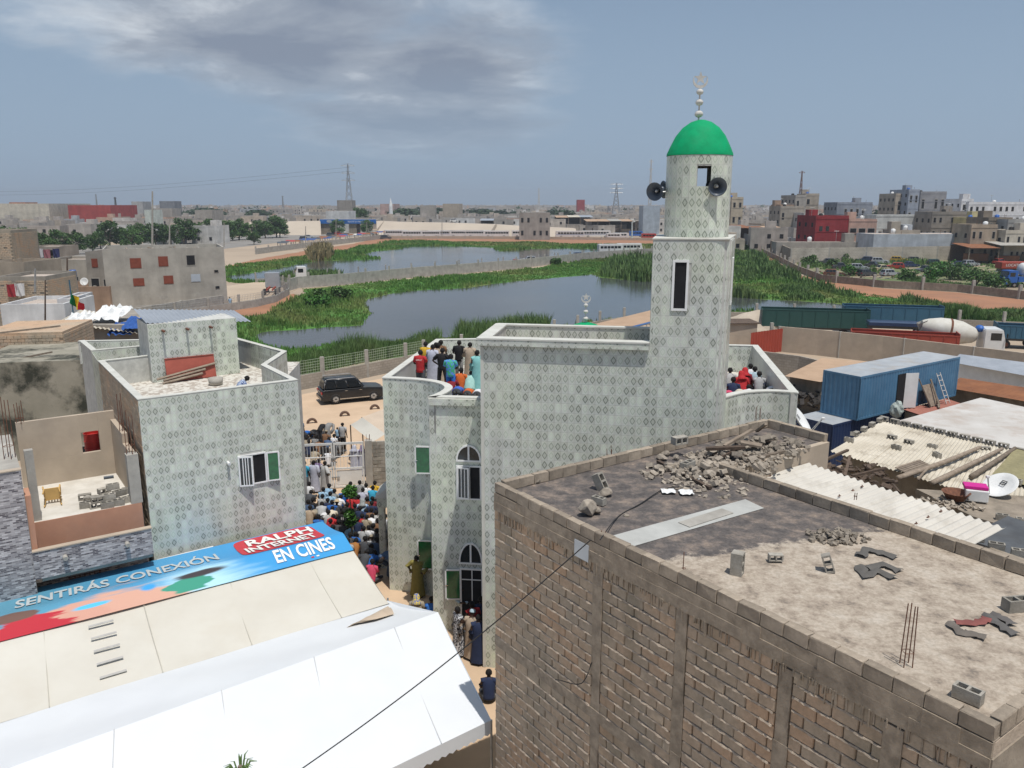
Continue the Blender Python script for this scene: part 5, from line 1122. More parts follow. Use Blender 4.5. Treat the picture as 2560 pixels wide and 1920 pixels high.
g=MB();g.poly(SG);struct('scrapyard_ground',g,pm('weedy_dirt',(.29,.235,.165),(.105,.155,.05),.12,.95,.3,2,stops=(.42,.58),grime=.4,gcol=(.10,.09,.075),gscale=.15))
tri_tufts('scrapyard_weeds',[SG],[],2200,.9,.22,MT['reed'],16,'weeds growing between the scrap cars',clump=clr2)
def blockwork_mat(name,c1,c2,mort,bw=.42,bh=.22,ms=.02):
 m,nt,b=new_mat(name);uv=nt.nodes.new('ShaderNodeUVMap');uv.uv_map='UVMap';br=nt.nodes.new('ShaderNodeTexBrick');nt.links.new(uv.outputs[0],br.inputs['Vector'])
 br.inputs['Scale'].default_value=1;br.inputs['Brick Width'].default_value=bw;br.inputs['Row Height'].default_value=bh;br.inputs['Mortar Size'].default_value=ms
 br.inputs['Color1'].default_value=c4(c1);br.inputs['Color2'].default_value=c4(c2);br.inputs['Mortar'].default_value=c4(mort)
 n=noise(nt,.35,7,.62);g=ramp(nt,n.outputs[0],[(.3,(.66,.64,.61)),(.68,(1.06,1.04,1.02))]);nt.links.new(mix(nt,1.0,br.outputs[0],g.outputs[0],'MULTIPLY'),b.inputs['Base Color']);b.inputs['Roughness'].default_value=.95
 bump(nt,b,br.outputs['Fac'],-.4,.02);return m
MT['blockwork']=blockwork_mat('block_wall',(.40,.365,.315),(.33,.30,.255),(.29,.26,.22))
MT['blockwork_pale']=blockwork_mat('pale_block_wall',(.47,.435,.375),(.41,.375,.32),(.52,.49,.43),.8,.4,.05)
def wall_run(name,label,pts,h,th=.18,mat='blockwork',post=0,post_h=None,post_w=.26,cat='wall',mesh=None,postmat='concrete',z0=0.0,cap=False):
 pts=[Vector(p[:2])for p in pts];t=thing(name,label,cat,(pts[0].x,pts[0].y,z0));s=0
 for a,b in zip(pts,pts[1:]):
  d=(b-a);L=d.length;d/=L;n=Vector((-d.y,d.x))*th/2;mb=MB()
  q=[a-n,b-n,b+n,a+n];vs=[(p.x,p.y,z0)for p in q]+[(p.x,p.y,z0+h)for p in q]
  mb.add(vs,[(0,1,5,4),(1,2,6,5),(2,3,7,6),(3,0,4,7),(4,5,6,7)],[[(s,0),(s+L,0),(s+L,h),(s,h)],[(0,0),(th,0),(th,h),(0,h)],[(s,0),(s+L,0),(s+L,h),(s,h)],[(0,0),(th,0),(th,h),(0,h)],[(s,0),(s+L,0),(s+L,th),(s,th)]])
  obj('wall_panel',mb,MT[mat],t);s+=L
  if mesh:
   mb=MB();k=int(L/mesh[1]);zz=z0+h
   for i in range(k+1):
    p=a.lerp(b,i/k);mb.tube([(p.x,p.y,zz),(p.x,p.y,zz+mesh[0])],mesh[2],3,False)
   for j in range(int(mesh[0]/mesh[1])+1):zj=zz+.06+j*mesh[1];mb.tube([(a.x,a.y,zj),(b.x,b.y,zj)],mesh[2],3,False)
   obj('mesh_panel',mb,mesh[3],t)
 if post:
  tot=sum((b-a).length for a,b in zip(pts,pts[1:]));acc=0
  for q in resample([tuple(p)for p in pts],post):
   mb=MB();i=0;mb.box((q.x,q.y,z0+(post_h or h)/2),(post_w,post_w,post_h or h));obj('post',mb,MT[postmat],t)
 return t
MT['mesh_green']=pm('pale_green_mesh',(0.40,0.46,0.34),(0.32,0.37,0.27),2,.7)
f0=[XY(700,990),XY(744,976),XY(886,950),XY(970,932),XY(1060,914)]
wall_run('mesh_fence','low grey block wall with posts and pale mesh beside the parked black car',f0,1.2,.18,'blockwork',4.6,2.45,.3,'fence',(1.1,.22,.014,MT['mesh_green']))
f1=[XY(1060,914),P(1325,812,2.4)[:2],P(1490,780,2.4)[:2],P(1588,766,2.4)[:2],P(1760,758,2.4)[:2],P(1985,760,2.4)[:2],P(2247,770,2.4)[:2],P(2560,782,2.4)[:2],P(2800,790,2.4)[:2]]
wall_run('post_fence','long low grey wall with tall concrete posts along the near pond shore',f1,1.3,.18,'blockwork',4.7,2.45,.3,'fence')
r1=[XY(725,727),XY(744,721),XY(871,711),XY(1022,695),XY(1280,673),XY(1482,649),XY(1640,638)]
wall_run('pond_road_wall','pale grey wall with posts along the road between the two ponds',r1,2.1,.25,'concrete',6.5,2.8,.35)
r2=[XY(640,706),XY(760,700),XY(900,690),XY(1080,675),XY(1280,660),XY(1480,641),XY(1640,630)]
wall_run('far_pond_fence','low fence with thin posts on the far side of the pond road',r2,.7,.2,'concrete',7.5,2.0,.25,'fence')
c0=[XY(330,806),XY(420,800),XY(560,780),XY(640,768),XY(690,756),XY(722,738),XY(722,724),XY(700,716)]
wall_run('curved_fence','curved low wall with railing round the tractor unit',c0,1.1,.2,'concrete',5.5,2.2,.3,'fence',(.9,.3,.02,MT['steel']))
y1=[P(1950,816,2.6)[:2],P(2047,824,2.6)[:2],P(2210,840,2.6)[:2],P(2371,859,2.6)[:2],P(2560,882,2.6)[:2],P(2720,900,2.6)[:2]]
wall_run('yard_wall','plain tan rendered wall in front of the parked trucks',y1,2.6,.2,'beige_plaster',6.0,2.62,.24)
s1=[XY(1905,632),XY(1950,655),XY(1995,680),XY(2056,704),XY(2209,720),XY(2394,730),XY(2560,749),XY(2760,770)]
wall_run('scrapyard_wall','sooty retaining wall with posts below the scrap cars',s1,1.35,.25,'concrete_d',8.5,2.3,.45)
s2=[XY(1880,600),XY(1905,618),XY(1975,658)]
wall_run('dark_high_wall','high dark wall running back from the scrapyard corner',s2,3.7,.3,'concrete_d')
s3=[XY(1976,658),XY(2200,654),XY(2515,648)]
wall_run('pale_block_wall','long pale block wall behind the scrap cars',s3,3.8,.3,'blockwork_pale',11,3.85,.4)
ga,gb_=Vector(XY(750,1226)),Vector(XY(913,1217));gd_=(gb_-ga).normalized()
gt=thing('courtyard_gate','white double-leaf steel gate of the courtyard','gate',(ga.x,ga.y,0))
def gbar(mb,s0,s1,z0,z1,t=.05,e=0.0):
 n=Vector((gd_.y,-gd_.x));a=ga+gd_*s0+n*e;mb.extr([(0,z0),(s1-s0,z0),(s1-s0,z1),(0,z1)],(a.x,a.y,0),(gd_.x,gd_.y,0),(0,0,1),(n.x*t,n.y*t,0))
GL=(gb_-ga).length;half=GL*.53
for s0,s1 in((.0,half-.02),(half+.02,GL)):
 leaf=MB()
 gbar(leaf,s0,s1,.05,.15);gbar(leaf,s0,s1,1.05,1.15);gbar(leaf,s0,s1,2.42,2.54);gbar(leaf,s0,s0+.09,.151,2.419);gbar(leaf,s1-.09,s1,.151,2.419);gbar(leaf,s0+.091,s1-.091,1.75,1.79)
 lf=obj('gate_leaf',leaf,MT['white_paint'],gt)
 p=MB();gbar(p,s0+.12,s1-.12,.2,1.0,.02);obj('panel',p,MT['white_paint'],lf)
 k=int((s1-s0)/.16)
 for i in range(1,k):b=MB();x=s0+(s1-s0)*i/k;gbar(b,x-.01,x+.01,1.151,2.419,.02,.01);obj('bar',b,MT['white_paint'],lf)
b=MB();gbar(b,half-.12,half+.3,.62,.67,.04,.05);obj('bolt',b,MT['steel'],gt)
b=MB();gbar(b,half-.12,half+.16,1.62,1.72,.04,.05);obj('bolt',b,MT['steel'],gt)
gp=thing('gate_pillar_wall','grey block wall stub with pillar at the right of the gate','wall',(gb_.x,gb_.y,0))
w=MB();q=gb_+gd_*.25;w.box((q.x,q.y,1.3),(.38,.38,2.6),math.atan2(gd_.y,gd_.x));obj('pillar',w,MT['concrete'],gp)
for r_ in range(12):
 for k in range(5):
  s=.48+k*.42-(.2 if r_%2 else 0);s0,s1=max(.45,s),min(2.5,s+.40)
  if s1-s0<.06:continue
  c=gb_+gd_*((s0+s1)/2);mb=MB();mb.box((c.x+random.uniform(-.008,.008),c.y+random.uniform(-.012,.012),.11+.21*r_),(s1-s0,.16,.19),math.atan2(gd_.y,gd_.x));obj('block',mb,MT['block_grey'],gp)
w=MB();c=gb_+gd_*1.45;w.box((c.x,c.y,1.24),(2.0,.12,2.45),math.atan2(gd_.y,gd_.x));obj('mortar_core',w,MT['mortar'],gp)
c=gb_+gd_*.25;rebar(c.x,c.y,2.6,.35,n=3,label='rebar stubs on top of the gate pillar',sp=.15,r=.01)
aw=thing('beige_awning','beige canvas awning behind the gate pillar','awning',(-5.5,44,0));mb=MB()
a1,a2,a3,a4=P(905,1043,3.0),P(958,1100,2.7),P(1075,1100,2.7),P(960,985,2.3)
e1,e2=P(876,1062,2.5),P(930,1104,2.4)
sheet(mb,a1,P(1060,985,3.0),P(1100,1090,2.6),P(964,1085,2.75),16,10,.15,.03,3);obj('roof_sheet',mb,MT['tent_beige'],aw,smooth=True)
mb=MB();sheet(mb,a1,P(964,1085,2.75),e2,e1,10,5,.03,.02,6);obj('front_flap',mb,MT['tent_cream'],aw,smooth=True)
for p in(e1,a1,P(964,1085,2.75)):mb=MB();mb.tube([(p.x,p.y,0),tuple(p)],.035,6);obj('pole',mb,MT['wood_dk'],aw)
for i,(x,y,l)in enumerate(((780,1058,'half-buried tyre nearest the tiled house'),(862,1040,'half-buried tyre in front of the black car'),(937,1023,'half-buried tyre right of the black car, partly hidden by the awning'))):
 c=P(x,y,0);w=MB();w.lathe([(.22,-.10),(.34,-.12),(.37,-.08),(.37,.08),(.34,.12),(.22,.10),(.20,.0),(.22,-.10)],(c.x,c.y,.0),28,(.35,-.94,0));obj('tyre',w,MT['tyre_dusty'],None,smooth=True,label=l,category='tyre')
def wheel(parent,x,y,r,wd,rim=True,dusty=False):
 sg=1 if y>0 else-1;mb=MB();mb.lathe([(r*.6,-wd/2),(r*.93,-wd/2),(r,-wd*.35),(r,wd*.35),(r*.93,wd/2),(r*.6,wd/2)],(x,y,r),20,(0,1,0));t=lobj('wheel',mb,MT['tyre'],parent,True)
 mb=MB();mb.lathe([(0,-wd*.34),(r*.22,-wd*.34),(r*.6,-wd*.42),(r*.62,0),(r*.6,wd*.42),(r*.22,wd*.34),(0,wd*.34)],(x,y,r),18,(0,1,0));lobj('rim',mb,MT['alloy']if rim else MT['rust'],t,True)
 if rim==2:
  mb=MB()
  for k in range(10):a=2*math.pi*k/10;mb.box((x+math.cos(a)*r*.40,y+sg*wd*.40,r+math.sin(a)*r*.40),(r*.42,.03,r*.08),0,0,-a)
  lobj('spokes',mb,MT['steel_lt'],t)
def car(name,label,m,loc,rz,L=4.3,Wd=1.75,Hh=1.45,suv=False,group=None,cat='car',hatch=False,detail=1):
 t=thing(name,label,cat,loc,rz,group);g0=.28 if suv else .18;bz=Hh*.56;h=L/2
 mb=MB();bm=bmesh.new()
 if suv:bz=Hh*.60
 prof=[(-h,g0+.12),(-h+.04,bz*.62),(-h+.06,bz-.03),(-h+.25,bz),(h*.38,bz+.0),(h*.88,bz-.12),(h-.03,bz-.26),(h,g0+.30),(h-.1,g0),(-h+.12,g0)]
 vs=[];n=len(prof)
 for k,y in enumerate((-Wd/2,-Wd/2+.06,Wd/2-.06,Wd/2)):
  for(x,z)in prof:
   s=.965 if k in(0,3)else 1.0;vs.append(bm.verts.new((x*(.985 if k in(0,3)else 1),y,z if k in(1,2)else g0+.04+(z-g0)*s)))
 for k in range(3):
  for i in range(n):bm.faces.new((vs[k*n+i],vs[k*n+(i+1)%n],vs[(k+1)*n+(i+1)%n],vs[(k+1)*n+i]))
 bm.faces.new([vs[i]for i in range(n)][::-1]);bm.faces.new([vs[3*n+i]for i in range(n)])
 bmesh.ops.recalc_face_normals(bm,faces=bm.faces);mb.bm(bm);body=lobj('body',mb,m,t,detail>1)
 if detail>1:md=body.modifiers.new('bevel','BEVEL');md.width=.10;md.segments=3;md.limit_method='ANGLE';md.angle_limit=R(25)
 x0,x1=(-h+.12,h*.36)if(suv or hatch)else(-h*.62,h*.30)
 xa,xb=(x0+.22,x1-.62)if suv else((x0+.30,x1-.55)if hatch else(x0+.42,x1-.5))
 wb,wt_=Wd/2-.05,Wd/2-(.15 if suv else .22);z0,z1=bz-.02,Hh
 mb=MB();bm=bmesh.new()
 q=[bm.verts.new(p)for p in((x0,-wb,z0),(x1,-wb,z0),(x1,wb,z0),(x0,wb,z0),(xa,-wt_,z1),(xb,-wt_,z1),(xb,wt_,z1),(xa,wt_,z1))]
 for f in((3,2,1,0),(4,5,6,7),(0,1,5,4),(1,2,6,5),(2,3,7,6),(3,0,4,7)):bm.faces.new([q[i]for i in f])
 bmesh.ops.bevel(bm,geom=list(bm.edges),offset=.05 if detail<2 else .12,segments=2 if detail<2 else 4,affect='EDGES');mb.bm(bm);lobj('cabin',mb,m,t,detail>1)
 def face(a,b,c,d,k0,k1,v0,v1,nm='window'):
  a,b,c,d=map(Vector,(a,b,c,d));nn_=(b-a).cross(d-a).normalized()*.012
  def e(s,v):return a.lerp(b,s).lerp(d.lerp(c,s),v)
  w=MB();w.add([e(k0,v0)+nn_,e(k1,v0)+nn_,e(k1,v1)+nn_,e(k0,v1)+nn_],[(0,1,2,3)]);lobj(nm,w,MT['car_glass'],t)
 A_,B_,C_,D_=(x0,-wb,z0),(x1,-wb,z0),(xb,-wt_,z1),(xa,-wt_,z1)
 A2,B2,C2,D2=(x1,wb,z0),(x0,wb,z0),(xa,wt_,z1),(xb,wt_,z1)
 for k0,k1 in((.06,.30),(.33,.60),(.63,.94)):
  face(A_,B_,C_,D_,k0,k1,.14,.86);face(A2,B2,C2,D2,1-k1,1-k0,.14,.86)
 face(B_,A2,D2,C_,.07,.93,.1,.9,'windscreen');face(B2,A_,D_,C2,.08,.92,.14,.88,'rear_window')
 rw=Hh*.23 if not suv else Hh*.21
 for x in(-h*.58,h*.60):
  for y in(-Wd/2+.08,Wd/2-.08):wheel(t,x,y,rw,.22,2 if detail>1 else 1)
 for y in(-Wd/2+.2,Wd/2-.2):
  w=MB();w.bbox((-h+.015,y,bz*.80),(.08,.34,.15),.02);lobj('tail_light',w,MT['tail_red'],t)
  w=MB();w.bbox((h-.06,y,bz*.72),(.12,.32,.13),.02);lobj('headlight',w,MT['chrome'],t)
 w=MB();w.bbox((-h-.01,0,g0+.20),(.12,Wd*.96,.24),.03);lobj('rear_bumper',w,m,t)
 w=MB();w.bbox((h-.02,0,g0+.20),(.12,Wd*.96,.24),.03);lobj('front_bumper',w,m,t)
 if detail>1:
  w=MB();w.box((-h-.03,0,bz*.84),(.03,Wd*.45,.05));lobj('chrome_strip',w,MT['chrome'],t)
  w=MB();w.box((-h-.03,0,bz*.66),(.03,.5,.12));lobj('number_plate',w,MT['horn'],t)
  for y in(-wt_-.02,wt_+.02):w=MB();w.tube([(xa+.1,y*.92,z1+.02),(xa+.2,y*.92,z1+.07),(xb-.2,y*.92,z1+.07),(xb-.1,y*.92,z1+.02)],.02,6);lobj('roof_rail',w,MT['steel'],t)
  for y in(-Wd/2-.01,Wd/2+.01):
   w=MB();w.box((0,y,g0+.12),(L*.46,.06,.06));lobj('side_step',w,MT['chrome'],t)
   for x in(-.62,.48):w=MB();w.box((x,y*1.005,bz*.88),(.2,.03,.03));lobj('door_handle',w,MT['chrome'],t)
   w=MB();w.bbox((x1-.35,y*1.09,bz+.1),(.12,.16,.14),.03);lobj('mirror',w,m,t)
 return t
sc_=P(880,1000,0);car('parked_suv','large black four-wheel-drive car parked on the sand by the fence',MT['car_black'],(sc_.x,sc_.y,.012),R(24),4.95,1.96,1.88,True,None,'car',False,2)
def van(name,label,m,loc,rz,L=5.4,Wd=1.95,Hh=2.3,group=None,cat='van',nwin=4,stripe=None,bus=False):
 t=thing(name,label,cat,loc,rz,group);h=L/2;mb=MB();bm=bmesh.new()
 prof=[(-h,.4),(-h,Hh-.12),(-h+.12,Hh),(h-.5 if not bus else h-.15,Hh),(h-.12 if not bus else h-.02,Hh*.52),(h,Hh*.45),(h,.4)];n=len(prof);a=[bm.verts.new((x,-Wd/2,z))for x,z in prof];b=[bm.verts.new((x,Wd/2,z))for x,z in prof]
 bm.faces.new(a[::-1]);bm.faces.new(b)
 for i in range(n):bm.faces.new((a[i],a[(i+1)%n],b[(i+1)%n],b[i]))
 bmesh.ops.recalc_face_normals(bm,faces=bm.faces);bmesh.ops.bevel(bm,geom=list(bm.edges),offset=.07,segments=2,affect='EDGES');mb.bm(bm);lobj('body',mb,m,t)
 st=(L-1.3)/nwin
 for y in(-1,1):
  for i in range(nwin):
   w=MB();w.box((-h+.35+st*(i+.5),y*(Wd/2+.006),Hh*.68),(st*.84,.02,Hh*.24));lobj('window',w,MT['car_glass'],t)
  for x in(-h*.6,h*.62):wheel(t,x,y*(Wd/2-.1),.36 if not bus else .48,.24)
  w=MB();w.box((h-.01,y*Wd*.33,Hh*.30),(.06,.26,.16));lobj('headlight',w,MT['chrome'],t)
 w=MB();c_=(h-.31 if not bus else h-.06,0,Hh*.75);w.box(c_,(.03,Wd*.84,Hh*.42),0,0,-(.56 if not bus else .08));lobj('windscreen',w,MT['car_glass'],t)
 if stripe:w=MB();w.box((0,0,Hh*.47),(L*.96,Wd+.03,.16));lobj('stripe',w,stripe,t)
 return t
MT['v_white']=paint('white_vehicle_paint',(.70,.70,.68),.4,.3);MT['v_blue']=paint('blue_vehicle_paint',(.05,.13,.32),.4,.3);MT['v_navy']=paint('navy_vehicle_paint',(.025,.045,.11),.4);MT['v_silver']=paint('silver_paint',(.42,.44,.46),.35)
MT['v_red']=paint('red_vehicle_paint',(.42,.045,.03),.45,.2);MT['v_yellow']=paint('yellow_vehicle_paint',(.55,.36,.05),.45,.2);MT['v_green']=paint('dark_green_truck_paint',(.018,.075,.065),.55,0);MT['v_teal']=paint('teal_paint',(.035,.12,.19),.6,0);MT['v_grey']=paint('dark_grey_paint',(.075,.08,.085),.45,.2);MT['v_cream']=paint('cream_paint',(.55,.50,.33),.5,.1);MT['v_orange']=paint('orange_red_paint',(.36,.055,.03),.6,0);MT['v_brightblue']=paint('bright_blue_paint',(.025,.12,.42),.5,.1)
p=P(1526,634,0);van('white_minibus','white minibus with cream roof on the pond road, left of the pair',MT['v_white'],(p.x,p.y,.03),R(12),8.0,2.2,2.9,'minibuses on the pond road','minibus',6)
p=P(1574,632,0);van('white_minibus','white minibus on the pond road, right of the pair beside the minaret',MT['v_white'],(p.x,p.y,.03),R(12),8.0,2.2,2.9,'minibuses on the pond road','minibus',6)
p=P(1320,655,0);car('silver_car','silver hatchback driving on the pond road',MT['v_silver'],(p.x,p.y,.03),R(190),4.3,1.75,1.5,False,None,'car',True)
p=P(1452,645,0);car('blue_car','dark blue car on the pond road left of the white minibuses',MT['v_navy'],(p.x,p.y,.03),R(12),4.6,1.8,1.6,False,None,'car',True)
p=P(1285,662,0);car('red_car','small dark red car half hidden by the pond road wall',MT['v_red'],(p.x,p.y,.03),R(190),4.0,1.7,1.4)
p=P(965,598,0);car('dark_car','dark car parked on the red bank of the far pond',MT['v_grey'],(p.x,p.y,.04),R(15),4.8,1.9,1.8,True)
def truck_cab(parent,x,m,Wd=2.4,z0=.75,Hh=2.1,Lc=1.9):
 mb=MB();bm=bmesh.new();prof=[(x,z0),(x,z0+Hh),(x+Lc*.85,z0+Hh),(x+Lc,z0+Hh*.5),(x+Lc+.03,z0)];n=5
 a=[bm.verts.new((q,-Wd/2,z))for q,z in prof];b=[bm.verts.new((q,Wd/2,z))for q,z in prof];bm.faces.new(a[::-1]);bm.faces.new(b)
 for i in range(n):bm.faces.new((a[i],a[(i+1)%n],b[(i+1)%n],b[i]))
 bmesh.ops.recalc_face_normals(bm,faces=bm.faces);bmesh.ops.bevel(bm,geom=list(bm.edges),offset=.08,segments=2,affect='EDGES');mb.bm(bm);cb=lobj('cab',mb,m,parent)
 w=MB();w.box((x+Lc*.94,0,z0+Hh*.73),(.03,Wd*.88,Hh*.42),0,0,-.26);lobj('windscreen',w,MT['car_glass'],cb)
 for y in(-1,1):
  w=MB();w.box((x+Lc*.55,y*(Wd/2+.005),z0+Hh*.68),(Lc*.5,.02,Hh*.32));lobj('side_window',w,MT['car_glass'],cb)
  w=MB();w.box((x+Lc+.02,y*Wd*.36,z0+.3),(.06,.3,.18));lobj('headlight',w,MT['chrome'],cb)
  w=MB();w.bbox((x+Lc+.05,y*(Wd/2+.16),z0+Hh*.75),(.1,.2,.4),.03);lobj('mirror',w,MT['tyre'],cb)
 w=MB();w.bbox((x+Lc+.06,0,z0-.12),(.2,Wd,.34),.05);lobj('bumper',w,m,cb)
mp_=P(2395,893,0);d_m=80
mx0=PY(2310,870,84);mx1=PY(2525,880,79);mxl=Vector((43.6,79.5,0));mxr=R(-14)
mt_=thing('mixer_truck','white concrete mixer truck with red-striped drum in the truck yard','truck',mxl,mxr)
truck_cab(mt_,2.6,MT['v_white'],2.4,.8,2.2,1.9)
w=MB();w.box((-.9,0,.85),(7.2,.9,.3));lobj('chassis',w,MT['v_grey'],mt_)
ax=Vector((-1,0,.17)).normalized();dc_=Vector((2.2,0,2.15));drum=[(0,0),(.55,0),(.75,.25),(1.16,1.5),(1.2,2.6),(1.12,3.5),(.8,4.6),(.55,5.1),(.5,5.15),(.0,4.9)]
MT['drum_white']=pm('dusty_white_drum',(.62,.61,.56),(.50,.48,.42),1.2,.6,grime=.4,gcol=(.34,.28,.2));w=MB();w.lathe(drum,dc_,28,ax);dr=lobj('drum',w,MT['drum_white'],mt_,True)
w=MB();w.lathe([(1.205,2.5),(1.225,2.5),(1.225,2.7),(1.205,2.7)],dc_,28,ax);lobj('drum_ring',w,MT['rust'],dr)
w=MB()
for i in range(12):
 q=Vector((0,0,1)).rotation_difference(ax).to_matrix()
 pass
prf=[(.78,.25),(1.17,1.5),(1.21,2.6)];an=R(65);q=Vector((0,0,1)).rotation_difference(ax).to_matrix();st_=[]
for r_,hh in prf:
 for da in(-.06,.06):st_.append(dc_+q@Vector((math.cos(an+da+hh*.0)*(r_+.015),math.sin(an+da)*(r_+.015),hh)))
w.add(st_,[(0,1,3,2),(2,3,5,4)]);lobj('red_stripe',w,MT['v_red'],dr)
w=MB();w.ball((2.45,0,2.9),.5,12,(.8,1.1,.7));lobj('water_tank',w,MT['v_brightblue'],mt_,True)
w=MB();w.add([(-3.2,-.5,3.2),(-3.2,.5,3.2),(-2.4,.5,3.6),(-2.4,-.5,3.6),(-3.0,-.25,2.6),(-3.0,.25,2.6),(-2.7,.25,2.6),(-2.7,-.25,2.6)],[(0,3,7,4),(0,1,5,4),(1,2,6,5),(2,3,7,6)]);lobj('hopper',w,MT['concrete'],mt_)
w=MB();w.tube([(-3.1,0,2.4),(-3.7,.2,1.6)],.25,8);lobj('chute',w,MT['concrete'],mt_)
for x in(-2.8,-1.5,2.9):
 for y in(-1.0,1.0):wheel(mt_,x,y,.5,.35)
def tipper(name,label,m,loc,rz,L,Wd=2.3,Hb=1.4,zb=1.0,inner='rust',ribs=9):
 t=thing(name,label,'trailer',loc,rz);h=L/2
 for y in(-Wd/2,Wd/2):
  w=MB();w.box((0,y,zb+Hb/2),(L,.06,Hb));sd_=lobj('side_wall',w,m,t)
  for i in range(ribs):w=MB();w.box((-h+.2+(L-.4)*i/(ribs-1),y+(.05 if y>0 else-.05),zb+Hb/2),(.08,.06,Hb*.96));lobj('rib',w,m,sd_)
  w=MB();w.box((0,y,zb+Hb+.03),(L,.12,.08));lobj('top_rail',w,m,sd_)
 w=MB();w.box((-h,0,zb+Hb/2),(.06,Wd-.07,Hb));lobj('tail_gate',w,m,t)
 w=MB();w.box((h,0,zb+Hb/2+.12),(.06,Wd-.07,Hb+.24));lobj('head_board',w,m,t)
 w=MB();w.box((0,0,zb+.05),(L-.1,Wd-.1,.1));lobj('floor',w,MT[inner],t)
 w=MB();w.box((0,0,zb-.18),(L*.95,.9,.3));lobj('chassis',w,MT['v_grey'],t)
 for x in(-h*.7,-h*.45,h*.6):
  for y in(-Wd/2+.2,Wd/2-.2):wheel(t,x,y,.45,.3,False)
 return t
tipper('green_trailer','long dark green tipper trailer behind the tan wall',MT['v_green'],(34.5,92,0),R(-12),11.5,2.4,1.9,1.2)
tipper('blue_trailer','long blue tipper trailer with open top left of the mixer truck',MT['v_teal'],(44.0,93.5,0),R(-14),10.5,2.4,2.0,1.3)
tipper('red_trailer','low orange-red tipper trailer in front of the mixer truck',MT['v_orange'],(38.5,78.8,0),R(-19),9.5,2.2,.9,1.6)
tipper('blue_tipper_body','blue tipper body with red inside behind the mixer cab',MT['v_teal'],(53.5,84.5,0),R(160),4.6,2.3,1.3,1.1)
t=thing('blue_flatbed','dark blue flat truck bed between the red and blue trailers','trailer',(41.5,86.5,0),R(-15))
w=MB();w.box((0,0,2.3),(6.0,2.2,.35));lobj('bed',w,MT['v_navy'],t);w=MB();w.box((0,0,1.9),(6.0,.8,.3));lobj('chassis',w,MT['v_grey'],t)
for x in(-2,1.6):
 for y in(-.95,.95):wheel(t,x,y,.5,.3,False)
p=P(668,742,0);t=thing('tractor_unit','red tractor unit with grey-blue cab inside the curved fence','truck',(p.x-.6,p.y+5,.03),R(100));truck_cab(t,1.0,MT['zinc'],2.4,.9,2.5,1.9)
w=MB();w.box((-1.2,.45,.95),(5.0,.18,.3));lobj('frame_rail',w,MT['v_orange'],t);w=MB();w.box((-1.2,-.45,.95),(5.0,.18,.3));lobj('frame_rail',w,MT['v_orange'],t)
for x in(-3.2,-1.9,1.9):
 for y in(-.95,.95):wheel(t,x,y,.5,.4,False)
p=P(760,708,0);t=thing('white_truck','white truck cab parked behind the pond road wall','truck',(p.x+1,p.y+2,.03),R(200));truck_cab(t,1.0,MT['v_white'],2.4,.8,2.3,2.0)
w=MB();w.box((-1.8,0,.95),(6.0,.9,.35));lobj('chassis',w,MT['v_grey'],t)
for x in(-3.4,-2.1,1.8):
 for y in(-1,1):wheel(t,x,y,.5,.4,False)
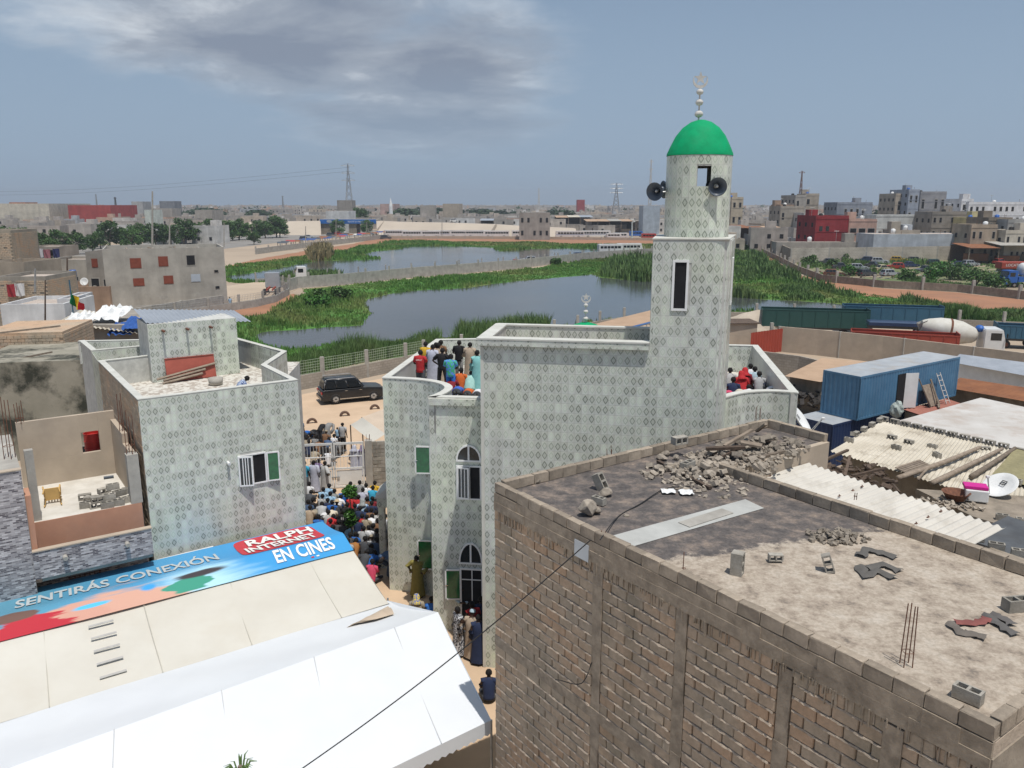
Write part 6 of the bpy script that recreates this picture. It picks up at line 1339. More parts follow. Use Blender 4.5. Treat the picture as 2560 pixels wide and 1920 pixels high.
 # sheds, containers and roofs on the right
def corr_roof(name,label,pts,z,mat,pitch=.18,amp=.03,thick=None,supports=None):
 t=thing(name,label,'roof',(pts[0][0],pts[0][1],0));mb=MB();q=[Vector((p[0],p[1],p[2]))for p in pts]
 corr(mb,q[0],q[1],q[2],q[3],pitch,amp);obj('sheet',mb,MT[mat],t,smooth=True);return t
def container(name,label,o,u,L,z,m,roofm,door=None):
 o=Vector(o);u=Vector(u).normalized();n=Vector((-u.y,u.x));Wc,Hc=2.44,2.59;t=thing(name,label,'container',(o.x,o.y,z))
 def q(s,tt,zz):p=o+u*s+n*tt;return(p.x,p.y,z+zz)
 def panel(nm,f,S,step=.28,dep=.036):
  mb=MB();k=int(S/step)*4;prof=[]
  for i in range(k+1):ph=i%4;prof.append((S*i/k,0 if ph in(0,1)else dep))
  for(a,da),(b,db)in zip(prof,prof[1:]):mb.quad(f(a,da,.12),f(b,db,.12),f(b,db,Hc-.12),f(a,da,Hc-.12))
  obj(nm,mb,m,t)
 panel('near_side',lambda s,d,zz:q(s,d,zz),L);panel('far_side',lambda s,d,zz:q(s,Wc-d,zz),L);panel('near_end',lambda s,d,zz:q(d,s,zz),Wc);panel('far_end',lambda s,d,zz:q(L-d,s,zz),Wc)
 for s in(0,L-.16):
  for tt in(0,Wc-.16):
   mb=MB();mb.hexa([q(s,tt,0),q(s+.16,tt,0),q(s+.16,tt+.16,0),q(s,tt+.16,0),q(s,tt,Hc),q(s+.16,tt,Hc),q(s+.16,tt+.16,Hc),q(s,tt+.16,Hc)]);obj('corner_post',mb,m,t)
 for zz in(0,Hc-.12):
  for tt in(-.005,Wc-.115):
   mb=MB();mb.hexa([q(.161,tt,zz),q(L-.161,tt,zz),q(L-.161,tt+.12,zz),q(.161,tt+.12,zz),q(.161,tt,zz+.119),q(L-.161,tt,zz+.119),q(L-.161,tt+.12,zz+.119),q(.161,tt+.12,zz+.119)]);obj('rail',mb,m,t)
  for s in(-.005,L-.115):
   mb=MB();mb.hexa([q(s,.161,zz),q(s+.12,.161,zz),q(s+.12,Wc-.161,zz),q(s,Wc-.161,zz),q(s,.161,zz+.119),q(s+.12,.161,zz+.119),q(s+.12,Wc-.161,zz+.119),q(s,Wc-.161,zz+.119)]);obj('rail',mb,m,t)
 mb=MB();mb.hexa([q(.02,.02,Hc-.02),q(L-.02,.02,Hc-.02),q(L-.02,Wc-.02,Hc-.02),q(.02,Wc-.02,Hc-.02),q(.02,.02,Hc+.004),q(L-.02,.02,Hc+.004),q(L-.02,Wc-.02,Hc+.004),q(.02,Wc-.02,Hc+.004)]);obj('roof',mb,roofm,t)
 if door:
  mb=MB();s0,s1=door;mb.hexa([q(s0,-.02,.1),q(s1,-.02,.1),q(s1,.05,.1),q(s0,.05,.1),q(s0,-.02,2.25),q(s1,-.02,2.25),q(s1,.05,2.25),q(s0,.05,2.25)]);obj('doorway',mb,MT['dark_in'],t)  # dark panel on the closed side, its colour standing in for inner shade
  mb=MB();mb.hexa([q(s1,-.03,.1),q(s1+.03,-.03,.1),q(s1+.75,-.40,.1),q(s1+.72,-.42,.1),q(s1,-.03,2.25),q(s1+.03,-.03,2.25),q(s1+.75,-.40,2.25),q(s1+.72,-.42,2.25)]);obj('door',mb,MT['white_paint'],t)
 return t
zb=2.62
o1=P(2142,1052,zb);e1_=P(2395,1000-12,zb);e0=P(2046,1030,zb)
uu=Vector((e1_.x-o1.x,e1_.y-o1.y)).normalized()
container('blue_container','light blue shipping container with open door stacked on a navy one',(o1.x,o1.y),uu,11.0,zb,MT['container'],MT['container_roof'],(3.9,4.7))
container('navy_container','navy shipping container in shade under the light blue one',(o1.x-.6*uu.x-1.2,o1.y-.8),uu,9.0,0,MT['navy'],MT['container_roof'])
sl_=thing('white_slab_roof','broad white-washed concrete roof below the blue container','roof',(20,38,0))
w=MB();q=[XY(2245,1052,3.9),XY(2452,994,3.9),XY(2900,1090,3.9),XY(2760,1260,3.9),XY(2560,1128,3.9)]
MT['slab_rust']=pm('white_washed_roof',(.56,.545,.515),(.46,.435,.40),.5,.9,.1,grime=.6,gcol=(.36,.27,.21),gscale=.7,gst=(.48,.68))
w.prism(q,3.6,3.9);obj('slab',w,MT['slab_rust'],sl_)
w=MB();w.prism([XY(2260,1052,3.9),XY(2452,1000,3.9),XY(2860,1092,3.9),XY(2740,1240,3.9),XY(2560,1124,3.9)],0,3.59);obj('wall',w,MT['concrete'],sl_)
cw=thing('corrugated_roof','cream corrugated roof weighted with cement blocks and poles','roof',(14,31,0));zc_=3.95
A1,A2,A3,A4=P(2075,1128,zc_),P(2206,1052,zc_+.2),P(2640,1150,zc_+.2),P(2640,1300,zc_-.1)
def cj(name,quad,n,mat,t,pitch=.177,amp=.027):
 a,b,c,d=quad
 for i in range(n):
  s0,s1=i/n,(i+1)/n+.012;mb=MB();q0,q1,q2,q3=a.lerp(d,s0),b.lerp(c,s0),b.lerp(c,s1),a.lerp(d,s1);dz=Vector((0,0,.012*(i%2)))
  corr(mb,q0+dz,q3+dz,q2+dz,q1+dz,pitch,amp,3);obj(name,mb,MT[mat],t,smooth=True)
cj('sheet',(A1,A2,A3,A4),5,'corr_cream',cw)
w=MB();w.prism([XY(2110,1120,zc_),XY(2212,1062,zc_),XY(2640,1160,zc_),XY(2640,1275,zc_)],0,zc_-.35);obj('wall',w,MT['concrete_d'],cw)
def blk(px,py,z,rz,label,rx=0,ry=0,group=None):p=P(px,py,z);return loose_block((p.x,p.y,z+.11),(rx,ry,rz),label,group)
ea=math.atan2(A3.y-A2.y,A3.x-A2.x);eb=math.atan2(A2.y-A1.y,A2.x-A1.x)
for i in range(11):
 p=A2.lerp(A3,.01+i*.072);loose_block((p.x,p.y,p.z+.14),(R(90),0,ea+random.uniform(-.05,.05)),ORD[i]+' hollow block from the left in the row along the white roof edge','blocks along the white roof edge')
for i in range(4):
 p=A2.lerp(A1,.06+i*.16);loose_block((p.x,p.y,p.z+.14),(R(90),0,eb),ORD[i]+' hollow block from the top in the short row down the roof side','blocks in the short row')
blk(2132,1090,zc_+.1,eb+.2,'brownish block tilted at the lower end of the short row',0,R(15));blk(2122,1105,zc_+.05,ea+.2,'long grey block lying near the left corner of the corrugated roof')
blk(2230,1098,zc_+.1,ea,'hollow block with cells facing left, on the corrugated roof',R(90));blk(2272,1110,zc_+.1,ea,'hollow block right of the first one on the corrugated roof',R(90))
blk(2240,1124,zc_+.06,ea,'block below the pair on the corrugated roof');blk(2330,1122,zc_+.06,ea+.05,'block right of centre on the corrugated roof');blk(2342,1143,zc_+.06,ea-.5,'skewed block beside the poles on the corrugated roof');blk(2462,1128,zc_+.1,ea+.8,'block under the upper ends of the poles',R(90));blk(2540,1210,zc_+.1,ea+.1,'block row end on the olive tarpaulin');blk(2552,1132,zc_+.15,ea,'block on the top edge of the olive tarpaulin',R(90))
def pole(a,b,r,label,mat='wood',bend=.12):
 a,b=Vector(a),Vector(b);m=(a+b)/2+Vector((random.uniform(-bend,bend),random.uniform(-bend,bend),.03));w=MB();w.tube(spline([tuple(a),tuple(m),tuple(b)],5),[r*1.1,r*1.1,r*1.1,r,r,r,r*.95,r*.9,r*.85,r*.8,r*.75][:11],8);return obj('wooden_pole',w,MT[mat],None,smooth=True,label=label,category='pole')
pole(P(2245,1195,zc_+.12),P(2450,1118,zc_+.35),.10,'leftmost of the three thick poles on the corrugated roof')
pole(P(2330,1208,zc_+.1),P(2505,1122,zc_+.35),.10,'middle one of the three thick poles on the corrugated roof')
pole(P(2428,1192,zc_+.15),P(2538,1120,zc_+.35),.10,'rightmost of the three thick poles, beside the olive tarpaulin')
pole(P(2295,1199,zc_+.1),P(2350,1155,zc_+.25),.05,'thin crooked stick between the thick poles')
pl=thing('pallet','small grey wooden pallet on the corrugated roof','pallet',P(2262,1165,zc_+.1))
pa=P(2240,1170,zc_+.12);pu=(P(2300,1150,zc_+.12)-pa);pv=(P(2262,1182,zc_+.12)-pa)
for i in range(5):w=MB();a=pa+pv*(i/4);w.box(a+pu/2,(pu.length,.10,.03),math.atan2(pu.y,pu.x));obj('slat',w,MT['wood'],pl)
for s in(.1,.9):w=MB();a=pa+pu*s+pv/2-Vector((0,0,.05));w.box(a,(pv.length*1.1,.08,.06),math.atan2(pv.y,pv.x));obj('bearer',w,MT['wood_dk'],pl)
w=MB();sheet(w,P(2545,1118,zc_+.3),P(2720,1160,zc_+.4),P(2700,1260,zc_+.15),P(2480,1185,zc_+.15),16,8,-.12,.05,4);obj('tarpaulin',w,cloth((.30,.27,.15)),None,smooth=True,label='olive tarpaulin spread over the right end of the corrugated roof',category='tarpaulin')
def dish(c,d,r,label,arm=True,logo=True):
 d=Vector(d).normalized();c=Vector(c);t=thing('satellite_dish',label,'satellite dish',c);w=MB()
 prof=[(0,-.12*r*2),(.35*r,-.105*r*2),(.7*r,-.06*r*2),(r,0),(r*1.01,.012),(r*.98,.02),(.69*r,-.04*r*2),(.34*r,-.085*r*2),(0,-.10*r*2)];w.lathe(prof,c,32,d);ds=obj('reflector',w,MT['white_paint'],t,smooth=True)
 up_=Vector((0,0,1));sx=d.cross(up_).normalized();sy=sx.cross(d).normalized()
 w=MB();tip=c+d*r*1.15-sy*r*.55;w.tube([c-sy*r*.98,tip],.016,6);w.tube([c-sy*r*.9-d*.05+sx*.02,tip+sy*.03],.012,6);obj('feed_arm',w,MT['steel_lt'],t)
 w=MB();w.bbox(tip,(.12,.10,.09),.02);obj('feed_horn',w,MT['white_paint'],t)
 w=MB();w.tube([c-d*.2*r,c-d*.45*r,c-d*.45*r-Vector((0,0,r*1.3))],.025,6);obj('mast',w,MT['steel'],t)
 if logo:
  w=MB();o=c+sy*r*.28-d*.045*r*2+d*.012;a=r*.17
  for q in(((-a,-a),(a,-a),(a,-a*.7),(-a,-a*.7)),((-a,a*.7),(a,a*.7),(a,a),(-a,a)),((-a,-a*.69),(-a*.7,-a*.69),(-a*.7,a*.69),(-a,a*.69)),((a*.7,-a*.69),(a,-a*.69),(a,a*.69),(a*.7,a*.69)),((-.3*a,-.4*a),(-.05*a,-.4*a),(-.05*a,.4*a),(-.3*a,.4*a)),((.1*a,-.4*a),(.3*a,-.4*a),(.3*a,.5*a),(.1*a,.5*a))):
   w.extr([(-x,y)for x,y in q],o,sx,sy,d*.004)
  obj('logo',w,MT['tyre'],t)
c=PY(2005,1050,31);dish(c,(.72,-.35,.60),.62,'white satellite dish with square logo beside the navy container')
c=P(2500,1212,4.6);dish(c,(-.55,-.2,.85),.62,'white satellite dish lying by the pink tub with its logo uppermost')
ns=thing('near_corrugated_roof','pale corrugated roof right behind the block building parapet','roof',(8,18,0));zn=8.15
B1,B2,B3,B4=P(1855,1205,zn-.05),P(2020,1158,zn+.05),P(2508,1320,zn+.05),P(2400,1378,zn-.05)
cj('sheet',(B1,B2,B3,B4),2,'corr_white',ns,.2,.03)
w=MB();w.prism([kb(2.2,5.25,0)[:2],kb(2.0,8.0,0)[:2],kb(8.6,7.7,0)[:2],kb(8.8,5.25,0)[:2]],0,zn-.35);obj('wall',w,MT['concrete_d'],ns)
for i,(x,y)in enumerate(((1945,1178),(1925,1192),(2155,1218),(2132,1228),(2098,1242),(2352,1280),(2320,1295),(2290,1311))):
 c=P(x,y,zn+.04);w=MB();w.tube([(c.x,c.y,c.z),(c.x,c.y,c.z+.06)],.012,5);w.box((c.x,c.y,c.z+.02),(.09,.03,.012),.5);obj('hook_bolt',w,MT['rust'],ns)
bs=P(2388,1248,4.3);t=thing('clay_basin','large rusty-brown basin among the junk by the corrugated roof','basin',bs);w=MB();w.lathe([(0,0),(.30,0),(.46,.28),(.49,.29),(.44,.25),(.28,.05),(0,.05)],bs,24);obj('bowl',w,MT['rust'],t,smooth=True)
cb_=P(2438,1250,4.25);t=thing('cool_box','white box with bright pink lid beside the brown basin','box',cb_);w=MB();w.bbox((cb_.x,cb_.y,cb_.z+.22),(.75,.5,.42),.03,-.35);obj('box',w,MT['white_paint'],t)
w=MB();w.bbox((cb_.x,cb_.y+.1,cb_.z+.50),(.78,.52,.12),.03,-.35);obj('lid',w,pm('pink_plastic',(.62,.02,.28),(.52,.02,.23),2,.4),t)
jw=thing('junk_wall','dark concrete ledge with junk behind the near corrugated roof','wall',(16,26,0))
w=MB();w.prism([XY(2290,1222,4.2),XY(2560,1240,4.2),XY(2700,1330,4.2),XY(2560,1330,4.2),XY(2430,1290,4.2)],0,4.2);obj('ledge',w,MT['concrete_d'],jw)
w=MB();w.prism([XY(2400,1345,5.6),XY(2520,1290,5.6),XY(2800,1380,5.6),XY(2800,1480,5.6),XY(2500,1420,5.6)],0,5.6);obj('low_roof',w,pm('dark_felt_roof',(.105,.115,.125),(.07,.075,.082),1.2,.85,grime=.3),jw)
for i,(x,y,z,l)in enumerate(((2440,1352,5.6,'block lying on the dark felt roof, nearest the corrugated sheet'),(2490,1375,5.6,'block lying on the dark felt roof, second from the corrugated sheet'),(2548,1392,5.6,'block on the dark felt roof at the picture edge'),(2505,1300,4.2,'hollow block on the dark ledge above the felt roof'),(2555,1310,4.2,'hollow block on the dark ledge at the picture edge'))):blk(x,y,z,-.45,l)
for i,(x0,y0,x1,y1,l)in enumerate(((2040,1160,2120,1125,'dark beam in the gap between the two corrugated roofs, far one'),(2060,1172,2160,1205,'dark beam in the gap lying toward the right'),(2130,1190,2215,1170,'grey beam closing the gap on the right'),(2110,1200,2125,1140,'short upright post in the gap between the corrugated roofs'))):
 plank(P(x0,y0,5.2),P(x1,y1,5.4),.10,.08,l,'wood_dk','beam')
w=MB();rn=random.Random(3);c0=P(2110,1185,4.6)
for k in range(160):r=rn.uniform(.05,.22);w.box((c0.x+rn.uniform(-1.6,1.6),c0.y+rn.uniform(-1.4,1.4),4.4+rn.uniform(0,.3)),(r*2,r,r*.4),rn.uniform(0,3),rn.uniform(-.6,.6),rn.uniform(-.6,.6))
obj('scrap_heap',w,MT['wood_dk'],None,kind='stuff',label='dark jumble of scrap in the gap between the corrugated roofs',category='scrap')
w=MB();c0=P(2370,1262,4.25)
for k in range(90):r=rn.uniform(.03,.12);w.box((c0.x+rn.uniform(-1.0,1.0),c0.y+rn.uniform(-.5,.5),4.25+rn.uniform(0,.12)),(r*2,r,r*.4),rn.uniform(0,3),rn.uniform(-.6,.6),rn.uniform(-.6,.6))
obj('scrap_heap',w,MT['stone'],None,kind='stuff',label='pale scraps around the brown basin',category='scrap')
t=corr_roof('tan_roof','flat tan sheet roof left of the blue container',[P(1962,940,2.6),P(2055,895,2.6),P(2180,905,2.6),P(2052,955,2.6)],0,'corr_tan',.3,.02)
w=MB();w.prism([XY(1975,940,2.5),XY(2060,902,2.5),XY(2170,910,2.5),XY(2055,952,2.5)],0,2.4);obj('wall',w,MT['concrete_d'],t)
wall_run('low_block_wall','rough grey block wall right of the mosque terrace',[P(1905,878,2.4)[:2],P(2000,890,2.4)[:2],P(2110,915,2.4)[:2]],2.4,.2,'blockwork')
t=corr_roof('rusty_roof','rust-red sheet roof at the right edge behind the white slab',[P(2345,965,3.0),P(2400,945,3.2),P(2800,1005,3.2),P(2800,1045,3.0)],0,'corr_rust',.3,.03)
w=MB();w.prism([XY(2365,962,2.9),XY(2410,948,2.9),XY(2790,1005,2.9),XY(2790,1035,2.9)],0,2.85);obj('wall',w,MT['concrete_d'],t)
t=corr_roof('zinc_shed_roof','long grey zinc shed roof below the tan wall at the right edge',[P(2375,905,2.6),P(2400,885,2.9),P(2760,930,2.9),P(2760,975,2.6)],0,'zinc',.3,.03)
w=MB();w.prism([XY(2380,905,2.5),XY(2402,890,2.5),XY(2750,930,2.5),XY(2750,968,2.5)],0,2.45);obj('wall',w,MT['white_paint'],t)
t=thing('red_metal_gate','orange-red corrugated gate panel right of the mosque terrace','gate',(32,80,0));ga_=P(1876,862,1.2);gb2=P(1955,855,1.2)
w=MB();corr(w,(ga_.x,ga_.y,.2),(gb2.x,gb2.y,.2),(gb2.x,gb2.y,2.6),(ga_.x,ga_.y,2.4),.35,.05);obj('panel',w,MT['v_orange'],t)
w=MB();w.box((gb2.x-1.2,gb2.y-.2,1.6),(.3,.3,3.2));obj('post',w,MT['concrete'],t)
t=thing('beige_shed','small beige shed with dark flat roof right behind the minaret','shed',(26,78,0));q=[P(1826,865,.5),P(1872,862,.5)]
w=MB();w.box(((q[0].x+q[1].x)/2,q[0].y+1.5,1.4),(3.2,3,2.8));obj('wall',w,MT['beige_plaster'],t);w=MB();w.box(((q[0].x+q[1].x)/2,q[0].y+1.5,2.86),(3.6,3.4,.1),.05);obj('roof',w,MT['wood_dk'],t)
w=MB();bm=bmesh.new();bmesh.ops.create_icosphere(bm,subdivisions=3,radius=1)
c=P(1880,825,0)
for v in bm.verts:v.co=Vector((v.co.x*5.5,v.co.y*3.5,max(-.2,v.co.z*2.6)))*(1+.18*mn.noise(v.co*2.3))
w.bm(bm,lambda q:q+Vector((c.x+1,c.y-2,0)));obj('sand_heap',w,pm('pale_gravel_heap',(.52,.45,.36),(.40,.34,.27),.6,.95,.4),None,kind='stuff',label='pale heap of sand beyond the mosque, right of the minaret',category='sand')
t=thing('blue_canopy','long blue and white shelter roof by the pond behind the mosque','shelter',(11,78,0))
a,b,c,d=P(1478,812,2.6),P(1625,776,2.6),P(1635,790,2.4),P(1500,828,2.4);w=MB();corr(w,a,b,P(1650,800,2.35),P(1505,838,2.3),.4,.02);obj('roof',w,MT['corr_tan'],t)
w=MB();pa_,pb_=P(1505,838,2.28),P(1650,800,2.33);w.tube([pa_,pb_],.12,4);obj('fascia',w,MT['v_blue'],t)
for i in range(5):p=pa_.lerp(pb_,i/4);w=MB();w.tube([(p.x,p.y,0),tuple(p)],.06,6);obj('post',w,MT['white_paint'],t)
MT['slab_red']=pm('faded_red_sheet',(.37,.155,.115),(.29,.12,.09),.8,.7)
MT['slab_red']=pm('faded_red_sheet',(.37,.155,.115),(.29,.12,.09),.8,.7)
cn=Vector((-uu.y,uu.x))
def cq(s,t,z):p=Vector((o1.x,o1.y))+uu*s-cn*t;return Vector((p.x,p.y,z))
t=corr_roof('red_sheet_platform','red corrugated sheet platform under the leaning frames',[cq(4.6,.15,2.66),cq(9.5,.15,2.66),cq(8.6,2.6,2.6),cq(3.9,2.6,2.6)],0,'slab_red',.3,.02)
w=MB();w.prism([tuple(cq(4.7,.2,0))[:2],tuple(cq(9.4,.2,0))[:2],tuple(cq(8.5,2.5,0))[:2],tuple(cq(4.0,2.5,0))[:2]],0,2.55);obj('base',w,MT['concrete_d'],t)
for i,(s0,s1,t0,z1,l)in enumerate(((6.3,6.0,.9,4.4,'left timber leaning on the blue container'),(6.9,7.4,1.1,4.2,'middle timber leaning on the blue container'),(6.5,8.2,1.3,3.1,'low timber lying across the leaning frames'))):plank(cq(s0,t0,2.72),cq(s1,.12,z1),.1,.06,l,'wood')
w=MB();a,b,c,d=cq(6.4,.8,2.7),cq(7.6,.8,2.7),cq(7.6,.14,3.9),cq(6.4,.14,3.9);n=Vector((cn.x,cn.y,0))*.04;w.hexa([a,b,b+n,a+n,d,c,c+n,d+n]);obj('timber_frame_panel',w,MT['wood'],None,label='grey board panel leaning on the blue container',category='panel')
t=thing('ladder','short grey ladder leaning on the blue container','ladder',cq(8.2,.9,2.7));a,b=cq(8.0,.95,2.7),cq(8.0,.12,4.5);dx=Vector((uu.x,uu.y,0))*.42
for s in(0,1):w=MB();w.tube([a+dx*s,b+dx*s],.03,5);obj('stile',w,MT['steel_lt'],t)
for i in range(6):w=MB();q=a.lerp(b,(i+.5)/6);w.tube([q,q+dx],.022,5);obj('rung',w,MT['steel_lt'],t)
MT['slab_red']=MT['slab_red']
w=MB();c=cq(2.9,.7,2.66);bm=bmesh.new();bmesh.ops.create_icosphere(bm,subdivisions=3,radius=.5)
for v in bm.verts:v.co=v.co*(1+.35*mn.noise(v.co*4))
w.bm(bm,lambda q:Vector((c.x+q.x*.75*(1-.35*q.z),c.y+q.y*.65*(1-.35*q.z),c.z+.40+q.z*.95)));obj('filled_sack',w,cloth((.42,.47,.44)),None,label='pale green plastic sack standing at the container door',category='sack')
w=MB();c0=P(2000,985,1.2)
for k in range(260):r=rn.uniform(.08,.35);w.box((c0.x+rn.uniform(-2.6,2.4),c0.y+rn.uniform(-3,3),.9+rn.uniform(0,.9)),(r*2.4,r,r*.4),rn.uniform(0,3),rn.uniform(-.6,.6),rn.uniform(-.6,.6))
obj('scrap_heap',w,pm('charred_scrap',(.05,.045,.042),(.025,.022,.02),4,.8),None,kind='stuff',label='black charred scrap heap left of the blue container',category='scrap')
# buildings near and far
WM={}
def wallm(c,g=.3):
 k=tuple(round(x,3)for x in c)
 if k not in WM:WM[k]=pm('wall_paint_%02d'%(len(WM)+1),c,tuple(x*.70 for x in c),.45,.92,.15,3,grime=max(g,.5),gcol=tuple(x*.42 for x in c),gscale=.5,streak=True,gst=(.48,.72))
 return WM[k]
def building(name,label,x0,x1,ytop,ybase,depth,c,wins=(),yaw=0.0,d=None,cat='house',roof=None,group=None,win_mat=None,parapet=.5,zb=0.0,sidewins=(),bricks=False):
 """pixel columns x0..x1, roof line ytop, foot ybase (on the ground) or an explicit distance d; wins in fractions of the front"""
 xm=(x0+x1)/2;p=P(xm,ybase,0)if d is None else PY(xm,ybase,d);Y=p.y
 a,b=PY(x0,(ytop+ybase)/2,Y),PY(x1,(ytop+ybase)/2,Y);Wd=b.x-a.x;Hh=PY(xm,ytop,Y).z-zb;cx=(a.x+b.x)/2
 if Hh<1.5:Hh=1.5
 t=thing(name,label,cat,(cx,Y,zb),yaw,group);m=wallm(c)
 w=MB();w.box((0,depth/2,Hh/2),(Wd,depth,Hh));lobj('wall',w,m,t)
 if parapet:
  w=MB();w.box((0,depth/2,Hh+.012),(Wd-.5,depth-.5,.02));lobj('roof',w,MT['roof_screed']if roof is None else roof,t)
  for q,s in(((0,.1,Hh+parapet/2),(Wd,.2,parapet)),((0,depth-.1,Hh+parapet/2),(Wd,.2,parapet)),((-Wd/2+.1,depth/2,Hh+parapet/2),(.2,depth-.404,parapet)),((Wd/2-.1,depth/2,Hh+parapet/2),(.2,depth-.404,parapet))):
   w=MB();w.box(q,s);lobj('parapet',w,m,t)
 if bricks:
  bw=MB();rb_=random.Random(int(x0)+7)
  for r_ in range(int(Hh/.22)):
   k=0;xx=-Wd/2+(.21 if r_%2 else 0)
   while xx<Wd/2-.3:
    if rb_.random()>.02:bw.box((xx+.2,-.012-rb_.random()*.02,r_*.22+.11),(.395,.07,.195),rb_.uniform(-.02,.02))
    xx+=.42
   yy=.1
   sx=(1 if cx<0 else-1)*(Wd/2)
   while yy<depth-.4:bw.box((sx+(.012 if cx<0 else-.012),yy+.2,r_*.22+.11),(.07,.395,.195),rb_.uniform(-.02,.02));yy+=.42
  lobj('blockwork',bw,MT['brick'],t,kind='stuff')
 if 150<Y<360 and x0>1700 and parapet:
  ro=random.Random(int(x0*3+ytop));zt_=Hh+.03
  for k in range(ro.randrange(1,4)):
   xx,yy=ro.uniform(-.4,.4)*Wd,ro.uniform(.2,.8)*depth
   if k==0:w=MB();w.lathe([(0,0),(.6,0),(.6,1.2),(.2,1.4),(0,1.4)],(xx,yy,zt_),12);lobj('water_tank',w,MT[ro.choice(('tyre','v_brightblue','white_paint'))],t,True)
   elif k==1:w=MB();w.box((xx,yy,zt_+1.2),(2.6,2.6,2.4));lobj('stair_hut',w,m,t)
   else:w=MB();w.tube([(xx,yy,zt_),(xx,yy,zt_+3.2)],.06,4);w.tube([(xx-.7,yy,zt_+3),(xx+.7,yy,zt_+3)],.04,4);lobj('aerial',w,MT['steel'],t)
  for k in range(ro.randrange(0,4)):w=MB();xx=ro.uniform(-.45,.45)*Wd;w.tube([(xx,.1,Hh),(xx+.05,.1,Hh+parapet+ro.uniform(.6,1.3))],.05,4);lobj('rebar',w,MT['rust'],t)
 if Y<360 and x0>1700 and cat=='house' and Hh>5 and parapet>=.4:
  fl=max(1,int(Hh/3.1))
  for j in range(1,fl+1):w=MB();w.box((0,depth/2,Hh*j/fl-.1),(Wd+.16,depth+.16,.2));lobj('floor_band',w,m,t)
  side=-1 if cx>0 else 1;nw=max(1,int(depth/3.5))
  for j in range(fl):
   for i in range(nw):
    w=MB();w.box((side*(Wd/2+.01),depth*(i+.5)/nw,Hh*(j+.5)/fl),(.06,1.1,1.2));lobj('side_window',w,MT['dark_in'],t)
 for(u0,u1,v0,v1,*mt)in wins:
  w=MB();ww,hh=(u1-u0)*Wd,(v1-v0)*Hh;cxw,czw=-Wd/2+(u0+u1)/2*Wd,(v0+v1)/2*Hh;w.box((cxw,-.01,czw),(ww,.06,hh));f=lobj('window',w,MT['concrete']if not mt else MT[mt[0]],t)
  w=MB();w.box((cxw,-.045,czw),(ww*.86,.02,hh*.86));lobj('pane',w,MT['dark_in']if not mt else MT[mt[0]],f)
 return t
MT['shutter_red']=pm('red_brown_shutter',(.24,.065,.04),(.19,.05,.03),2,.7);MT['pale_blue']=pm('pale_blue_wall',(.44,.49,.54),(.38,.42,.47),.2,.9)
GREY,BEI,WHT,SAND,DKG=(.40,.375,.335),(.43,.365,.295),(.70,.70,.68),(.46,.40,.32),(.30,.28,.25)
gb3=building('grey_block_house','three-storey grey concrete house with red shutters on the left',280,558,638,775,11,(.46,.435,.385),[(.21,.30,.78,.96,'shutter_red'),(.44,.52,.80,.98,'shutter_red'),(.67,.75,.80,1.0),(.22,.31,.46,.60,'shutter_red'),(.47,.55,.48,.63,'shutter_red'),(.70,.78,.50,.64,'pale_blue'),(.42,.49,.12,.26,'concrete'),(.71,.78,.14,.28,'concrete'),(.90,.94,.36,.41),(.90,.94,.66,.71)],R(24),roof=MT['concrete'],parapet=1.0)
building('side_wing','narrow grey side wing with arched balconies left of the grey house',222,288,640,772,9,(.36,.335,.295),[(.2,.42,.78,.95,'shutter_red'),(.66,.84,.76,.93,'shutter_red'),(.10,.42,.36,.58),(.55,.92,.32,.56),(.5,.95,.02,.24)],R(4),d=119,parapet=.6)
building('tan_house','tan rendered house with balcony left of the grey house',130,275,733,768+24,8,(.43,.30,.215),[(.62,.72,.52,.68)],R(4),d=112,parapet=.9)
building('pale_house','pale unfinished house behind the flag',120,262,655,745,8,(.43,.40,.345),[(.35,.55,.52,.62)],R(2),d=128,parapet=.4)
building('roof_hut','small roof hut with laundry hanging on its front',70,150,625,660,6,(.36,.315,.265),[(.2,.9,.1,.8)],0,d=132,zb=6.5,parapet=.2)
building('block_tower','tall raw block wall building at the left picture edge',-60,33,582,740,8,(.37,.33,.265),[(.8,.95,.25,.35)],R(8),d=105,parapet=.3,bricks=True)
building('raw_house','low raw block house below the tall block building',0,118,700,800,8,(.35,.325,.28),[(.1,.45,.25,.6),(.75,.9,.3,.6)],R(5),d=92,parapet=.4,bricks=True)
building('brown_house','brown block house with narrow window at the far left',-40,70,665,760,7,(.38,.33,.265),[(.7,.9,.5,.7)],R(-6),d=100,parapet=.5)
building('white_house','white rendered house wall with rain spouts on the left',12,162,770,856,7,(.74,.75,.75),[],R(7),d=72,parapet=.35)
building('pale_column_house','pale end wall right of the white house',148,182,752,820,6,(.66,.67,.68),[],R(10),d=75,parapet=.2)
rh=building('ragged_roof_house','grey house with ragged sheet roof covered in white plastic',140,360,812,900,9,(.36,.33,.285),[(.10,.16,.40,.80),(.22,.29,.05,.90),(.68,.80,.05,.55)],R(-4),d=61,parapet=0)
p0,p1,p2,p3=P(140,800,6.3),P(330,826,5.3),P(345,790,6.0),P(180,775,6.9)
w=MB();corr(w,PY(138,808,60.4),PY(350,832,60.4),PY(360,800,69),PY(180,775,69),.35,.05);obj('sheet_roof',w,MT['corr_cream'],rh)
rn=random.Random(21)
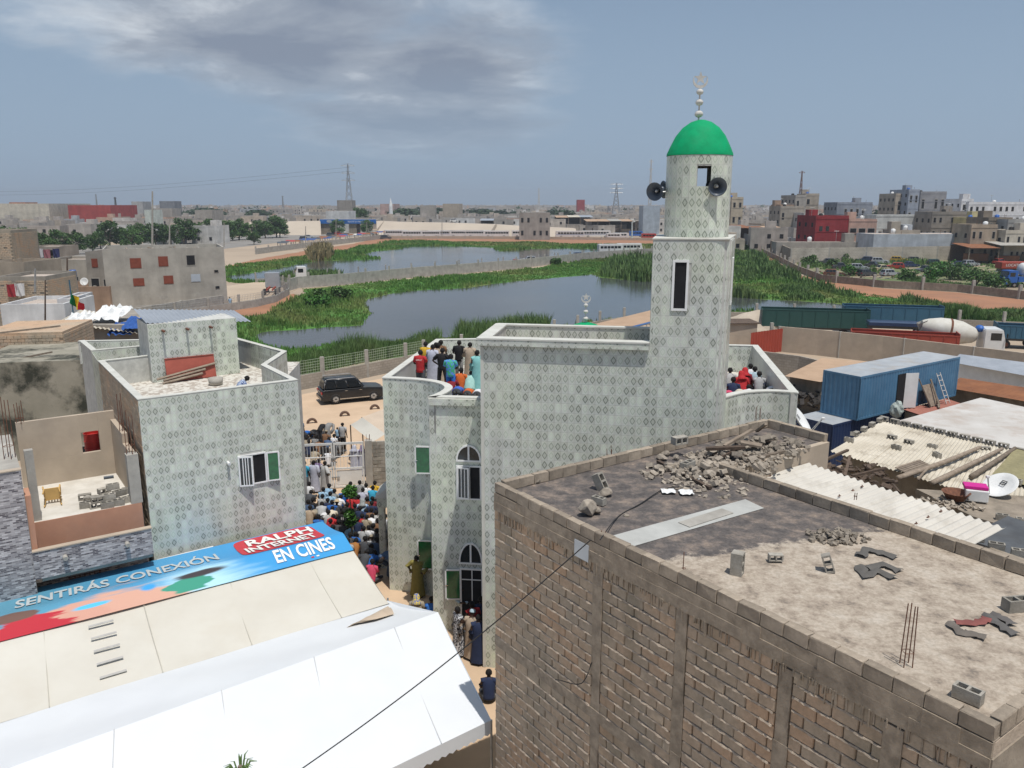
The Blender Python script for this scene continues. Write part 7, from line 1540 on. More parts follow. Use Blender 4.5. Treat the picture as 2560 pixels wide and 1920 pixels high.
for i,(x,y,s,l)in enumerate(((190,800,.75,'crumpled white plastic sheet on the left end of the ragged roof'),(275,785,1.1,'long white plastic sheet along the top of the ragged roof'),(225,815,.7,'white plastic sheet hanging at the front of the ragged roof'),(350,822,.55,'white plastic sheet at the right end of the ragged roof'))):
 c=PY(x,y,63);w=MB();n=14
 vs=[(c.x+(a-n/2)*s*.16,c.y+(b-4)*.35,c.z+.15+(b-4)*.09+.40*mn.noise((a*.8,b*.8,i*3.0))-abs(a-n/2)*.02)for b in range(9)for a in range(n+1)]
 w.add(vs,[(b*(n+1)+a,b*(n+1)+a+1,(b+1)*(n+1)+a+1,(b+1)*(n+1)+a)for b in range(8)for a in range(n)]);obj('plastic_sheet',w,MT['white_paint'],None,label=l,category='sheet')
for i,(x,y,l)in enumerate(((310,822,'blue tarpaulin hanging from the ragged roof'),(345,808,'smaller blue tarpaulin at the right end of the ragged roof'))):
 c=PY(x,y,61);w=MB();n=12;vs=[(c.x+(a-n/2)*.16,c.y+(b-3)*.25,c.z+.05+(b-3)*.12+.25*mn.noise((a*.6,b*.6,9+i*3.0)))for b in range(7)for a in range(n+1)]
 w.add(vs,[(b*(n+1)+a,b*(n+1)+a+1,(b+1)*(n+1)+a+1,(b+1)*(n+1)+a)for b in range(6)for a in range(n)]);obj('blue_tarpaulin',w,cloth((.035,.11,.36)),None,label=l,category='tarpaulin')
MT['stained']=pm('mould_stained_concrete',(.35,.325,.265),(.25,.235,.185),.5,.95,.3,grime=.95,gcol=(.030,.033,.024),gscale=.45,gst=(.46,.60))
t=building('mouldy_house','old grey house with black mould stains left of the tiled house',-60,205,905,1070,7,(.33,.31,.25),[(.90,.96,.0,.12)],R(12),d=46,parapet=.0)
for o in t.children:o.data.materials[0]=MT['stained']if o.name.startswith('wall')else o.data.materials[0]
t2=building('raw_block_hut','rough block hut with dark slit above the mouldy house',-40,152,832,905,6,(.35,.325,.26),[],R(10),d=52,zb=3.2,parapet=.0,bricks=True)
for o in t2.children:o.data.materials[0]=MT['brick']if o.name.startswith('wall')else o.data.materials[0]
for i,(x0,y0,x1,y1,l)in enumerate(((30,900,130,880,'grey pole lying across the mouldy house roof'),(45,905,120,915,'dark sheet edge on the mouldy house roof'),(100,915,200,893,'long rail on the mouldy house roof edge'),(0,832,150,815,'ragged roof edge beam of the rough block hut'))):plank(PY(x0,y0,47.5),PY(x1,y1,47.5),.12,.1,l,'wood','beam')
c=PY(92,908,47);w=MB();w.ball(c,.38,14,(1.2,1,.7));obj('clay_pot',w,pm('orange_clay',(.47,.24,.12),(.38,.19,.10),3,.8),None,smooth=True,label='round orange clay pot on the mouldy house roof',category='pot')
def clutter(label,pts,z,n,seed,mats=('stone','wood','concrete')):
 rn=random.Random(seed);q=[PY(x,y,d)for x,y,d in pts];mb=MB()
 x0,x1=min(p.x for p in q),max(p.x for p in q);y0,y1=min(p.y for p in q),max(p.y for p in q);zz=sum(p.z for p in q)/len(q)if z is None else z
 for k in range(n):
  r=rn.uniform(.06,.3);mb.mat(rn.randrange(len(mats)));mb.box((rn.uniform(x0,x1),rn.uniform(y0,y1),zz+r*.3),(r*rn.uniform(1,5),r,r*rn.uniform(.3,1)),rn.uniform(0,3),rn.uniform(-.3,.3),rn.uniform(-.3,.3))
 mb.mat(0);obj('roof_clutter',mb,[MT[m]for m in mats],None,kind='stuff',label=label,category='clutter')
clutter('loose blocks and sticks on the white house roof',[(20,765,73),(160,765,78)],None,70,1);clutter('rubble on the raw block house roof',[(0,698,93),(118,698,99)],None,90,2);clutter('rubble and rags on the grey house roof',[(285,622,120),(555,622,128)],None,60,3);clutter('rags on the pale house roof',[(125,652,129),(262,652,134)],None,40,4,('cl_blue','stone','white_paint'))if False else None
clutter('planks and junk on the mouldy house roof',[(-20,905,47),(195,905,52)],None,90,5,('wood','concrete_d','stone'));clutter('stones along the rough hut roof',[(-30,830,53),(150,830,57)],None,80,6,('stone','brick','wood'));clutter('bits lying on the ragged sheet roof',[(150,800,62),(350,810,67)],None,70,7,('stone','white_paint','wood'));clutter('loose things on the tan house balcony',[(135,722,113),(272,722,118)],None,40,8)
for i,(x,y,c,l)in enumerate(((100,634,(.45,.44,.46),'pale laundry on the roof hut line, left'),(118,636,(.30,.12,.14),'dark red laundry on the roof hut line'),(141,634,(.03,.035,.10),'dark navy cloth hanging at the roof hut'),(30,728,(.30,.03,.04),'red cloth draped on the raw block house'),(50,726,(.6,.6,.6),'white cloth draped on the raw block house'))):
 d=131.5 if y<700 else 91.5;p=PY(x,y,d);w=MB();w.add([(p.x-.55,p.y,p.z+.8),(p.x-.2,p.y-.08,p.z+.75),(p.x+.2,p.y+.06,p.z+.8),(p.x+.55,p.y,p.z+.78),(p.x-.5,p.y-.05,p.z-.6),(p.x-.15,p.y+.1,p.z-.7),(p.x+.2,p.y-.1,p.z-.65),(p.x+.5,p.y,p.z-.55)],[(0,1,5,4),(1,2,6,5),(2,3,7,6)]);obj('hanging_laundry',w,cloth(c),None,label=l,category='laundry')
p=PY(184,698,114);t=thing('water_barrel','bright blue barrel on the tan house roof','barrel',p);w=MB();w.lathe([(0,0),(.42,0),(.48,.4),(.48,.9),(.42,1.3),(0,1.3)],p,16);obj('shell',w,MT['v_brightblue'],t,smooth=True)
dish(PY(210,704,113.5),(.1,-1,.35),.55,'small round satellite dish on the tan house roof',True,False)
fp=thing('flag_pole','blue pole carrying a green, yellow and red flag','flag',PY(184,790,66));a,b=PY(184,792,66),PY(173,700,66)
w=MB();w.tube([a,b],.05,6);obj('pole',w,MT['v_teal'],fp)
top=PY(175,728,66);bot=PY(178,760,66)
for i,(nm,c)in enumerate((('green_stripe',(.0,.16,.05)),('yellow_stripe',(.78,.55,.02)),('red_stripe',(.55,.02,.03)))):
 w=MB();vs=[]
 for k in range(7):
  s=(i+k/6)/3;x=176+32*s;y0=726+34*s*1.0;y1=y0+26+6*math.sin(s*5)
  for yy in(y0,(y0+y1)/2,y1):q=PY(x,yy,66);q.y+=.25*math.sin(s*9+yy*.08);vs.append(q)
 w.add(vs,[(k*3+j,(k+1)*3+j,(k+1)*3+j+1,k*3+j+1)for k in range(6)for j in range(2)]);obj(nm,w,cloth(c),fp,smooth=True)
def mast(name,label,x,y0,y1,d,r=.06,mat='wood_dk',arm=None,cat='pole'):
 a,b=PY(x,y0,d),PY(x,y1,d);a.z=min(a.z,b.z-1);t=thing(name,label,cat,a);w=MB();w.tube([a,b],[r*1.3,r*.8],6);obj('shaft',w,MT[mat],t)
 if arm:w=MB();w.tube([b-Vector((0,0,.1)),b+Vector((arm,0,.15))],r*.6,5);obj('arm',w,MT[mat],t)
 return t
mast('utility_pole','dark wooden pole in front of the pale house',168,720,645,116,.12);mast('utility_pole','thin dark pole in front of the white house',113,815,700,70,.06);mast('utility_pole','grey pipe pole beside the raw block house',88,730,672,90,.10,'steel')
mast('lamp_post','pale lamp post rising behind the grey house, tallest of its row',381,640,478,150,.16,'concrete');mast('lamp_post','pale lamp post second from the tallest, behind the grey house',424,640,548,165,.14,'concrete');mast('lamp_post','thin lamp post right of the grey house by the main road',560,618,556,250,.14,'concrete');mast('lamp_post','thin lamp post in front of the overpass approach',764,610,565,290,.15,'concrete');mast('lamp_post','lamp post standing before the left overpass opening',840,600,548,350,.15,'concrete');mast('lamp_post','lamp post before the right overpass opening',917,590,555,370,.15,'concrete')
mast('lamp_post','white lamp post among the parked buses left of the minaret',1580,595,555,300,.2,'white_paint',1.2);mast('lamp_post','lamp post by the bus park, right of the overpass banner',1105,592,545,350,.15,'concrete')
wall_run('compound_wall','long grey rendered wall in front of the red-shuttered house',[XY(325,812),XY(440,792),XY(560,772)],2.0,.25,'concrete',9,2.1,.4)
def leaf_cloud(mb,c,r,n,sz,rn,sq=(1,1,.8)):
 vs=[];fs=[]
 for _ in range(n):
  d=Vector((rn.gauss(0,1),rn.gauss(0,1),rn.gauss(0,1))).normalized();k=rn.uniform(.55,1.05);p=Vector((c[0]+d.x*r*k*sq[0],c[1]+d.y*r*k*sq[1],c[2]+d.z*r*k*sq[2]))
  a=Vector((rn.uniform(-1,1),rn.uniform(-1,1),rn.uniform(-.6,.6))).normalized();b=a.cross(Vector((rn.uniform(-1,1),rn.uniform(-1,1),rn.uniform(-1,1)))).normalized();s=sz*rn.uniform(.6,1.3);i=len(vs)
  vs+=[p-a*s,p+b*s*.55,p+a*s,p-b*s*.55];fs.append((i,i+1,i+2,i+3))
 mb.add(vs,fs)
def tree_meshes(seed,H_=6.0,R_=3.2,n=26,leaf=.26,per=85):
 rn=random.Random(seed);tr=MB();tr.tube([(0,0,0),(.1,.05,H_*.25),(-.05,.1,H_*.45)],[.22,.17,.13],7)
 for k in range(6):a=6.28*k/6+rn.uniform(-.3,.3);tr.tube([(-.03,.05,H_*.35),(math.cos(a)*R_*.35,math.sin(a)*R_*.35,H_*.55),(math.cos(a)*R_*.65,math.sin(a)*R_*.65,H_*.72)],[.10,.07,.03],5)
 cr=MB()
 for k in range(n):
  a,q=rn.uniform(0,6.28),rn.random()**.5;z=H_*(.22+.68*rn.random());rr_=R_*.85*q*(1.0 if z<H_*.75 else .7)
  leaf_cloud(cr,(math.cos(a)*rr_,math.sin(a)*rr_,z),R_*rn.uniform(.26,.42),per,leaf,rn)
 return tr.mesh('trunk',MT['bark']),cr.mesh('crown',MT['leaf'])
TREES=[tree_meshes(60+i)for i in range(4)]
def tree(label,loc,sc,group=None,v=0,rz=0.0,name='broadleaf_tree'):
 t=thing(name,label,'tree',loc,rz,group);t.scale=(sc,sc,sc);link('trunk',TREES[v][0],t);link('crown',TREES[v][1],t);return t
xs=[(60,640,1.25),(100,645,1.1),(150,640,1.2),(190,636,1.0),(232,628,.75),(275,618,1.15),(330,622,.9),(348,618,1.05),(390,614,1.0),(428,616,.95),(460,610,1.15),(500,608,.85),(530,604,1.0),(566,602,.9),(598,600,.95),(622,600,.75),(648,596,.8),(692,594,.95),(700,594,.8),(20,640,1.3),(122,652,1.0),(302,616,.8),(252,622,.8),(410,612,.9),(482,608,.9),(548,603,.85),(582,601,.85),(664,596,.75)]
for i,(x,y,s)in enumerate(xs):
 p=P(x,y,0);tree('%s dark green tree from the left in the row along the main road'%ORD[sorted(xs).index((x,y,s))],(p.x,p.y,0),s*p.y/215*.98,'trees along the main road',i%4,i*1.3)
p=P(635,612,0);tree('small isolated green tree by the road wall',(p.x,p.y,0),.8,None,1)
p=P(1030,560,0);tree('round dark tree behind the overpass',PY(898,540,470).to_tuple()[:2]+(0,),2.2,None,2)
p=P(850,575,0);tree('green tree seen under the left span of the overpass',(PY(845,575,415).x,415,0),1.25,None,3);tree('green tree seen under the right span of the overpass',(PY(915,575,418).x,418,0),1.2,None,0)
ov=thing('road_overpass','concrete road overpass with a blue banner along its side','overpass',(PY(870,590,392).x,392,0));OY=420
def obox(mb,x0,x1,y0,y1,Y,dep):a,b=PY(x0,y1,Y),PY(x1,y0,Y);mb.box(((a.x+b.x)/2,Y+dep/2,(a.z+b.z)/2),(b.x-a.x,dep,b.z-a.z));return mb
w=MB();obox(w,800,942,548,560,OY,11);obj('deck',w,MT['concrete'],ov)
zt=PY(860,548,OY).z
for x0,x1 in((803,828),(873,892)):
 w=MB();a,b=PY(x0,590,OY),PY(x1,590,OY);w.box(((a.x+b.x)/2,OY+5.5,PY(860,560,OY).z/2-.01),(b.x-a.x,10.4,PY(860,560,OY).z));obj('pier',w,MT['concrete_d'],ov)
bn=thing('overpass_banner','long blue banner with white lettering hung on the overpass','banner',(PY(870,553,OY).x,OY-.2,0));w=MB();a,b=PY(800,559,OY-.3),PY(940,548.5,OY-.3);w.box(((a.x+b.x)/2,OY-.3,(a.z+b.z)/2),(b.x-a.x,.1,b.z-a.z));obj('sheet',w,pm('blue_banner',(.02,.16,.50),(.015,.11,.38),.15,.5),bn)
hb=b.z-a.z;w=MB();text_mb('NOUVEAU FRANCHISSEMENT',hb*.5,PY(834,556,OY-.37),(1,0,0),(0,0,1),.01,w,PY(869,556,OY).x-PY(834,556,OY).x);obj('lettering',w,MT['v_navy'],bn)
w=MB();text_mb('ROUTE DU PARC',hb*.52,PY(870,556,OY-.37),(1,0,0),(0,0,1),.01,w,PY(907,556,OY).x-PY(870,556,OY).x);obj('lettering',w,MT['print_white'],bn)
for x in(823,919):
 w=MB();q=PY(x,553.5,OY-.38);w.ball(q,hb*.36,12,(1.9,.02,1));obj('emblem',w,MT['zinc'],bn)
MT['pale_bank']=pm('pale_paved_bank',(.50,.43,.345),(.42,.36,.29),.05,.95,grime=.25,gcol=(.42,.37,.3),gscale=.08)
def bank(name,label,pts_top,pts_bot,zt_,mat='pale_bank'):
 mb=MB();n=len(pts_top);a=[PY(x,y,d)for x,y,d in pts_top];b=[Vector((q.x*(q.y-pts_bot)/q.y,q.y-pts_bot,0))for q in a]
 for i in range(n-1):mb.quad(b[i],b[i+1],a[i+1],a[i]);mb.quad(a[i],a[i+1],a[i+1]+Vector((0,14,0)),a[i]+Vector((0,14,0)))
 return obj(name,mb,MT[mat],None,kind='structure')
bank('embankment','',[(620,556,424),(720,554,421),(801,553,420)],16,0)
bank('embankment','',[(941,553,420),(1000,556,418),(1120,558,412),(1240,562,404),(1300,566,400),(1440,572,396)],16,0)
for x in(706,960,1240):
 d=420 if x<1200 else 403;w=MB();a=PY(x,556 if x<1200 else 563,d);b=Vector((a.x-(9 if x<900 else 3),d-16,0));w.tube([a+Vector((0,-.3,.2)),b+Vector((0,0,.3))],.55,4);obj('bank_stair',w,MT['concrete_d'],None,label='dark stair strip climbing the %s'%{706:'bank left of the overpass',960:'bank right of the overpass',1240:'long pale bank farther right'}[x],category='stairs')
BUS=[(988,592,11,'white bus at the left end of the bus park'),(1038,594,12,'white bus second from the left in the bus park'),(1075,594,9,'bus third from the left in the bus park'),(1110,593,10,'blue-windowed bus in the middle of the bus park'),(1150,593,10,'white bus right of the middle of the bus park'),(1195,593,12,'long white bus in the right half of the bus park'),(1240,594,12,'long white bus at the right end of the bus park'),(1312,593,12,'white bus standing alone right of the bus park'),(1425,595,13,'long white and blue bus left of the minaret'),(1492,594,13,'second long white and blue bus left of the minaret')]
for i,(x,y,L,l)in enumerate(BUS):
 p=P(x,y,0);van('parked_bus',l,MT['v_white'],(p.x,p.y+2,.02),R(2 if i%2 else 182),L,2.5,3.1,'buses in the bus park','bus',9,MT['v_blue']if i in(3,8,9)else None,True)
for i,(x,y,m,l)in enumerate(((1535,598,'v_white','white minibus right of the long buses, left one'),(1552,597,'v_white','white minibus right of the long buses, right one'),(1622,599,'v_red','red and white minibus beside the minaret'),(1590,592,'v_brightblue','blue covered truck near the minaret'))):
 p=P(x,y,0);van('parked_minibus',l,MT[m],(p.x,p.y,.02),R(4),6.5,2.2,2.6,None,'minibus',4)
for i in range(26):
 x=705+i*10.5+random.uniform(-3,3);p=P(x,622-(x-700)*.115,0);t=thing('market_stall','%s ragged stall from the left in the roadside row by the far pond'%ORD[i],'stall',(p.x,p.y,0),random.uniform(-.3,.3),'roadside stalls');m=[cloth((.05,.10,.28)),MT['corr_rust'],MT['tent_cream'],MT['v_grey'],MT['corr_tan'],MT['v_red']][random.randrange(6)]
 w=MB();hh=random.uniform(1.8,2.4);w.add([(-1.5,-1.2,hh),(1.5,-1.2,hh),(1.7,1.2,hh+.5),(-1.7,1.2,hh+.5)],[(0,1,2,3)]);lobj('awning',w,m,t)
 for q in((-1.4,-1.1),(1.4,-1.1),(1.5,1.1),(-1.5,1.1)):w=MB();w.tube([(q[0],q[1],0),(q[0],q[1],hh)],.06,4);lobj('post',w,MT['wood'],t)
 w=MB();w.box((0,.3,.5),(2.4,1.2,1.0));lobj('counter',w,MT['wood_dk'],t)
wall_run('bank_wall','low grey wall with posts along the stalls by the far pond',[XY(640,636),XY(760,620),XY(870,608),XY(960,597)],1.8,.3,'concrete',9,2.4,.4)
wall_run('bus_park_wall','low brown wall along the bus park above the red bank',[XY(960,597),XY(1100,597),XY(1300,598),XY(1660,602)],1.2,.3,'beige_plaster',12,1.5,.4)
for i,(x,y,m,l)in enumerate(((828,590,'v_grey','dark car under the overpass, left one'),(848,588,'v_red','red car coming out of the overpass'),(773,596,'v_silver','pale car on the main road left of the overpass'),(762,600,'v_grey','dark van on the main road left of the overpass'),(1160,556,'v_white','white van on the raised road'))):
 p=P(x,y,0)if i<4 else PY(1135,555,425);car('road_car',l,MT[m],(p.x,p.y,.05 if i<4 else p.z),R(10),4.5,1.8,1.6,False,None,'car',True)
NB=[('red_roof_hall','long hall with a red roof on the left skyline',172,275,516,538,40,(.42,.075,.065),480),('long_warehouse','long cream warehouse with flat roof far left',-80,118,512,545,60,(.62,.58,.48),470),('orange_house','orange house on the left skyline',25,62,508,524,20,(.52,.22,.11),620),('white_low_house','white low house under the left skyline',22,64,556,569,12,WHT,420),('brown_row_house','brown flat house left of the tree row',70,145,556,572,15,(.36,.24,.17),410),('grey_cube_house','grey cube house on the left skyline',330,357,506,530,20,(.44,.44,.43),640),('dark_slab_block','dark grey block on the skyline left of the pylon',400,436,505,528,20,(.24,.25,.27),660),('white_tower_house','slim pale green house right of the left lamp post',362,378,528,565,12,(.62,.68,.62),430),('grey_arcade_house','grey house with row of openings left of the overpass',380,430,524,545,20,GREY,520),('big_grey_house','large plain grey house left of the overpass',488,530,528,556,20,GREY,480),('white_hall','white hall just above the overpass banner',815,872,531,556,18,WHT,440),('pink_house','pale pink house on the skyline right of the overpass',950,985,512,525,20,(.55,.40,.36),640),('tall_grey_block','unfinished tall grey block at the foot of the tall pylon',843,880,503,524,20,DKG,600),('beige_big_house','large beige house on the skyline left of the flyover',1107,1148,512,538,25,SAND,540),('grey_twin_house','grey house pair right of the white minaret',1050,1088,516,536,20,GREY,560),('white_porch_house','grey house with white upper porch left of the sawmill',1298,1375,536,565,16,GREY,350),('blue_wall_house','pale blue wall house left of the minaret',1608,1650,518,545,14,(.40,.47,.54),420),('red_far_house','dark red house on the skyline left of the minaret',1443,1462,501,512,20,(.36,.06,.06),900),('beige_flats','beige four-storey flats just right of the minaret',1828,1858,497,540,14,(.52,.45,.34),330),('white_cream_flats','cream flats with balconies right of the minaret',1800,1828,500,538,12,SAND,340),('grey_twin_towers','grey narrow house on the skyline right of the radio mast',1987,2015,492,535,14,GREY,330),('beige_tall_house','beige taller house beside the grey narrow one',2012,2046,488,530,14,SAND,345),('balcony_block','blue-grey apartment block with balconies on the right',2092,2180,510,545,14,(.30,.33,.38),330),('grey_high_block','tall blue-grey block on the right skyline',2270,2298,478,520,14,(.34,.38,.44),330),('grey_high_house','broad grey house on the right skyline',2300,2366,483,512,18,(.33,.33,.34),340),('cream_tall_house','cream tall house left of the tall blue-grey block',2238,2262,488,518,14,SAND,335),('white_villa','large white villa with terraces at the right edge',2420,2640,510,560,16,(.76,.77,.78),290),('white_villa_wing','lower white wing left of the white villa',2402,2432,502,545,12,(.76,.77,.78),292),('unfinished_block','unfinished grey house with open floors in front of the white villa',2330,2430,535,575,12,(.32,.29,.25),250),('cream_yellow_house','small yellow house right of the unfinished one',2428,2468,550,568,10,(.62,.55,.30),240),('sand_house','sand-coloured block house at the right behind the scrapyard',2428,2492,568,596,10,(.44,.36,.275),214),('dark_brick_house','dark brown house at the right edge',2468,2530,550,592,10,(.26,.22,.17),226),('glass_house','house with blue glass front at the right edge',2520,2640,555,590,10,(.40,.40,.38),220),('pale_end_house','pale low house at the right edge above the scrapyard',2510,2640,582,612,9,(.58,.53,.44),212),('arch_white_house','white house with arches left of the red building',2010,2060,537,552,10,(.62,.60,.55),300),('pale_wall_house','pale house with flat roof left of the balcony block',1950,2010,520,552,12,(.40,.36,.30),310),('brown_flat_house','brown flat house right of the minaret skyline',1950,1990,516,535,10,(.42,.30,.22),330)]
for(nm,l,x0,x1,y0,y1,dep,c,d)in NB:
 n=max(1,int((x1-x0)/14));fl=max(1,int((y1-y0)/12));ws=[]
 for i in range(n):
  for j in range(fl):
   if(i*7+j*3+x0)%5==0:continue
   u=(i+.5)/n;v=(j+.55)/fl;ws.append((u-.22/n,u+.22/n,v-.22/fl,v+.22/fl))
 big=d<360
 building(nm,l,x0,x1,y0,y1,dep,c,ws if big else[],random.uniform(-.12,.12),d=d,parapet=.7)
t=building('red_building','dark red building with a pink annex in the right middle distance',2036,2122,546,603,12,(.30,.035,.04),[(.12,.22,.65,.80,'glass_dark'),(.32,.42,.65,.80,'glass_dark')],R(6),d=236,parapet=.8)
t=building('pink_building','pink two-storey building with long windows beside the red one',2122,2190,552,594,10,(.60,.40,.32),[(.05,.30,.60,.80),(.36,.62,.60,.80),(.68,.95,.60,.80),(.08,.40,.05,.30),(.5,.8,.05,.28)],R(-4),d=238,parapet=.5)
t=building('pale_blue_wall_building','long pale blue blank wall behind the pale block wall',2180,2425,586,626,10,(.50,.54,.58),[],R(3),d=222,parapet=.1)
building('low_shack','low brown shack with openings left of the pale blue wall',2238,2300,577,600,8,(.40,.36,.30),[(.6,.75,.2,.6)],0,d=226,parapet=.2)
building('green_arcade','long white arcade with green roof trim behind the red building',2190,2335,540,560,10,(.60,.62,.60),[(.06+.09*i,.12+.09*i,.1,.6)for i in range(10)],0,d=262,parapet=.4)
building('grey_wall_block','long grey wall left of the pale blue wall',1940,2180,606,628,4,(.37,.35,.31),[],R(1),d=230,parapet=.1)
def open_shed(label,x0,x1,ytop,d,dep,roofm,n=None):
 a,b=PY(x0,ytop,d),PY(x1,ytop,d);zt_=a.z;L=b.x-a.x;t=thing('open_shed',label,'shed',(a.x,d,0));n=n or max(2,int(L/6))
 for i in range(n):
  xa,xb=a.x+L*i/n,a.x+L*(i+1)/n+.3;dz=random.uniform(-.5,.35);mb=MB();mb.hexa([(xa,d-1.4,zt_-.5+dz),(xb,d-1.4,zt_-.5+dz),(xb,d+dep,zt_+dz+.3),(xa,d+dep,zt_+dz+.3),(xa,d-1.4,zt_-.38+dz),(xb,d-1.4,zt_-.38+dz),(xb,d+dep,zt_+dz+.42),(xa,d+dep,zt_+dz+.42)]);obj('roof_sheet',mb,random.choice(roofm),t)
  mb=MB();mb.tube([(xa,d-1,0),(xa,d-1,zt_-.6)],.16,5);obj('post',mb,MT['wood'],t)
  mb=MB();mb.box(((xa+xb)/2,d+1.5+random.uniform(0,2),random.uniform(.8,1.6)),((xb-xa)*.7,2,random.uniform(1.6,3)));obj('goods',mb,random.choice([MT['wood'],MT['wood_dk'],MT['corr_rust'],MT['rust'],MT['beige_plaster']]),t)
 mb=MB();mb.box((a.x+L/2,d+dep,zt_/2-.1),(L,.3,zt_-.5));obj('back_wall',mb,MT['wood_dk'],t);return t
RM=[MT['corr_tan'],MT['zinc'],MT['concrete'],MT['corr_rust'],MT['corr_cream']]
open_shed('long open market shed with tin roofs left of the minaret',1390,1482,541,470,16,RM);open_shed('long open market shed with patched roofs beside the minaret',1465,1670,549,440,16,RM);open_shed('dark open timber shed behind the bus park, left of the others',1200,1300,550,470,12,RM)
open_shed('low open shed right of the minaret beyond the vans',1830,1960,568,300,10,RM);open_shed('open-fronted workshop row behind the pale block wall at the right',2420,2640,612,208,8,RM)
SC=[(2065,660,'v_grey','dark grey wreck with open bonnet at the left of the scrapyard'),(2105,672,'v_grey','dark car behind the silver hatchback'),(2148,675,'v_silver','silver hatchback in front of the scrapyard row'),(2160,655,'v_navy','dark blue van behind the silver hatchback'),(2200,658,'v_silver','pale silver car beside the dark blue van'),(2208,678,'v_cream','pale yellow car in the scrapyard'),(2235,672,'v_red','dark red car right of the pale yellow one'),(2248,655,'v_yellow','yellow taxi wreck by the block wall'),(2290,656,'v_grey','black wreck right of the yellow taxi'),(2310,680,'v_grey','black off-road car in the scrapyard grass'),(2425,665,'v_silver','pale car beside the red truck'),(2165,690,'v_grey','burnt car body at the front of the scrapyard'),(2460,655,'v_teal','blue-grey wreck behind the pale car'),(2400,668,'v_navy','dark blue car half hidden by bushes')]
for i,(x,y,m,l)in enumerate(SC):p=P(x,y,.0);car('scrap_car',l,MT[m],(p.x,p.y,.0),random.uniform(-.6,.6)+(math.pi if i%3==0 else 0),4.3,1.75,1.5,i%4==3,'cars in the scrapyard','car',i%2==0)
EXC=[(2085,690),(2185,668),(2225,690),(2275,668),(2340,662),(2365,672),(2500,660),(2520,672)]
for i,(x,y)in enumerate(EXC):p=P(x,y,0);car('scrap_car',('rusty shell at the left scrapyard wall','small grey car in the rear scrapyard row','pale car shell near the front scrapyard wall','dark car in the rear row left of the bushes','green car half covered by the big bush','grey car beside the big bush','red car behind the tanker','dark car behind the tanker cab')[i],MT[('rust','v_grey','v_silver','v_navy','v_green','v_grey','v_red','v_grey')[i]],(p.x,p.y,.03),random.uniform(-.8,.8),4.2,1.7,1.4,False,'cars in the scrapyard','car',i%2==0)
clutter('metal scrap scattered through the scrapyard',[(2060,690,165),(2480,690,185)],.05,260,31,('rust','wood_dk','steel'))
tk=thing('tanker_truck','white tanker on a bright blue truck at the right edge','truck',(P(2560,718,0).x+2,P(2560,718,0).y,0),R(182));truck_cab(tk,4.2,MT['v_brightblue'],2.5,.9,2.2,1.9)
w=MB();w.lathe([(0,0),(.9,.1),(1.15,.5),(1.15,6.5),(.9,6.9),(0,7.0)],(-3.6,0,3.3),20,(1,0,0));lobj('tank',w,MT['v_white'],tk,True)
w=MB();w.box((0,0,1.5),(8,2.3,.9));lobj('body',w,MT['v_brightblue'],tk)
for x in(-3,-1.7,4.6):
 for y in(-1,1):wheel(tk,x,y,.5,.35)
t=thing('red_tanker','red lorry body with white lettering behind the tanker','truck',(P(2545,690,0).x,P(2545,690,0).y,0),R(1));w=MB();w.bbox((0,0,2.3),(9,2.4,1.4),.1);lobj('body',w,MT['v_orange'],t);w=MB();text_mb('LOCATION',.8,(-3.6,-1.21,2.1),(1,0,0),(0,0,1),.01,w);lobj('lettering',w,MT['print_white'],t)
w=MB();w.box((0,0,1.3),(9,1.0,.4));lobj('chassis',w,MT['v_grey'],t)
for x in(-3,3):
 for y in(-1,1):wheel(t,x,y,.5,.35)
def shrub(name,label,c,r,n,sz,mat,seed,cat='shrub',group=None,hz=.75):
 rn=random.Random(seed);t=thing(name,label,cat,c,0,group);cr=MB()
 for k in range(9):a,q=rn.uniform(0,6.28),rn.random()**.6;leaf_cloud(cr,(math.cos(a)*r*.6*q,math.sin(a)*r*.6*q,r*hz*rn.uniform(.35,.9)),r*rn.uniform(.3,.5),n//9,sz,rn)
 lobj('foliage',cr,MT[mat],t);st=MB()
 for k in range(5):a=6.28*k/5;st.tube([(0,0,0),(math.cos(a)*r*.3,math.sin(a)*r*.3,r*hz*.6)],.04*r,5)
 lobj('stem',st,MT['bark'],t);return t
for i,(x,y,r,l)in enumerate(((2075,668,2.2,'green bush at the left end of the scrapyard'),(2125,690,2.4,'bright green bush in front of the grey wreck'),(2360,690,4.2,'large leafy bush in the middle of the scrapyard'),(2400,700,4.0,'dark bush right of the large leafy one'),(2330,700,2.8,'green bush below the black off-road car'),(2440,712,3.4,'bush near the bright blue truck'),(2490,722,2.6,'bush at the wall below the tanker'),(2270,700,2.4,'low bush behind the retaining wall'),(2110,655,2.6,'bush against the pale block wall, left'),(2140,650,2.0,'bush against the pale block wall, middle'),(2350,628,3.0,'bush in front of the pale blue wall'),(2025,660,2.6,'bush at the corner of the pale block wall'),(795,770,2.2,'round pale-leaved bush on the pond peninsula'),(850,752,2.3,'dark round bush on the pond peninsula'),(800,748,2.0,'bush behind the pale one on the peninsula'),(1390,662,1.8,'small bush on the far pond bank'))):
 p=P(x,y,0);shrub('leafy_bush',l,(p.x,p.y,0),r,700,.26,'leaf_b' if i in(1,2,4,12)else 'leaf',100+i,'bush')
for i,(x,y,m,l)in enumerate(((1855,612,'v_white','white van right of the minaret'),(1905,606,'v_white','white delivery van near the right road wall'),(1945,598,'v_white','white lorry cab on the right road'),(1980,600,'v_teal','teal van left of the red building'),(2010,602,'v_white','white minibus left of the red building'),(1960,606,'v_grey','dark van among the vans right of the minaret'))):p=P(x,y,0);van('road_van',l,MT[m],(p.x,p.y,0),R(30+60*i),5.2,2,2.4,'vans right of the minaret','van',3)
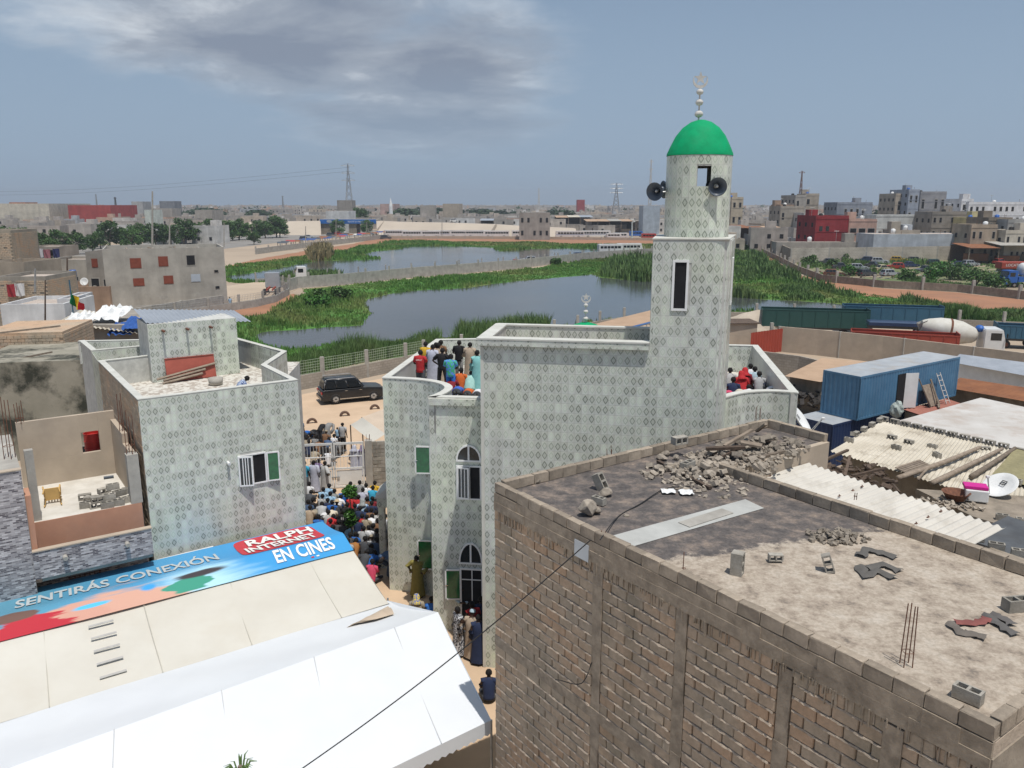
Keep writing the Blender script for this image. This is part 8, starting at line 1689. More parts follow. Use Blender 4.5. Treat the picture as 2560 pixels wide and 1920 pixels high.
def pylon(name,label,x,y0,y1,d,wd,mat='steel',arms=3,cat='pylon'):
 a,b=PY(x,y0,d),PY(x,y1,d);a.z=0;Hh=b.z;t=thing(name,label,cat,a);w=MB();n=9
 def leg(k,f):s=wd/2*(1-f)**1.15+.25;dx,dy=((-1,-1),(1,-1),(1,1),(-1,1))[k];return(a.x+dx*s,a.y+dy*s,Hh*f)
 r=d*.00028
 for k in range(4):
  w=MB();w.tube([leg(k,i/n)for i in range(n+1)],r,4);obj('leg',w,MT[mat],t)
 w=MB()
 for i in range(n):
  for k in range(4):w.tube([leg(k,i/n),leg((k+1)%4,(i+1)/n)],r*.7,3);w.tube([leg((k+1)%4,i/n),leg(k,(i+1)/n)],r*.7,3)
 obj('lattice',w,MT[mat],t)
 for i in range(arms):
  f=.97-.12*i;w=MB();s=wd*.75;w.tube([(a.x-s,a.y,Hh*f),(a.x+s,a.y,Hh*f)],r,4);w.tube([(a.x-s,a.y,Hh*f),(a.x,a.y,Hh*(f+.04))],r*.7,3);w.tube([(a.x+s,a.y,Hh*f),(a.x,a.y,Hh*(f+.04))],r*.7,3);obj('cross_arm',w,MT[mat],t)
 return t
pylon('power_pylon','tall lattice power pylon above the overpass',874,525,410,640,7);pylon('power_pylon','grey lattice pylon left of the minaret',1540,520,458,900,9);pylon('radio_mast','slim lattice radio mast with antennas touching the minaret left side',1624,520,400,700,2.4,'steel_lt',2,'mast');pylon('radio_mast','lattice radio mast on the right skyline',1999,515,428,700,3.5,'rust',1,'mast');pylon('radio_mast','thin white mast in the middle skyline',1347,515,470,1100,3,'steel_lt',0,'mast');pylon('radio_mast','small antenna mast on the left skyline',291,530,493,520,1.2,'v_grey',1,'mast');pylon('radio_mast','faint mast at the far left skyline',243,520,485,900,1.5,'steel',0,'mast');pylon('radio_mast','faint mast between the pylon and the left lamp posts',708,520,490,900,1.6,'steel',1,'mast')
for i in range(2):
 pa_,pb_=PY(-400,470+i*8,900),PY(874,418+i*10,640);wire([tuple(pa_.lerp(pb_,t)-Vector((0,0,10*math.sin(math.pi*t))))for t in(0,.2,.4,.6,.8,1)],.06,('upper power line running left from the tall pylon','lower power line running left from the tall pylon')[i],'power_line')
m_=thing('small_minaret','small white minaret right of the overpass','minaret',PY(978,545,480));w=MB();b=PY(978,550,480);r=2.0
w.lathe([(r,0),(r,7),(r*.6,7.2),(r*.5,14),(.2,18),(0,18.2)],(b.x,480,0),10);obj('shaft',w,MT['white_paint'],m_)
rc_=random.Random(77);PAL=[(.48,.45,.41),(.53,.49,.44),(.52,.45,.37),(.55,.48,.39),(.42,.39,.35),(.58,.52,.43),(.46,.42,.38),(.51,.45,.39),(.68,.66,.62),(.74,.73,.70),(.58,.41,.31),(.46,.48,.50)]
NH=270;hs=[]
def city_ok(X,Y):
 px=1280+FPX*X/(Y*CP+CAM_H*SP)
 if px<-150 or px>2710:return None
 if Y<420 and 560<px<1700:return None
 return px
Y=245.0
while Y<3600:
 st=9.5+Y*.013;X=-.70*Y
 while X<.70*Y:
  px=city_ok(X,Y)
  if px is not None:
   lim=300 if px<540 else 430 if px<720 else(455 if px<1290 else(400 if px<1700 else 245))
   if Y>lim and rc_.random()<.86:hs.append((X+rc_.uniform(-3,3),Y+rc_.uniform(-5,5),px))
  X+=st*rc_.uniform(.8,1.25)
 Y+=st*1.3
hs.sort(key=lambda q:q[1])
CITY_M=[wallm(c,.25)for c in PAL];WINM=MT['dark_in']
def house_mb(mb,X,Y,wd,dp,hh,yaw,k0,k1,k2,full=True,rn=rc_):
 c,s=math.cos(yaw),math.sin(yaw)
 def T(x,y,z):return(X+x*c-y*s,Y+x*s+y*c,z)
 def bx(x0,x1,y0,y1,z0,z1):mb.hexa([T(x0,y0,z0),T(x1,y0,z0),T(x1,y1,z0),T(x0,y1,z0),T(x0,y0,z1),T(x1,y0,z1),T(x1,y1,z1),T(x0,y1,z1)])
 mb.mat(k0);bx(-wd/2,wd/2,0,dp,0,hh)
 mb.mat(k2);mb.quad(T(-wd/2+.3,.3,hh+.02),T(wd/2-.3,.3,hh+.02),T(wd/2-.3,dp-.3,hh+.02),T(-wd/2+.3,dp-.3,hh+.02))
 mb.mat(k0);bx(-wd/2,wd/2,-.02,.2,hh+.001,hh+.7);bx(-wd/2,-wd/2+.2,.201,dp,hh+.001,hh+.7);bx(wd/2-.2,wd/2,.201,dp,hh+.001,hh+.7)
 if rn.random()<.45:q=rn.uniform(-.25,.25)*wd;bx(q-1.6,q+1.6,dp*.4,dp*.4+3,hh+.03,hh+2.6)
 if full:
  mb.mat(k1);fl=max(1,int(hh/3.1));n=max(1,int(wd/3.6))
  for j in range(fl):
   for i in range(n):
    if rn.random()<.3:continue
    x=-wd/2+(i+.5)*wd/n;z=1.2+j*3.1;bx(x-.55,x+.55,-.06,.0,z,z+1.3)
def hcol(px,rn):
 return rn.randrange(len(PAL))if rn.random()<.75 else rn.choice((0,1,4,6))
ZONE=[(-400,381,'left of the left lamp posts'),(381,700,'between the lamp posts and the overpass'),(700,1000,'above the overpass'),(1000,1400,'right of the overpass'),(1400,1720,'left of the minaret'),(1720,2100,'right of the minaret'),(2100,3000,'on the right edge')]
TONE=['grey','pale grey','beige','sandy','dark grey','light tan','grey-brown','tan','off-white','white','orange-brown','blue-grey']
def place_house(X,Y,px):
 k=hcol(px,rc_);mb=MB();z=next((q[2]for q in ZONE if q[0]<=px<q[1]),'left of the left lamp posts')
 house_mb(mb,0,0,rc_.uniform(7,12),rc_.uniform(8,12),rc_.choice((3.2,3.4,3.6,6.2,6.4,3.3,7.0)),0,0,1,2)
 o=link('city_house',mb.mesh('city_house',[CITY_M[k],WINM,MT['roof_screed']]),None,(X,Y,0),(0,0,rc_.uniform(-.3,.3)),label='%s flat-roofed house in the dense quarter %s'%(TONE[k],z),category='house',group='%s houses %s'%(TONE[k],z));return o
for(X,Y,px)in hs[:NH]:place_house(X,Y,px)
mb=MB();np_=len(PAL)
for(X,Y,px)in hs[NH:]:
 k=hcol(px,rc_);hh=rc_.choice((3.2,3.6,6.4,6.8,3.4,9.5 if Y>800 else 6.5,12 if Y>1300 else 6.0));house_mb(mb,X,Y,rc_.uniform(9,16)*(1+Y*.0003),rc_.uniform(9,14),hh,rc_.uniform(-.3,.3),k,np_,np_+1,Y<1100)
mb.mat(0);obj('distant_houses',mb,CITY_M+[WINM,MT['roof_screed']],None,kind='stuff',label='mass of small distant city houses reaching the horizon',category='city')
FT=MB();rn=random.Random(9)
for k in range(70):
 leaf_cloud(FT,(rn.gauss(0,2.6),rn.gauss(0,2.6),rn.uniform(3,7.5)),rn.uniform(1.3,2.2),26,.75,rn)
FT=FT.mesh('crown',MT['leaf_far']);FTR=MB();FTR.tube([(0,0,0),(0,0,4)],.3,5);FTR=FTR.mesh('trunk',MT['bark'])
def ftree(px,d,s,label,group='trees on the skyline'):
 p=PY(px,520,d);t=thing('skyline_tree',label,'tree',(p.x,d,0),px,group);t.scale=(s*1.25,s*1.25,s);link('trunk',FTR,t);link('crown',FT,t)
tx=[]
for i in range(46):
 x=[1180,1010,1060,1100,1150,1210,1250,1290,980,640,560,515,450,330,300,210,130,40,900,905][i]if i<20 else(rn.uniform(2090,2350)if i<32 else rn.uniform(1000,1420)if i<40 else rn.uniform(0,700))
 tx.append((x,rn.uniform(620,950)if x<1700 else rn.uniform(380,620),rn.uniform(1.0,1.5)))
for nm,lo,hi,wh in(('left',-999,874,'left of the tall pylon'),('middle',874,1700,'between the tall pylon and the minaret'),('right',1700,9999,'right of the minaret')):
 for k,(x,d,s)in enumerate(sorted(q for q in tx if lo<=q[0]<hi)):ftree(x,d,s,'%s dark skyline tree from the left, %s'%(ORD[k],wh),'skyline trees '+nm)
mb=MB()
for k in range(240):
 d=rn.uniform(950,2600);x=rn.uniform(-.68,.68)*d;leaf_cloud(mb,(x,d,6),rn.uniform(5,9),22,2.4,rn,(1.6,1,.8))
obj('distant_trees',mb,MT['leaf_far'],None,kind='stuff',label='far scattered trees merging into the skyline',category='trees')
# people (mostly seen from behind, at Friday prayer)
def skin_mesh(name,verts,edges,radii,mat,root=0):
 me=bpy.data.meshes.new(name);me.from_pydata(verts,edges,[]);o=bpy.data.objects.new(name,me);C.objects.link(o)
 md=o.modifiers.new('s','SKIN');md.use_smooth_shade=True
 for i,r in enumerate(radii):me.skin_vertices[0].data[i].radius=(r,r)
 me.skin_vertices[0].data[root].use_root=True
 sb=o.modifiers.new('u','SUBSURF');sb.levels=1;sb.render_levels=1
 dg=bpy.context.evaluated_depsgraph_get();m2=bpy.data.meshes.new_from_object(o.evaluated_get(dg));m2.name=name;m2.materials.clear();m2.materials.append(mat);bpy.data.objects.remove(o);bpy.data.meshes.remove(me)
 return m2
POSE={'stand':dict(spine=[(0,0,.93),(0,0,1.08),(0,-.01,1.28),(0,0,1.44),(0,.01,1.51)],head=(0,.035,1.63),arm=[(.19,0,1.42),(.25,-.03,1.16),(.25,.06,.93),(.25,.08,.85)],leg=[(.09,0,.90),(.10,.02,.50),(.10,-.02,.09),(.11,.14,.04)]),'akimbo':dict(spine=[(0,0,.93),(0,0,1.08),(0,-.01,1.28),(0,0,1.44),(0,.02,1.51)],head=(0,.06,1.62),arm=[(.19,0,1.42),(.40,-.06,1.22),(.22,.06,1.05),(.15,.08,1.03)],leg=[(.10,0,.90),(.15,.02,.50),(.17,-.02,.09),(.18,.14,.04)]),'folded':dict(spine=[(0,0,.93),(0,0,1.08),(0,-.01,1.28),(0,0,1.44),(0,.02,1.51)],head=(0,.07,1.61),arm=[(.19,0,1.42),(.27,.02,1.17),(.10,.18,1.12),(.02,.2,1.13)],leg=[(.09,0,.90),(.10,.02,.50),(.10,-.02,.09),(.11,.14,.04)]),'sit':dict(spine=[(0,0,.20),(0,.02,.37),(0,.07,.56),(0,.10,.71),(0,.12,.78)],head=(0,.16,.90),arm=[(.19,.09,.69),(.26,.12,.45),(.16,.34,.28),(.13,.42,.25)],leg=[(.11,.02,.18),(.24,.42,.14),(.12,.12,.07),(.05,.22,.05)]),'slump':dict(spine=[(0,0,.22),(0,.06,.38),(0,.18,.54),(0,.28,.64),(0,.34,.68)],head=(0,.42,.76),arm=[(.19,.27,.62),(.27,.32,.38),(.14,.50,.24),(.1,.56,.22)],leg=[(.11,.02,.18),(.20,.46,.12),(.12,.08,.07),(.10,-.1,.05)]),'bow':dict(spine=[(0,0,.46),(0,.16,.48),(0,.36,.40),(0,.50,.29),(0,.57,.22)],head=(0,.66,.13),arm=[(.19,.48,.28),(.30,.44,.12),(.22,.66,.05),(.2,.75,.04)],leg=[(.11,-.02,.42),(.15,.12,.09),(.12,-.30,.07),(.12,-.40,.04)]),'ruku':dict(spine=[(0,-.05,.93),(0,.10,1.05),(0,.32,1.12),(0,.48,1.10),(0,.56,1.07)],head=(0,.69,1.02),arm=[(.19,.46,1.07),(.25,.34,.82),(.16,.14,.62),(.13,.1,.55)],leg=[(.09,-.05,.90),(.11,.0,.50),(.10,-.02,.09),(.11,.14,.04)]),}
HEADTOP={'stand':1.76,'akimbo':1.75,'folded':1.74,'sit':1.03,'slump':.89,'bow':.58,'ruku':1.25}
def mir(p,s):return(p[0]*s,p[1],p[2])
def body_mesh(pose):
 q=POSE[pose];vs=[];es=[];rs=[]
 def add(p,r,par=None):vs.append(p);rs.append(r);i=len(vs)-1;(es.append((par,i))if par is not None else None);return i
 sp=q['spine'];i=add(sp[0],.135);pel=i
 for p,r in zip(sp[1:],(.125,.14,.105,.055)):i=add(p,r,i);sh=i if r==.105 else(sh if r==.055 else None)
 hd=Vector(q['head']);nk=Vector(sp[4]);ax=(hd-nk).normalized();h0=add(tuple(nk+ax*.055),.062,i);h1=add(tuple(hd+ax*.0),.098,h0);h2=add(tuple(hd+ax*.085),.07,h1)
 fw=Vector((1,0,0)).cross(ax)*-1
 if fw.y<0 and pose not in('bow',):fw=-fw
 add(tuple(hd+fw*.105-ax*.01),.018,h1);add(tuple(hd+Vector((.098,0,0))),.02,h1);add(tuple(hd-Vector((.098,0,0))),.02,h1)
 for s in(-1,1):
  a=q['arm'];k=sh
  for p,r in zip(a,(.058,.044,.031,.036)):k=add(mir(p,s),r,k)
  w,pl=Vector(mir(a[2],s)),Vector(mir(a[3],s));d=(pl-w).normalized();lat=Vector((1,0,0))if abs(d.x)<.8 else Vector((0,0,1))
  for f in range(4):e=pl+d*(.075 if f in(1,2)else .062)+lat*(f-1.5)*.021;add(tuple(e),.0095,k)
  add(tuple(pl+d*.015+Vector((-.045*s,.03,.01))),.011,k);k=pel
  for p,r in zip(q['leg'],(.085,.062,.043,.036)):k=add(mir(p,s),r,k)
 return skin_mesh('body',vs,es,rs,MT['skin'],pel)
def loft(mb,rings,n=12,cap=True):
 vs=[];fs=[]
 for c,u,v in rings:
  c,u,v=Vector(c),Vector(u),Vector(v)
  for k in range(n):a=2*math.pi*k/n;vs.append(c+u*math.cos(a)+v*math.sin(a))
 for i in range(len(rings)-1):
  for k in range(n):fs.append((i*n+k,i*n+(k+1)%n,(i+1)*n+(k+1)%n,(i+1)*n+k))
 if cap:fs+=[tuple(range(n))[::-1],tuple((len(rings)-1)*n+k for k in range(n))]
 mb.add(vs,fs)
def torso_rings(sp,widths,deps):
 out=[];p=[Vector(q)for q in sp]
 for i,c in enumerate(p):
  t=(p[min(i+1,len(p)-1)]-p[max(i-1,0)]).normalized();v=t.cross(Vector((1,0,0)));out.append((c,Vector((1,0,0))*widths[i],v*deps[i]))
 return out
def shirt_mesh(pose,long=False,wide=1.0):
 q=POSE[pose];mb=MB();sp=q['spine'];p0=Vector(sp[0]);dn=(p0-Vector(sp[1])).normalized()
 path=[tuple(p0+dn*.10 if pose not in('sit','slump','bow')else p0+dn*.06)]+list(sp[:4])+[tuple(Vector(sp[4]))]
 loft(mb,torso_rings(path,[.185*wide,.18*wide,.175*wide,.205*wide,.19,.075],[.145*wide,.14*wide,.13*wide,.145*wide,.11,.075]))
 for s in(-1,1):
  a=[Vector(mir(x,s))for x in q['arm']];st=Vector(sp[3])*.6+a[0]*.4
  if long:mb.tube([st,a[0],a[1],a[2]],[.085,.082,.066,.055],8)
  else:mb.tube([st,a[0],a[0].lerp(a[1],.72)],[.085,.085,.075],8)
 return mb.mesh('shirt',None,True)
def trouser_mesh(pose):
 q=POSE[pose];mb=MB();sp=q['spine'];loft(mb,torso_rings([tuple(Vector(sp[0])+(Vector(sp[0])-Vector(sp[1]))*.5),sp[0],sp[1]],[.15,.175,.165],[.12,.14,.125]))
 for s in(-1,1):l=[Vector(mir(x,s))for x in q['leg']];mb.tube([Vector(sp[0])*.5+l[0]*.5,l[0],l[1],l[2]],[.10,.108,.085,.075],9)
 return mb.mesh('trousers',None,True)
def robe_mesh(pose):
 q=POSE[pose];mb=MB();sp=q['spine']
 if pose in('stand','akimbo','folded'):
  pth=[(0,0,.10),(0,0,.30),(0,0,.62),(0,0,.93),(0,0,1.1),(0,-.01,1.29),(0,0,1.44),sp[4]];wd=[.30,.275,.245,.225,.205,.22,.20,.075];dp=[.22,.205,.185,.175,.16,.16,.12,.075]
  vs=[];n=20;fs=[]
  for i,c in enumerate(pth):
   for k in range(n):
    a=2*math.pi*k/n;f=1+(.07*math.sin(a*7)*max(0,1-c[2]/1.0));vs.append((c[0]+wd[i]*f*math.cos(a),c[1]+dp[i]*f*math.sin(a),c[2]))
  for i in range(len(pth)-1):
   for k in range(n):fs.append((i*n+k,i*n+(k+1)%n,(i+1)*n+(k+1)%n,(i+1)*n+k))
  mb.add(vs,fs)
 elif pose=='ruku':
  loft(mb,[((0,-.02,.10),(.29,0,0),(0,.22,0)),((0,-.03,.5),(.25,0,0),(0,.19,0)),((0,-.06,.9),(.22,0,0),(0,.16,.06)),((0,.08,1.07),(.21,0,0),(0,.10,-.13)),((0,.32,1.11),(.215,0,0),(0,.02,-.15)),((0,.48,1.09),(.19,0,0),(0,.0,-.12)),(sp[4],(.075,0,0),(0,0,-.07))],14)
 else:
  loft(mb,torso_rings([tuple(Vector(sp[0])-Vector((0,.02,.05))),sp[0],sp[1],sp[2],sp[3],sp[4]],[.24,.24,.21,.22,.19,.075],[.2,.2,.16,.15,.11,.07]))
  k=Vector(q['leg'][1]);loft(mb,[((0,-.10,.12),(.22,0,0),(0,0,.11)),((0,k.y*.5,.14),(.32,0,0),(0,0,.13)),((0,k.y+.1,.09),(.22,0,0),(0,0,.07))],12)
 for s in(-1,1):a=[Vector(mir(x,s))for x in q['arm']];mb.tube([Vector(sp[3])*.6+a[0]*.4,a[0],a[1],a[2]],[.095,.10,.10,.10],8)
 return mb.mesh('robe',None,True)
def head_gear(pose,kind):
 q=POSE[pose];hd=Vector(q['head']);ax=(hd-Vector(q['spine'][4])).normalized();mb=MB()
 if kind=='hair':mb.lathe([(0,.108),(.05,.10),(.085,.065),(.103,.01),(.098,-.045),(.085,-.06)],hd+ax*.012-Vector((0,.012,0)),14,ax)
 elif kind=='cap':mb.lathe([(0,.125),(.06,.122),(.09,.10),(.104,.04),(.106,.02),(.10,.02)],hd+ax*.012,14,ax)
 elif kind=='hat':mb.lathe([(0,.15),(.07,.14),(.105,.06),(.12,.045),(.23,.03),(.23,.02),(.10,.03)],hd+ax*.012,18,ax)
 elif kind=='scarf':mb.lathe([(0,.125),(.06,.118),(.105,.07),(.125,0),(.125,-.07),(.16,-.15),(.21,-.24),(.2,-.25),(.1,-.1)],hd+ax*.005-Vector((0,.01,0)),16,ax)
 return mb.mesh({'hair':'hair','cap':'cap','hat':'straw_hat','scarf':'head_scarf'}[kind],None,True)
PM={}
def part_mesh(kind,pose,*a):
 k=(kind,pose)+a
 if k not in PM:
  PM[k]={'body':lambda:body_mesh(pose),'shirt':lambda:shirt_mesh(pose,*a),'trousers':lambda:trouser_mesh(pose),'robe':lambda:robe_mesh(pose),'hair':lambda:head_gear(pose,'hair'),'cap':lambda:head_gear(pose,'cap'),'hat':lambda:head_gear(pose,'hat'),'scarf':lambda:head_gear(pose,'scarf')}[kind]()
  if kind!='body':PM[k].materials.clear();PM[k].materials.append(MT['skin'])
 return PM[k]
def pstripe(name,c1,c2,scale=26,kind='stripe'):
 m,nt,b=new_mat(name);tc=nt.nodes.new('ShaderNodeTexCoord')
 if kind=='stripe':w=nt.nodes.new('ShaderNodeTexWave');w.inputs['Scale'].default_value=scale;w.inputs['Distortion'].default_value=.4;nt.links.new(tc.outputs['Object'],w.inputs[0]);f=w.outputs['Fac']
 elif kind=='check':w=nt.nodes.new('ShaderNodeTexChecker');w.inputs['Scale'].default_value=scale;nt.links.new(tc.outputs['Object'],w.inputs[0]);f=w.outputs['Fac']
 else:w=nt.nodes.new('ShaderNodeTexNoise');w.inputs['Scale'].default_value=scale;w.inputs['Detail'].default_value=2;nt.links.new(tc.outputs['Object'],w.inputs[0]);f=math_n(nt,'GREATER_THAN',w.outputs[0],.5)
 nt.links.new(mix(nt,f,c1,c2),b.inputs['Base Color']);b.inputs['Roughness'].default_value=.85;return m
COL=dict(red=(.48,.03,.035),orange=(.62,.14,.03),yellow=(.68,.42,.04),white=(.74,.75,.77),black=(.016,.016,.018),navy=(.022,.035,.085),blue=(.03,.14,.46),lblue=(.33,.52,.70),cyan=(.05,.40,.62),teal=(.25,.56,.55),mint=(.36,.60,.55),beige=(.45,.36,.27),grey=(.26,.26,.255),lgrey=(.48,.48,.47),dred=(.24,.02,.03),brown=(.22,.12,.065),olive=(.24,.205,.055),lav=(.50,.52,.62),denim=(.065,.11,.20),pink=(.65,.08,.16),dgrey=(.07,.075,.085),khaki=(.36,.31,.23),rust=(.36,.16,.05),cream=(.66,.60,.48),purple=(.18,.13,.26),silver=(.42,.43,.44),sky=(.42,.55,.62))
def cm(k):return k if not isinstance(k,str)else cloth(COL[k])
def person(px,py,z,pose,label,top,bot='dgrey',hair='hair',hairc=None,rz=0.0,robe=False,long=False,sc=1.0,mark=None,group=None):
 ht=HEADTOP[pose];c=P(px,py,z+ht*sc);t=thing('person',label,'person',(c.x,c.y,z),rz,group);t.scale=(sc,sc,sc)
 hd=POSE[pose]['head'];off=Matrix.Rotation(rz,3,'Z')@Vector((hd[0],hd[1]if pose!='bow' else .1,0))*sc;t.location=(c.x-off.x,c.y-off.y,z)
 def put(kind,mat,*a):
  o=link({'hat':'straw_hat','scarf':'head_scarf'}.get(kind,kind),part_mesh(kind,pose,*a),t);o.material_slots[0].link='OBJECT';o.material_slots[0].material=mat;return o
 put('body',MT['skin'])
 if robe:put('robe',cm(top))
 else:put('trousers',cm(bot));put('shirt',cm(top),long)
 put(hair,MT['hair']if hair=='hair' else cm(hairc or 'white'))
 if mark:
  sp=POSE[pose]['spine'];o=Vector(sp[2])*.6+Vector(sp[3])*.4;ax=(Vector(sp[3])-Vector(sp[2])).normalized();n=Vector((1,0,0)).cross(ax);n=-n if n.y>0 else n
  txt,size,mat=mark;mb=MB();text_mb(txt,size,o+n*(.152)-ax*size*.4,(1,0,0),ax,.004,mb,None,'CENTER',.02);lobj('lettering',mb,mat,t)
 return t
STR=dict(tie=pstripe('blue_tie_dye',(.05,.17,.42),(.38,.50,.62),9,'blot'),check=pstripe('dark_check',(.05,.05,.06),(.45,.45,.44),40,'check'),stripe=pstripe('grey_stripe',(.08,.09,.10),(.42,.44,.42),16),bstripe=pstripe('blue_stripe',(.02,.07,.38),(.06,.16,.55),14),wpat=pstripe('white_blue_print',(.74,.75,.78),(.16,.19,.30),26,'blot'),bpat=pstripe('blue_white_print',(.02,.06,.22),(.45,.52,.62),30,'blot'),multi=pstripe('bright_print',(.05,.38,.20),(.10,.25,.62),12,'blot'),bw=pstripe('black_white_print',(.02,.02,.03),(.55,.56,.58),24,'blot'),kef=pstripe('grey_check_scarf',(.16,.18,.18),(.40,.42,.42),50,'check'),yhead=pstripe('yellow_print_scarf',(.66,.52,.08),(.10,.15,.40),22,'blot'))
PW=MT['print_white'];ZTF=ZT+.02
def yaw(px):return R(-12)
TL='on the left mosque terrace'
for a in((1064,853,'stand','person in a yellow shirt standing at the back '+TL,'yellow'),(1051,874,'folded','person in a red T-shirt with back print at the parapet '+TL,'red','dgrey'),(1096,856,'stand','person in a beige robe second from the parapet '+TL,'beige'),(1102,849,'stand','person in dark clothes at the rear '+TL,'brown'),(1090,855,'stand','person in a maroon shirt half hidden '+TL,'dred'),(1106,869,'akimbo','person all in black standing in the middle '+TL,'black','black'),(1148,850,'folded','person in black shirt and grey-green trousers '+TL,'black','grey'),(1127,884,'folded','person in a bright printed shirt '+TL,STR['multi'],'blue')):
 rb='robe' in a[3];person(a[0],a[1],ZTF,a[2],a[3],a[4],a[5]if len(a)>5 else 'dgrey',robe=rb,rz=yaw(a[0]),mark=('SUPPORT',.06,PW)if a[4]=='red' else None)
person(1082,860,ZTF,'folded','person in a long white robe beside the red T-shirt '+TL,'lav',robe=True,rz=R(-15));person(1175,855,ZTF,'folded','person in a beige robe right of the black shirt '+TL,'beige',robe=True,rz=R(-8));person(1193,874,ZTF,'stand','person in a turquoise robe at the right '+TL,'teal',robe=True,rz=R(10))
for a in((1080,922,'bow','person in a white and blue printed robe bowing '+TL,STR['wpat']),(1153,918,'sit','person in an orange T-shirt seated '+TL,'orange'),(1179,925,'slump','person in a mint green robe seated '+TL,'mint'),(1199,915,'sit','person in a blue denim shirt seated by the tall wall '+TL,'denim'),(1131,935,'slump','person in dark red bending forward '+TL,'dred'),(1144,968,'bow','person in a blue striped shirt bowing behind the parapet '+TL,STR['bstripe']),(1171,973,'bow','person in an orange shirt bowing behind the parapet '+TL,'orange'),(1195,975,'bow','person in white bowing in the corner '+TL,'white')):
 person(a[0],a[1],ZTF,a[2],a[3],a[4],robe='robe' in a[3],rz=R(-10))
TR='on the right mosque terrace'
for a in((1826,918,'sit','person in a grey shirt beside the tower wall '+TR,'lgrey'),(1877,908,'sit','person in a white shirt at the back '+TR,'white'),(1888,915,'sit','person in pale grey right of the white shirt '+TR,'sky'),(1899,927,'sit','person in grey nearest the side parapet '+TR,'silver'),(1834,941,'sit','person in a navy waistcoat in front '+TR,'navy'),(1873,960,'slump','person in a white shirt leaning forward in front '+TR,'white'),(1903,955,'bow','person in navy bowing in front '+TR,'navy'),(1930,968,'bow','person in white bowing at the right end '+TR,'white'),(1822,978,'bow','person in pink bowing in the left corner '+TR,'pink'),(1850,975,'bow','person in cream bowing behind the curved parapet '+TR,'cream')):
 person(a[0],a[1],ZTF,a[2],a[3],a[4],rz=R(-10))
person(1854,926,ZTF,'sit','person in a red robe and red scarf in the middle '+TR,'red',robe=True,hair='scarf',hairc='red');person(1863,918,ZTF,'sit','person with a red scarf behind the other red scarf '+TR,'dred',robe=True,hair='scarf',hairc='red')
person(617,938,ZF+.02,'slump','person in a blue printed shirt crouching on the tiled house roof',STR['bpat'],rz=R(-60))
YD='on the sand beyond the gate'
for a in((813,1056,'ruku','person in black bending forward '+YD,'black'),(856,1056,'stand','person in pale shirt and black trousers '+YD,'silver','black'),(750,1046,'stand','person in blue standing at the tiled house edge '+YD,'denim','navy'),(765,1078,'bow','person in bright blue bowing '+YD,'blue'),(783,1075,'bow','person in black bowing right of the blue one '+YD,'black'),(766,1090,'sit','person in an olive shirt seated at the left '+YD,'khaki'),(789,1087,'sit','person in a grey-olive shirt seated second from left '+YD,'grey'),(835,1084,'sit','person in a white T-shirt seated '+YD,'white'),(762,1107,'bow','person in light blue bowing behind the gate '+YD,'lblue'),(777,1110,'bow','person in pale grey bowing behind the gate '+YD,'lgrey'),(836,1103,'sit','person in dark clothes seated just behind the gate '+YD,'dgrey'),(761,1152,'stand','person in teal behind the left gate leaf','cyan'),(796,1146,'sit','person in purple seated behind the gate bars','purple'),(798,1078,'bow','person in dark grey bowing in the rear row '+YD,'dgrey')):
 person(a[0],a[1],.015,a[2],a[3],a[4],a[5]if len(a)>5 else 'dgrey',rz=R(-15))
person(815,1075,.015,'sit','person in a brown-grey shirt and pale cap seated '+YD,'brown',hair='cap',hairc='khaki',rz=R(-15));person(843,1068,.015,'stand','child in light blue standing '+YD,'lblue','navy',sc=.62,rz=R(-15));person(830,1053,.015,'ruku','person in a grey robe bending forward '+YD,'grey',robe=True,rz=R(-15))
person(885,1112,.015,'stand','person in a lavender robe behind the right gate leaf','lav',robe=True,hair='scarf',hairc='lav');person(905,1112,.015,'stand','person in a pale violet robe at the gate pillar','lav',robe=True,hair='scarf',hairc='purple')
person(784,1150,.015,'stand','person in a long white robe standing before the gate','lav',robe=True,rz=R(-5));person(812,1152,.015,'akimbo','person in a long grey robe stooping before the gate','lgrey',robe=True,rz=R(-40))
CY='in the courtyard crowd'
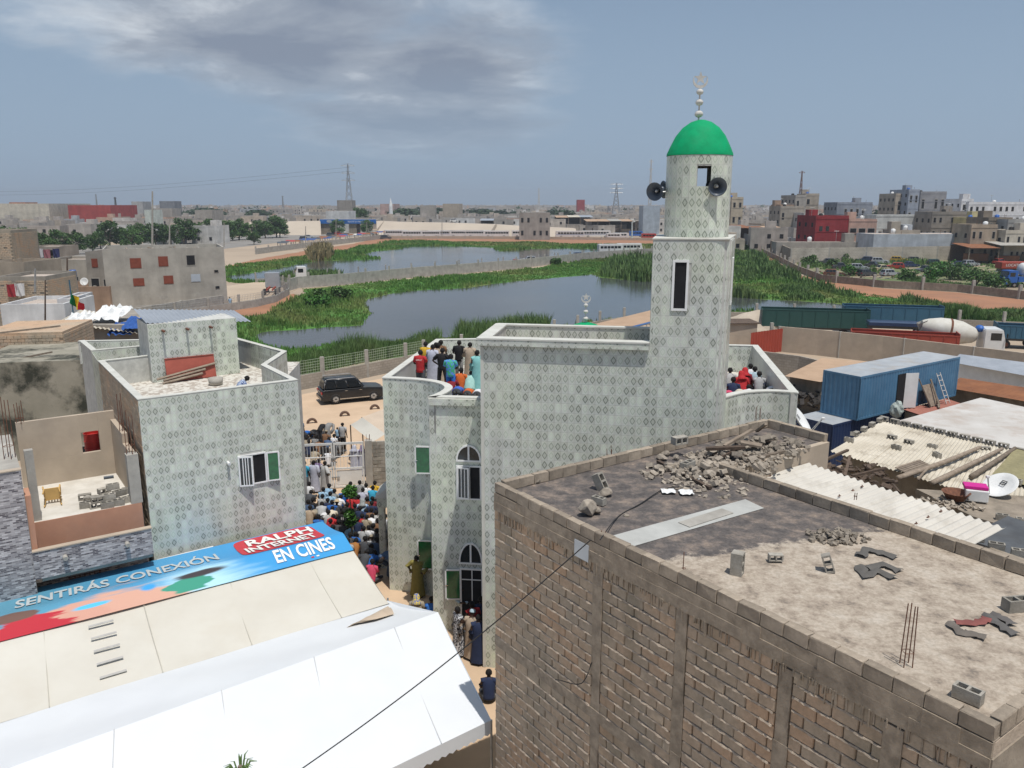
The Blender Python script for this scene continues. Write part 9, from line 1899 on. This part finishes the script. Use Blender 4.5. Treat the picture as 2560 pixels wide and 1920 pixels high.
CR_=[(876,1203,'sit','person in navy with arms up before the gate','navy'),(899,1200,'sit','person in a checked shirt at the gate pillar',STR['check']),(915,1207,'sit','person in a white printed shirt right of the checked shirt','white'),(937,1201,'sit','person in orange at the far right '+CY,'yellow'),(808,1217,'sit','person in a light blue polo before the gate','lblue'),(836,1221,'sit','person in a striped shirt before the gate',STR['stripe']),(907,1218,'sit','person in a lavender shirt right of the round shrub','lav'),(932,1213,'sit','person in bright cyan near the porch '+CY,'cyan'),(806,1234,'sit','person in a pale grey shirt left '+CY,'silver'),(782,1243,'sit','person in a black jersey with number two','black'),(819,1244,'sit','person in navy beside the straw hat','navy'),(852,1236,'slump','person in white bending behind the straw hat','white'),(896,1236,'sit','person in a red shirt right of the round shrub','red'),(917,1241,'sit','person in brown right of the red shirt','brown'),(931,1240,'sit','person in maroon by the porch post','dred'),(929,1251,'sit','person in a navy printed shirt by the porch post','navy'),(859,1272,'sit','person in a black shirt with number eleven','black'),(786,1276,'bow','person in beige bowing at the tiled house wall','khaki'),(810,1284,'bow','person in white bowing left '+CY,'white'),(833,1284,'slump','person in red bending in the middle '+CY,'red'),(796,1285,'sit','person in a bright blue polo at the left '+CY,'blue'),(826,1296,'sit','person in a red polo at the tent edge','dred'),(930,1284,'slump','person in a white shirt bending by the porch post','white'),(846,1298,'sit','person in black beside the young tree trunk','dgrey'),(810,1310,'sit','child in white at the banner edge','white'),(909,1314,'sit','person in a grey-blue shirt right of the tree trunk','silver'),(894,1291,'sit','person in dark navy right of the leafy tree','navy'),(933,1307,'sit','person in a black shirt with white lettering','black'),(890,1344,'slump','person in rust-orange bending at the tent corner','rust'),(963,1284,'sit','person in white seated between post and mosque','white'),(957,1308,'sit','person in grey between porch post and mosque','grey'),(942,1342,'sit','person in dark blue by the foot of the porch post','denim'),(876,1330,'sit','person in dark green beside the tent corner','dgrey'),(868,1255,'sit','person in black under the round shrub','black'),(931,1396,'sit','person in red and white at the tent edge near the mosque','pink'),(915,1270,'slump','person in dark blue in front of the tie-dyed robe','navy'),(775,1262,'sit','person in tan at the tiled house corner','beige'),(860,1300,'sit','person in charcoal behind the tree trunk','dgrey'),(918,1372,'slump','person in dark grey bending beside the tent','dgrey')]
for a in CR_:person(a[0],a[1],.015,a[2],a[3],a[4],rz=R(-10+random.uniform(-12,12)),long=a[4]in('navy','white','black'),mark=('2',.17,PW)if 'number two' in a[3]else(('11',.17,PW)if 'eleven' in a[3]else(('STREET',.065,PW)if 'white lettering' in a[3]else None)))
person(842,1249,.015,'sit','person in dark green with a straw hat '+CY,'dgrey',hair='hat',hairc=(cloth((.55,.44,.28))),rz=R(-8));person(906,1246,.015,'sit','person in a blue tie-dyed robe with a grey checked scarf',STR['tie'],robe=True,hair='scarf',hairc=STR['kef']);person(838,1328,.015,'sit','person with a white cap at the banner edge','dgrey',hair='cap',hairc='white');person(929,1337,.015,'sit','person in grey with a pale cap by the porch post','silver',hair='cap',hairc='khaki')
person(952,1388,.015,'ruku','person in a navy robe bending beside the mosque wall','denim',robe=True,rz=R(150))
person(1041,1388,.015,'akimbo','person in an olive robe standing at the mosque wall','olive',robe=True,rz=R(170));person(1041,1484,.015,'sit','person with a yellow printed scarf seated on the sand','khaki',robe=True,hair='scarf',hairc=STR['yhead']);person(1079,1490,.015,'sit','person in a blue and white shirt beside the yellow scarf','blue');person(1157,1463,.015,'folded','person in a pale denim shirt at the mosque door','sky','lgrey',rz=R(180),long=True);person(1143,1516,.015,'stand','person in a black and white dress before the mosque door',STR['bw'],robe=True,rz=R(120));person(1181,1524,.015,'akimbo','person in a beige robe and pale cap before the mosque door','beige',robe=True,hair='cap',hairc='sky',rz=R(-20));person(1202,1490,.015,'stand','person in navy inside the mosque doorway','navy',rz=R(20));person(1180,1502,.015,'stand','person in red at the mosque door','red',rz=R(30));person(1197,1535,.015,'stand','person in dark blue half hidden behind the beige robe','navy',robe=True);person(1222,1672,.015,'sit','person in dark clothes seated at the mosque corner','navy')
taken=[(a[0],a[1])for a in CR_]+[(842,1249),(906,1246),(838,1328),(929,1337)];rp=random.Random(12);used=set();made=0;tries=0
WHERE=[(1200,1222,'close to the gate'),(1222,1250,'in the second rows of the courtyard'),(1250,1285,'in the middle of the courtyard'),(1285,1330,'in the near rows of the courtyard'),(1330,1420,'by the tent edge of the courtyard')]
SIDE=[(765,810,'at the left'),(810,850,'left of centre'),(850,890,'in the centre'),(890,925,'right of centre'),(925,950,'at the right')]
CN=dict(white='white',black='black',navy='navy',grey='grey',silver='pale grey',khaki='khaki',blue='bright blue',denim='dark blue',brown='brown',dgrey='charcoal',lblue='light blue',red='red',cream='cream',lgrey='light grey')
while made<34 and tries<4000:
 tries+=1;x,y=rp.uniform(768,946),rp.uniform(1203,1400)
 if x<770+(y-1300)*.9 or(x<905 and y>1345)or min(math.hypot(x-a,(y-b)*.8)for a,b in taken)<11.5:continue
 c=rp.choice(list(CN));l='person in %s seated %s, %s'%(CN[c],next(q[2]for q in WHERE if q[0]<=y<=q[1]),next(q[2]for q in SIDE if q[0]<=x<=q[1]))
 if l in used:continue
 used.add(l);taken.append((x,y));made+=1;person(x,y,.015,rp.choice(('sit','sit','slump')),l,c,rz=R(rp.uniform(-25,10)),sc=rp.uniform(.92,1.05))
for i,(x,y,c,l)in enumerate(((772,1099,'navy','navy'),(800,1097,'brown','brown'),(812,1106,'black','black'),(822,1092,'denim','dark blue'),(848,1094,'grey','grey'),(790,1120,'khaki','khaki'),(822,1122,'white','white'),(756,1092,'white','white'))):
 person(x,y,.015,'slump' if i%2 else 'sit','person in %s seated beyond the gate, %s'%(l,'left' if x<795 else 'middle'),c,rz=R(-15))
person(574,742,.03,'stand','distant person in pale blue walking by the compound wall','lblue',rz=R(20))
def sapling(label,base,h,blobs,seed):
 rn=random.Random(seed);t=thing('young_tree',label,'tree',base);w=MB();w.tube([base,base+Vector((.05,.02,h*.5)),base+Vector((-.03,0,h))],[.045,.035,.02],6)
 for z,r in blobs:a=rn.uniform(0,6.28);w.tube([base+Vector((0,0,z-r*.8)),base+Vector((math.cos(a)*r*.6,math.sin(a)*r*.6,z))],.015,5)
 obj('trunk',w,MT['bark'],t);cr=MB()
 for z,r in blobs:
  for k in range(9):d=Vector((rn.gauss(0,1),rn.gauss(0,1),rn.gauss(0,.7)))*r*.33;leaf_cloud(cr,tuple(base+Vector((0,0,z))+d),r*.55,45,.075,rn,(1,1,.8))
 obj('crown',cr,MT['leaf_b'],t)
sapling('young tree with slim trunk and two leafy tiers in the courtyard crowd',P(880,1367,0),2.75,[(2.62,.33),(2.55,.36),(1.62,.24),(1.35,.27),(1.12,.22)],6)
w=MB();pp_=P(600,1985,2.6);t=thing('palm_tip','tip of a leafy plant poking up at the bottom picture edge','plant',pp_);rn=random.Random(4)
pt=P(600,1915,3.2)
for k in range(26):a=rn.uniform(0,6.28);e=pt+Vector((math.cos(a)*.35,math.sin(a)*.35,rn.uniform(-.1,.15)));w.tube([pt-Vector((0,0,.4)),pt+(e-pt)*.6+Vector((0,0,.05)),e],[.02,.018,.004],4)
obj('leaf_fan',w,MT['reed'],t);w=MB();w.tube([(pt.x,pt.y,2.6),tuple(pt)],.05,6);obj('stem',w,MT['bark'],t)
# humid air over the whole place
hz=MB();hz.box((0,1900,39),(9000,4600,82))
def haze_mat():
 m=bpy.data.materials.new('humid_air');m.use_nodes=True;nt=m.node_tree;nt.nodes.clear();o=nt.nodes.new('ShaderNodeOutputMaterial');v=nt.nodes.new('ShaderNodeVolumePrincipled')
 v.inputs['Color'].default_value=(.80,.87,.95,1);v.inputs['Density'].default_value=HAZE;v.inputs['Anisotropy'].default_value=.2;nt.links.new(v.outputs[0],o.inputs['Volume']);return m
HAZE=0.00026
obj('haze',hz,haze_mat(),None,kind='stuff',label='pale humid air over the whole city',category='haze')
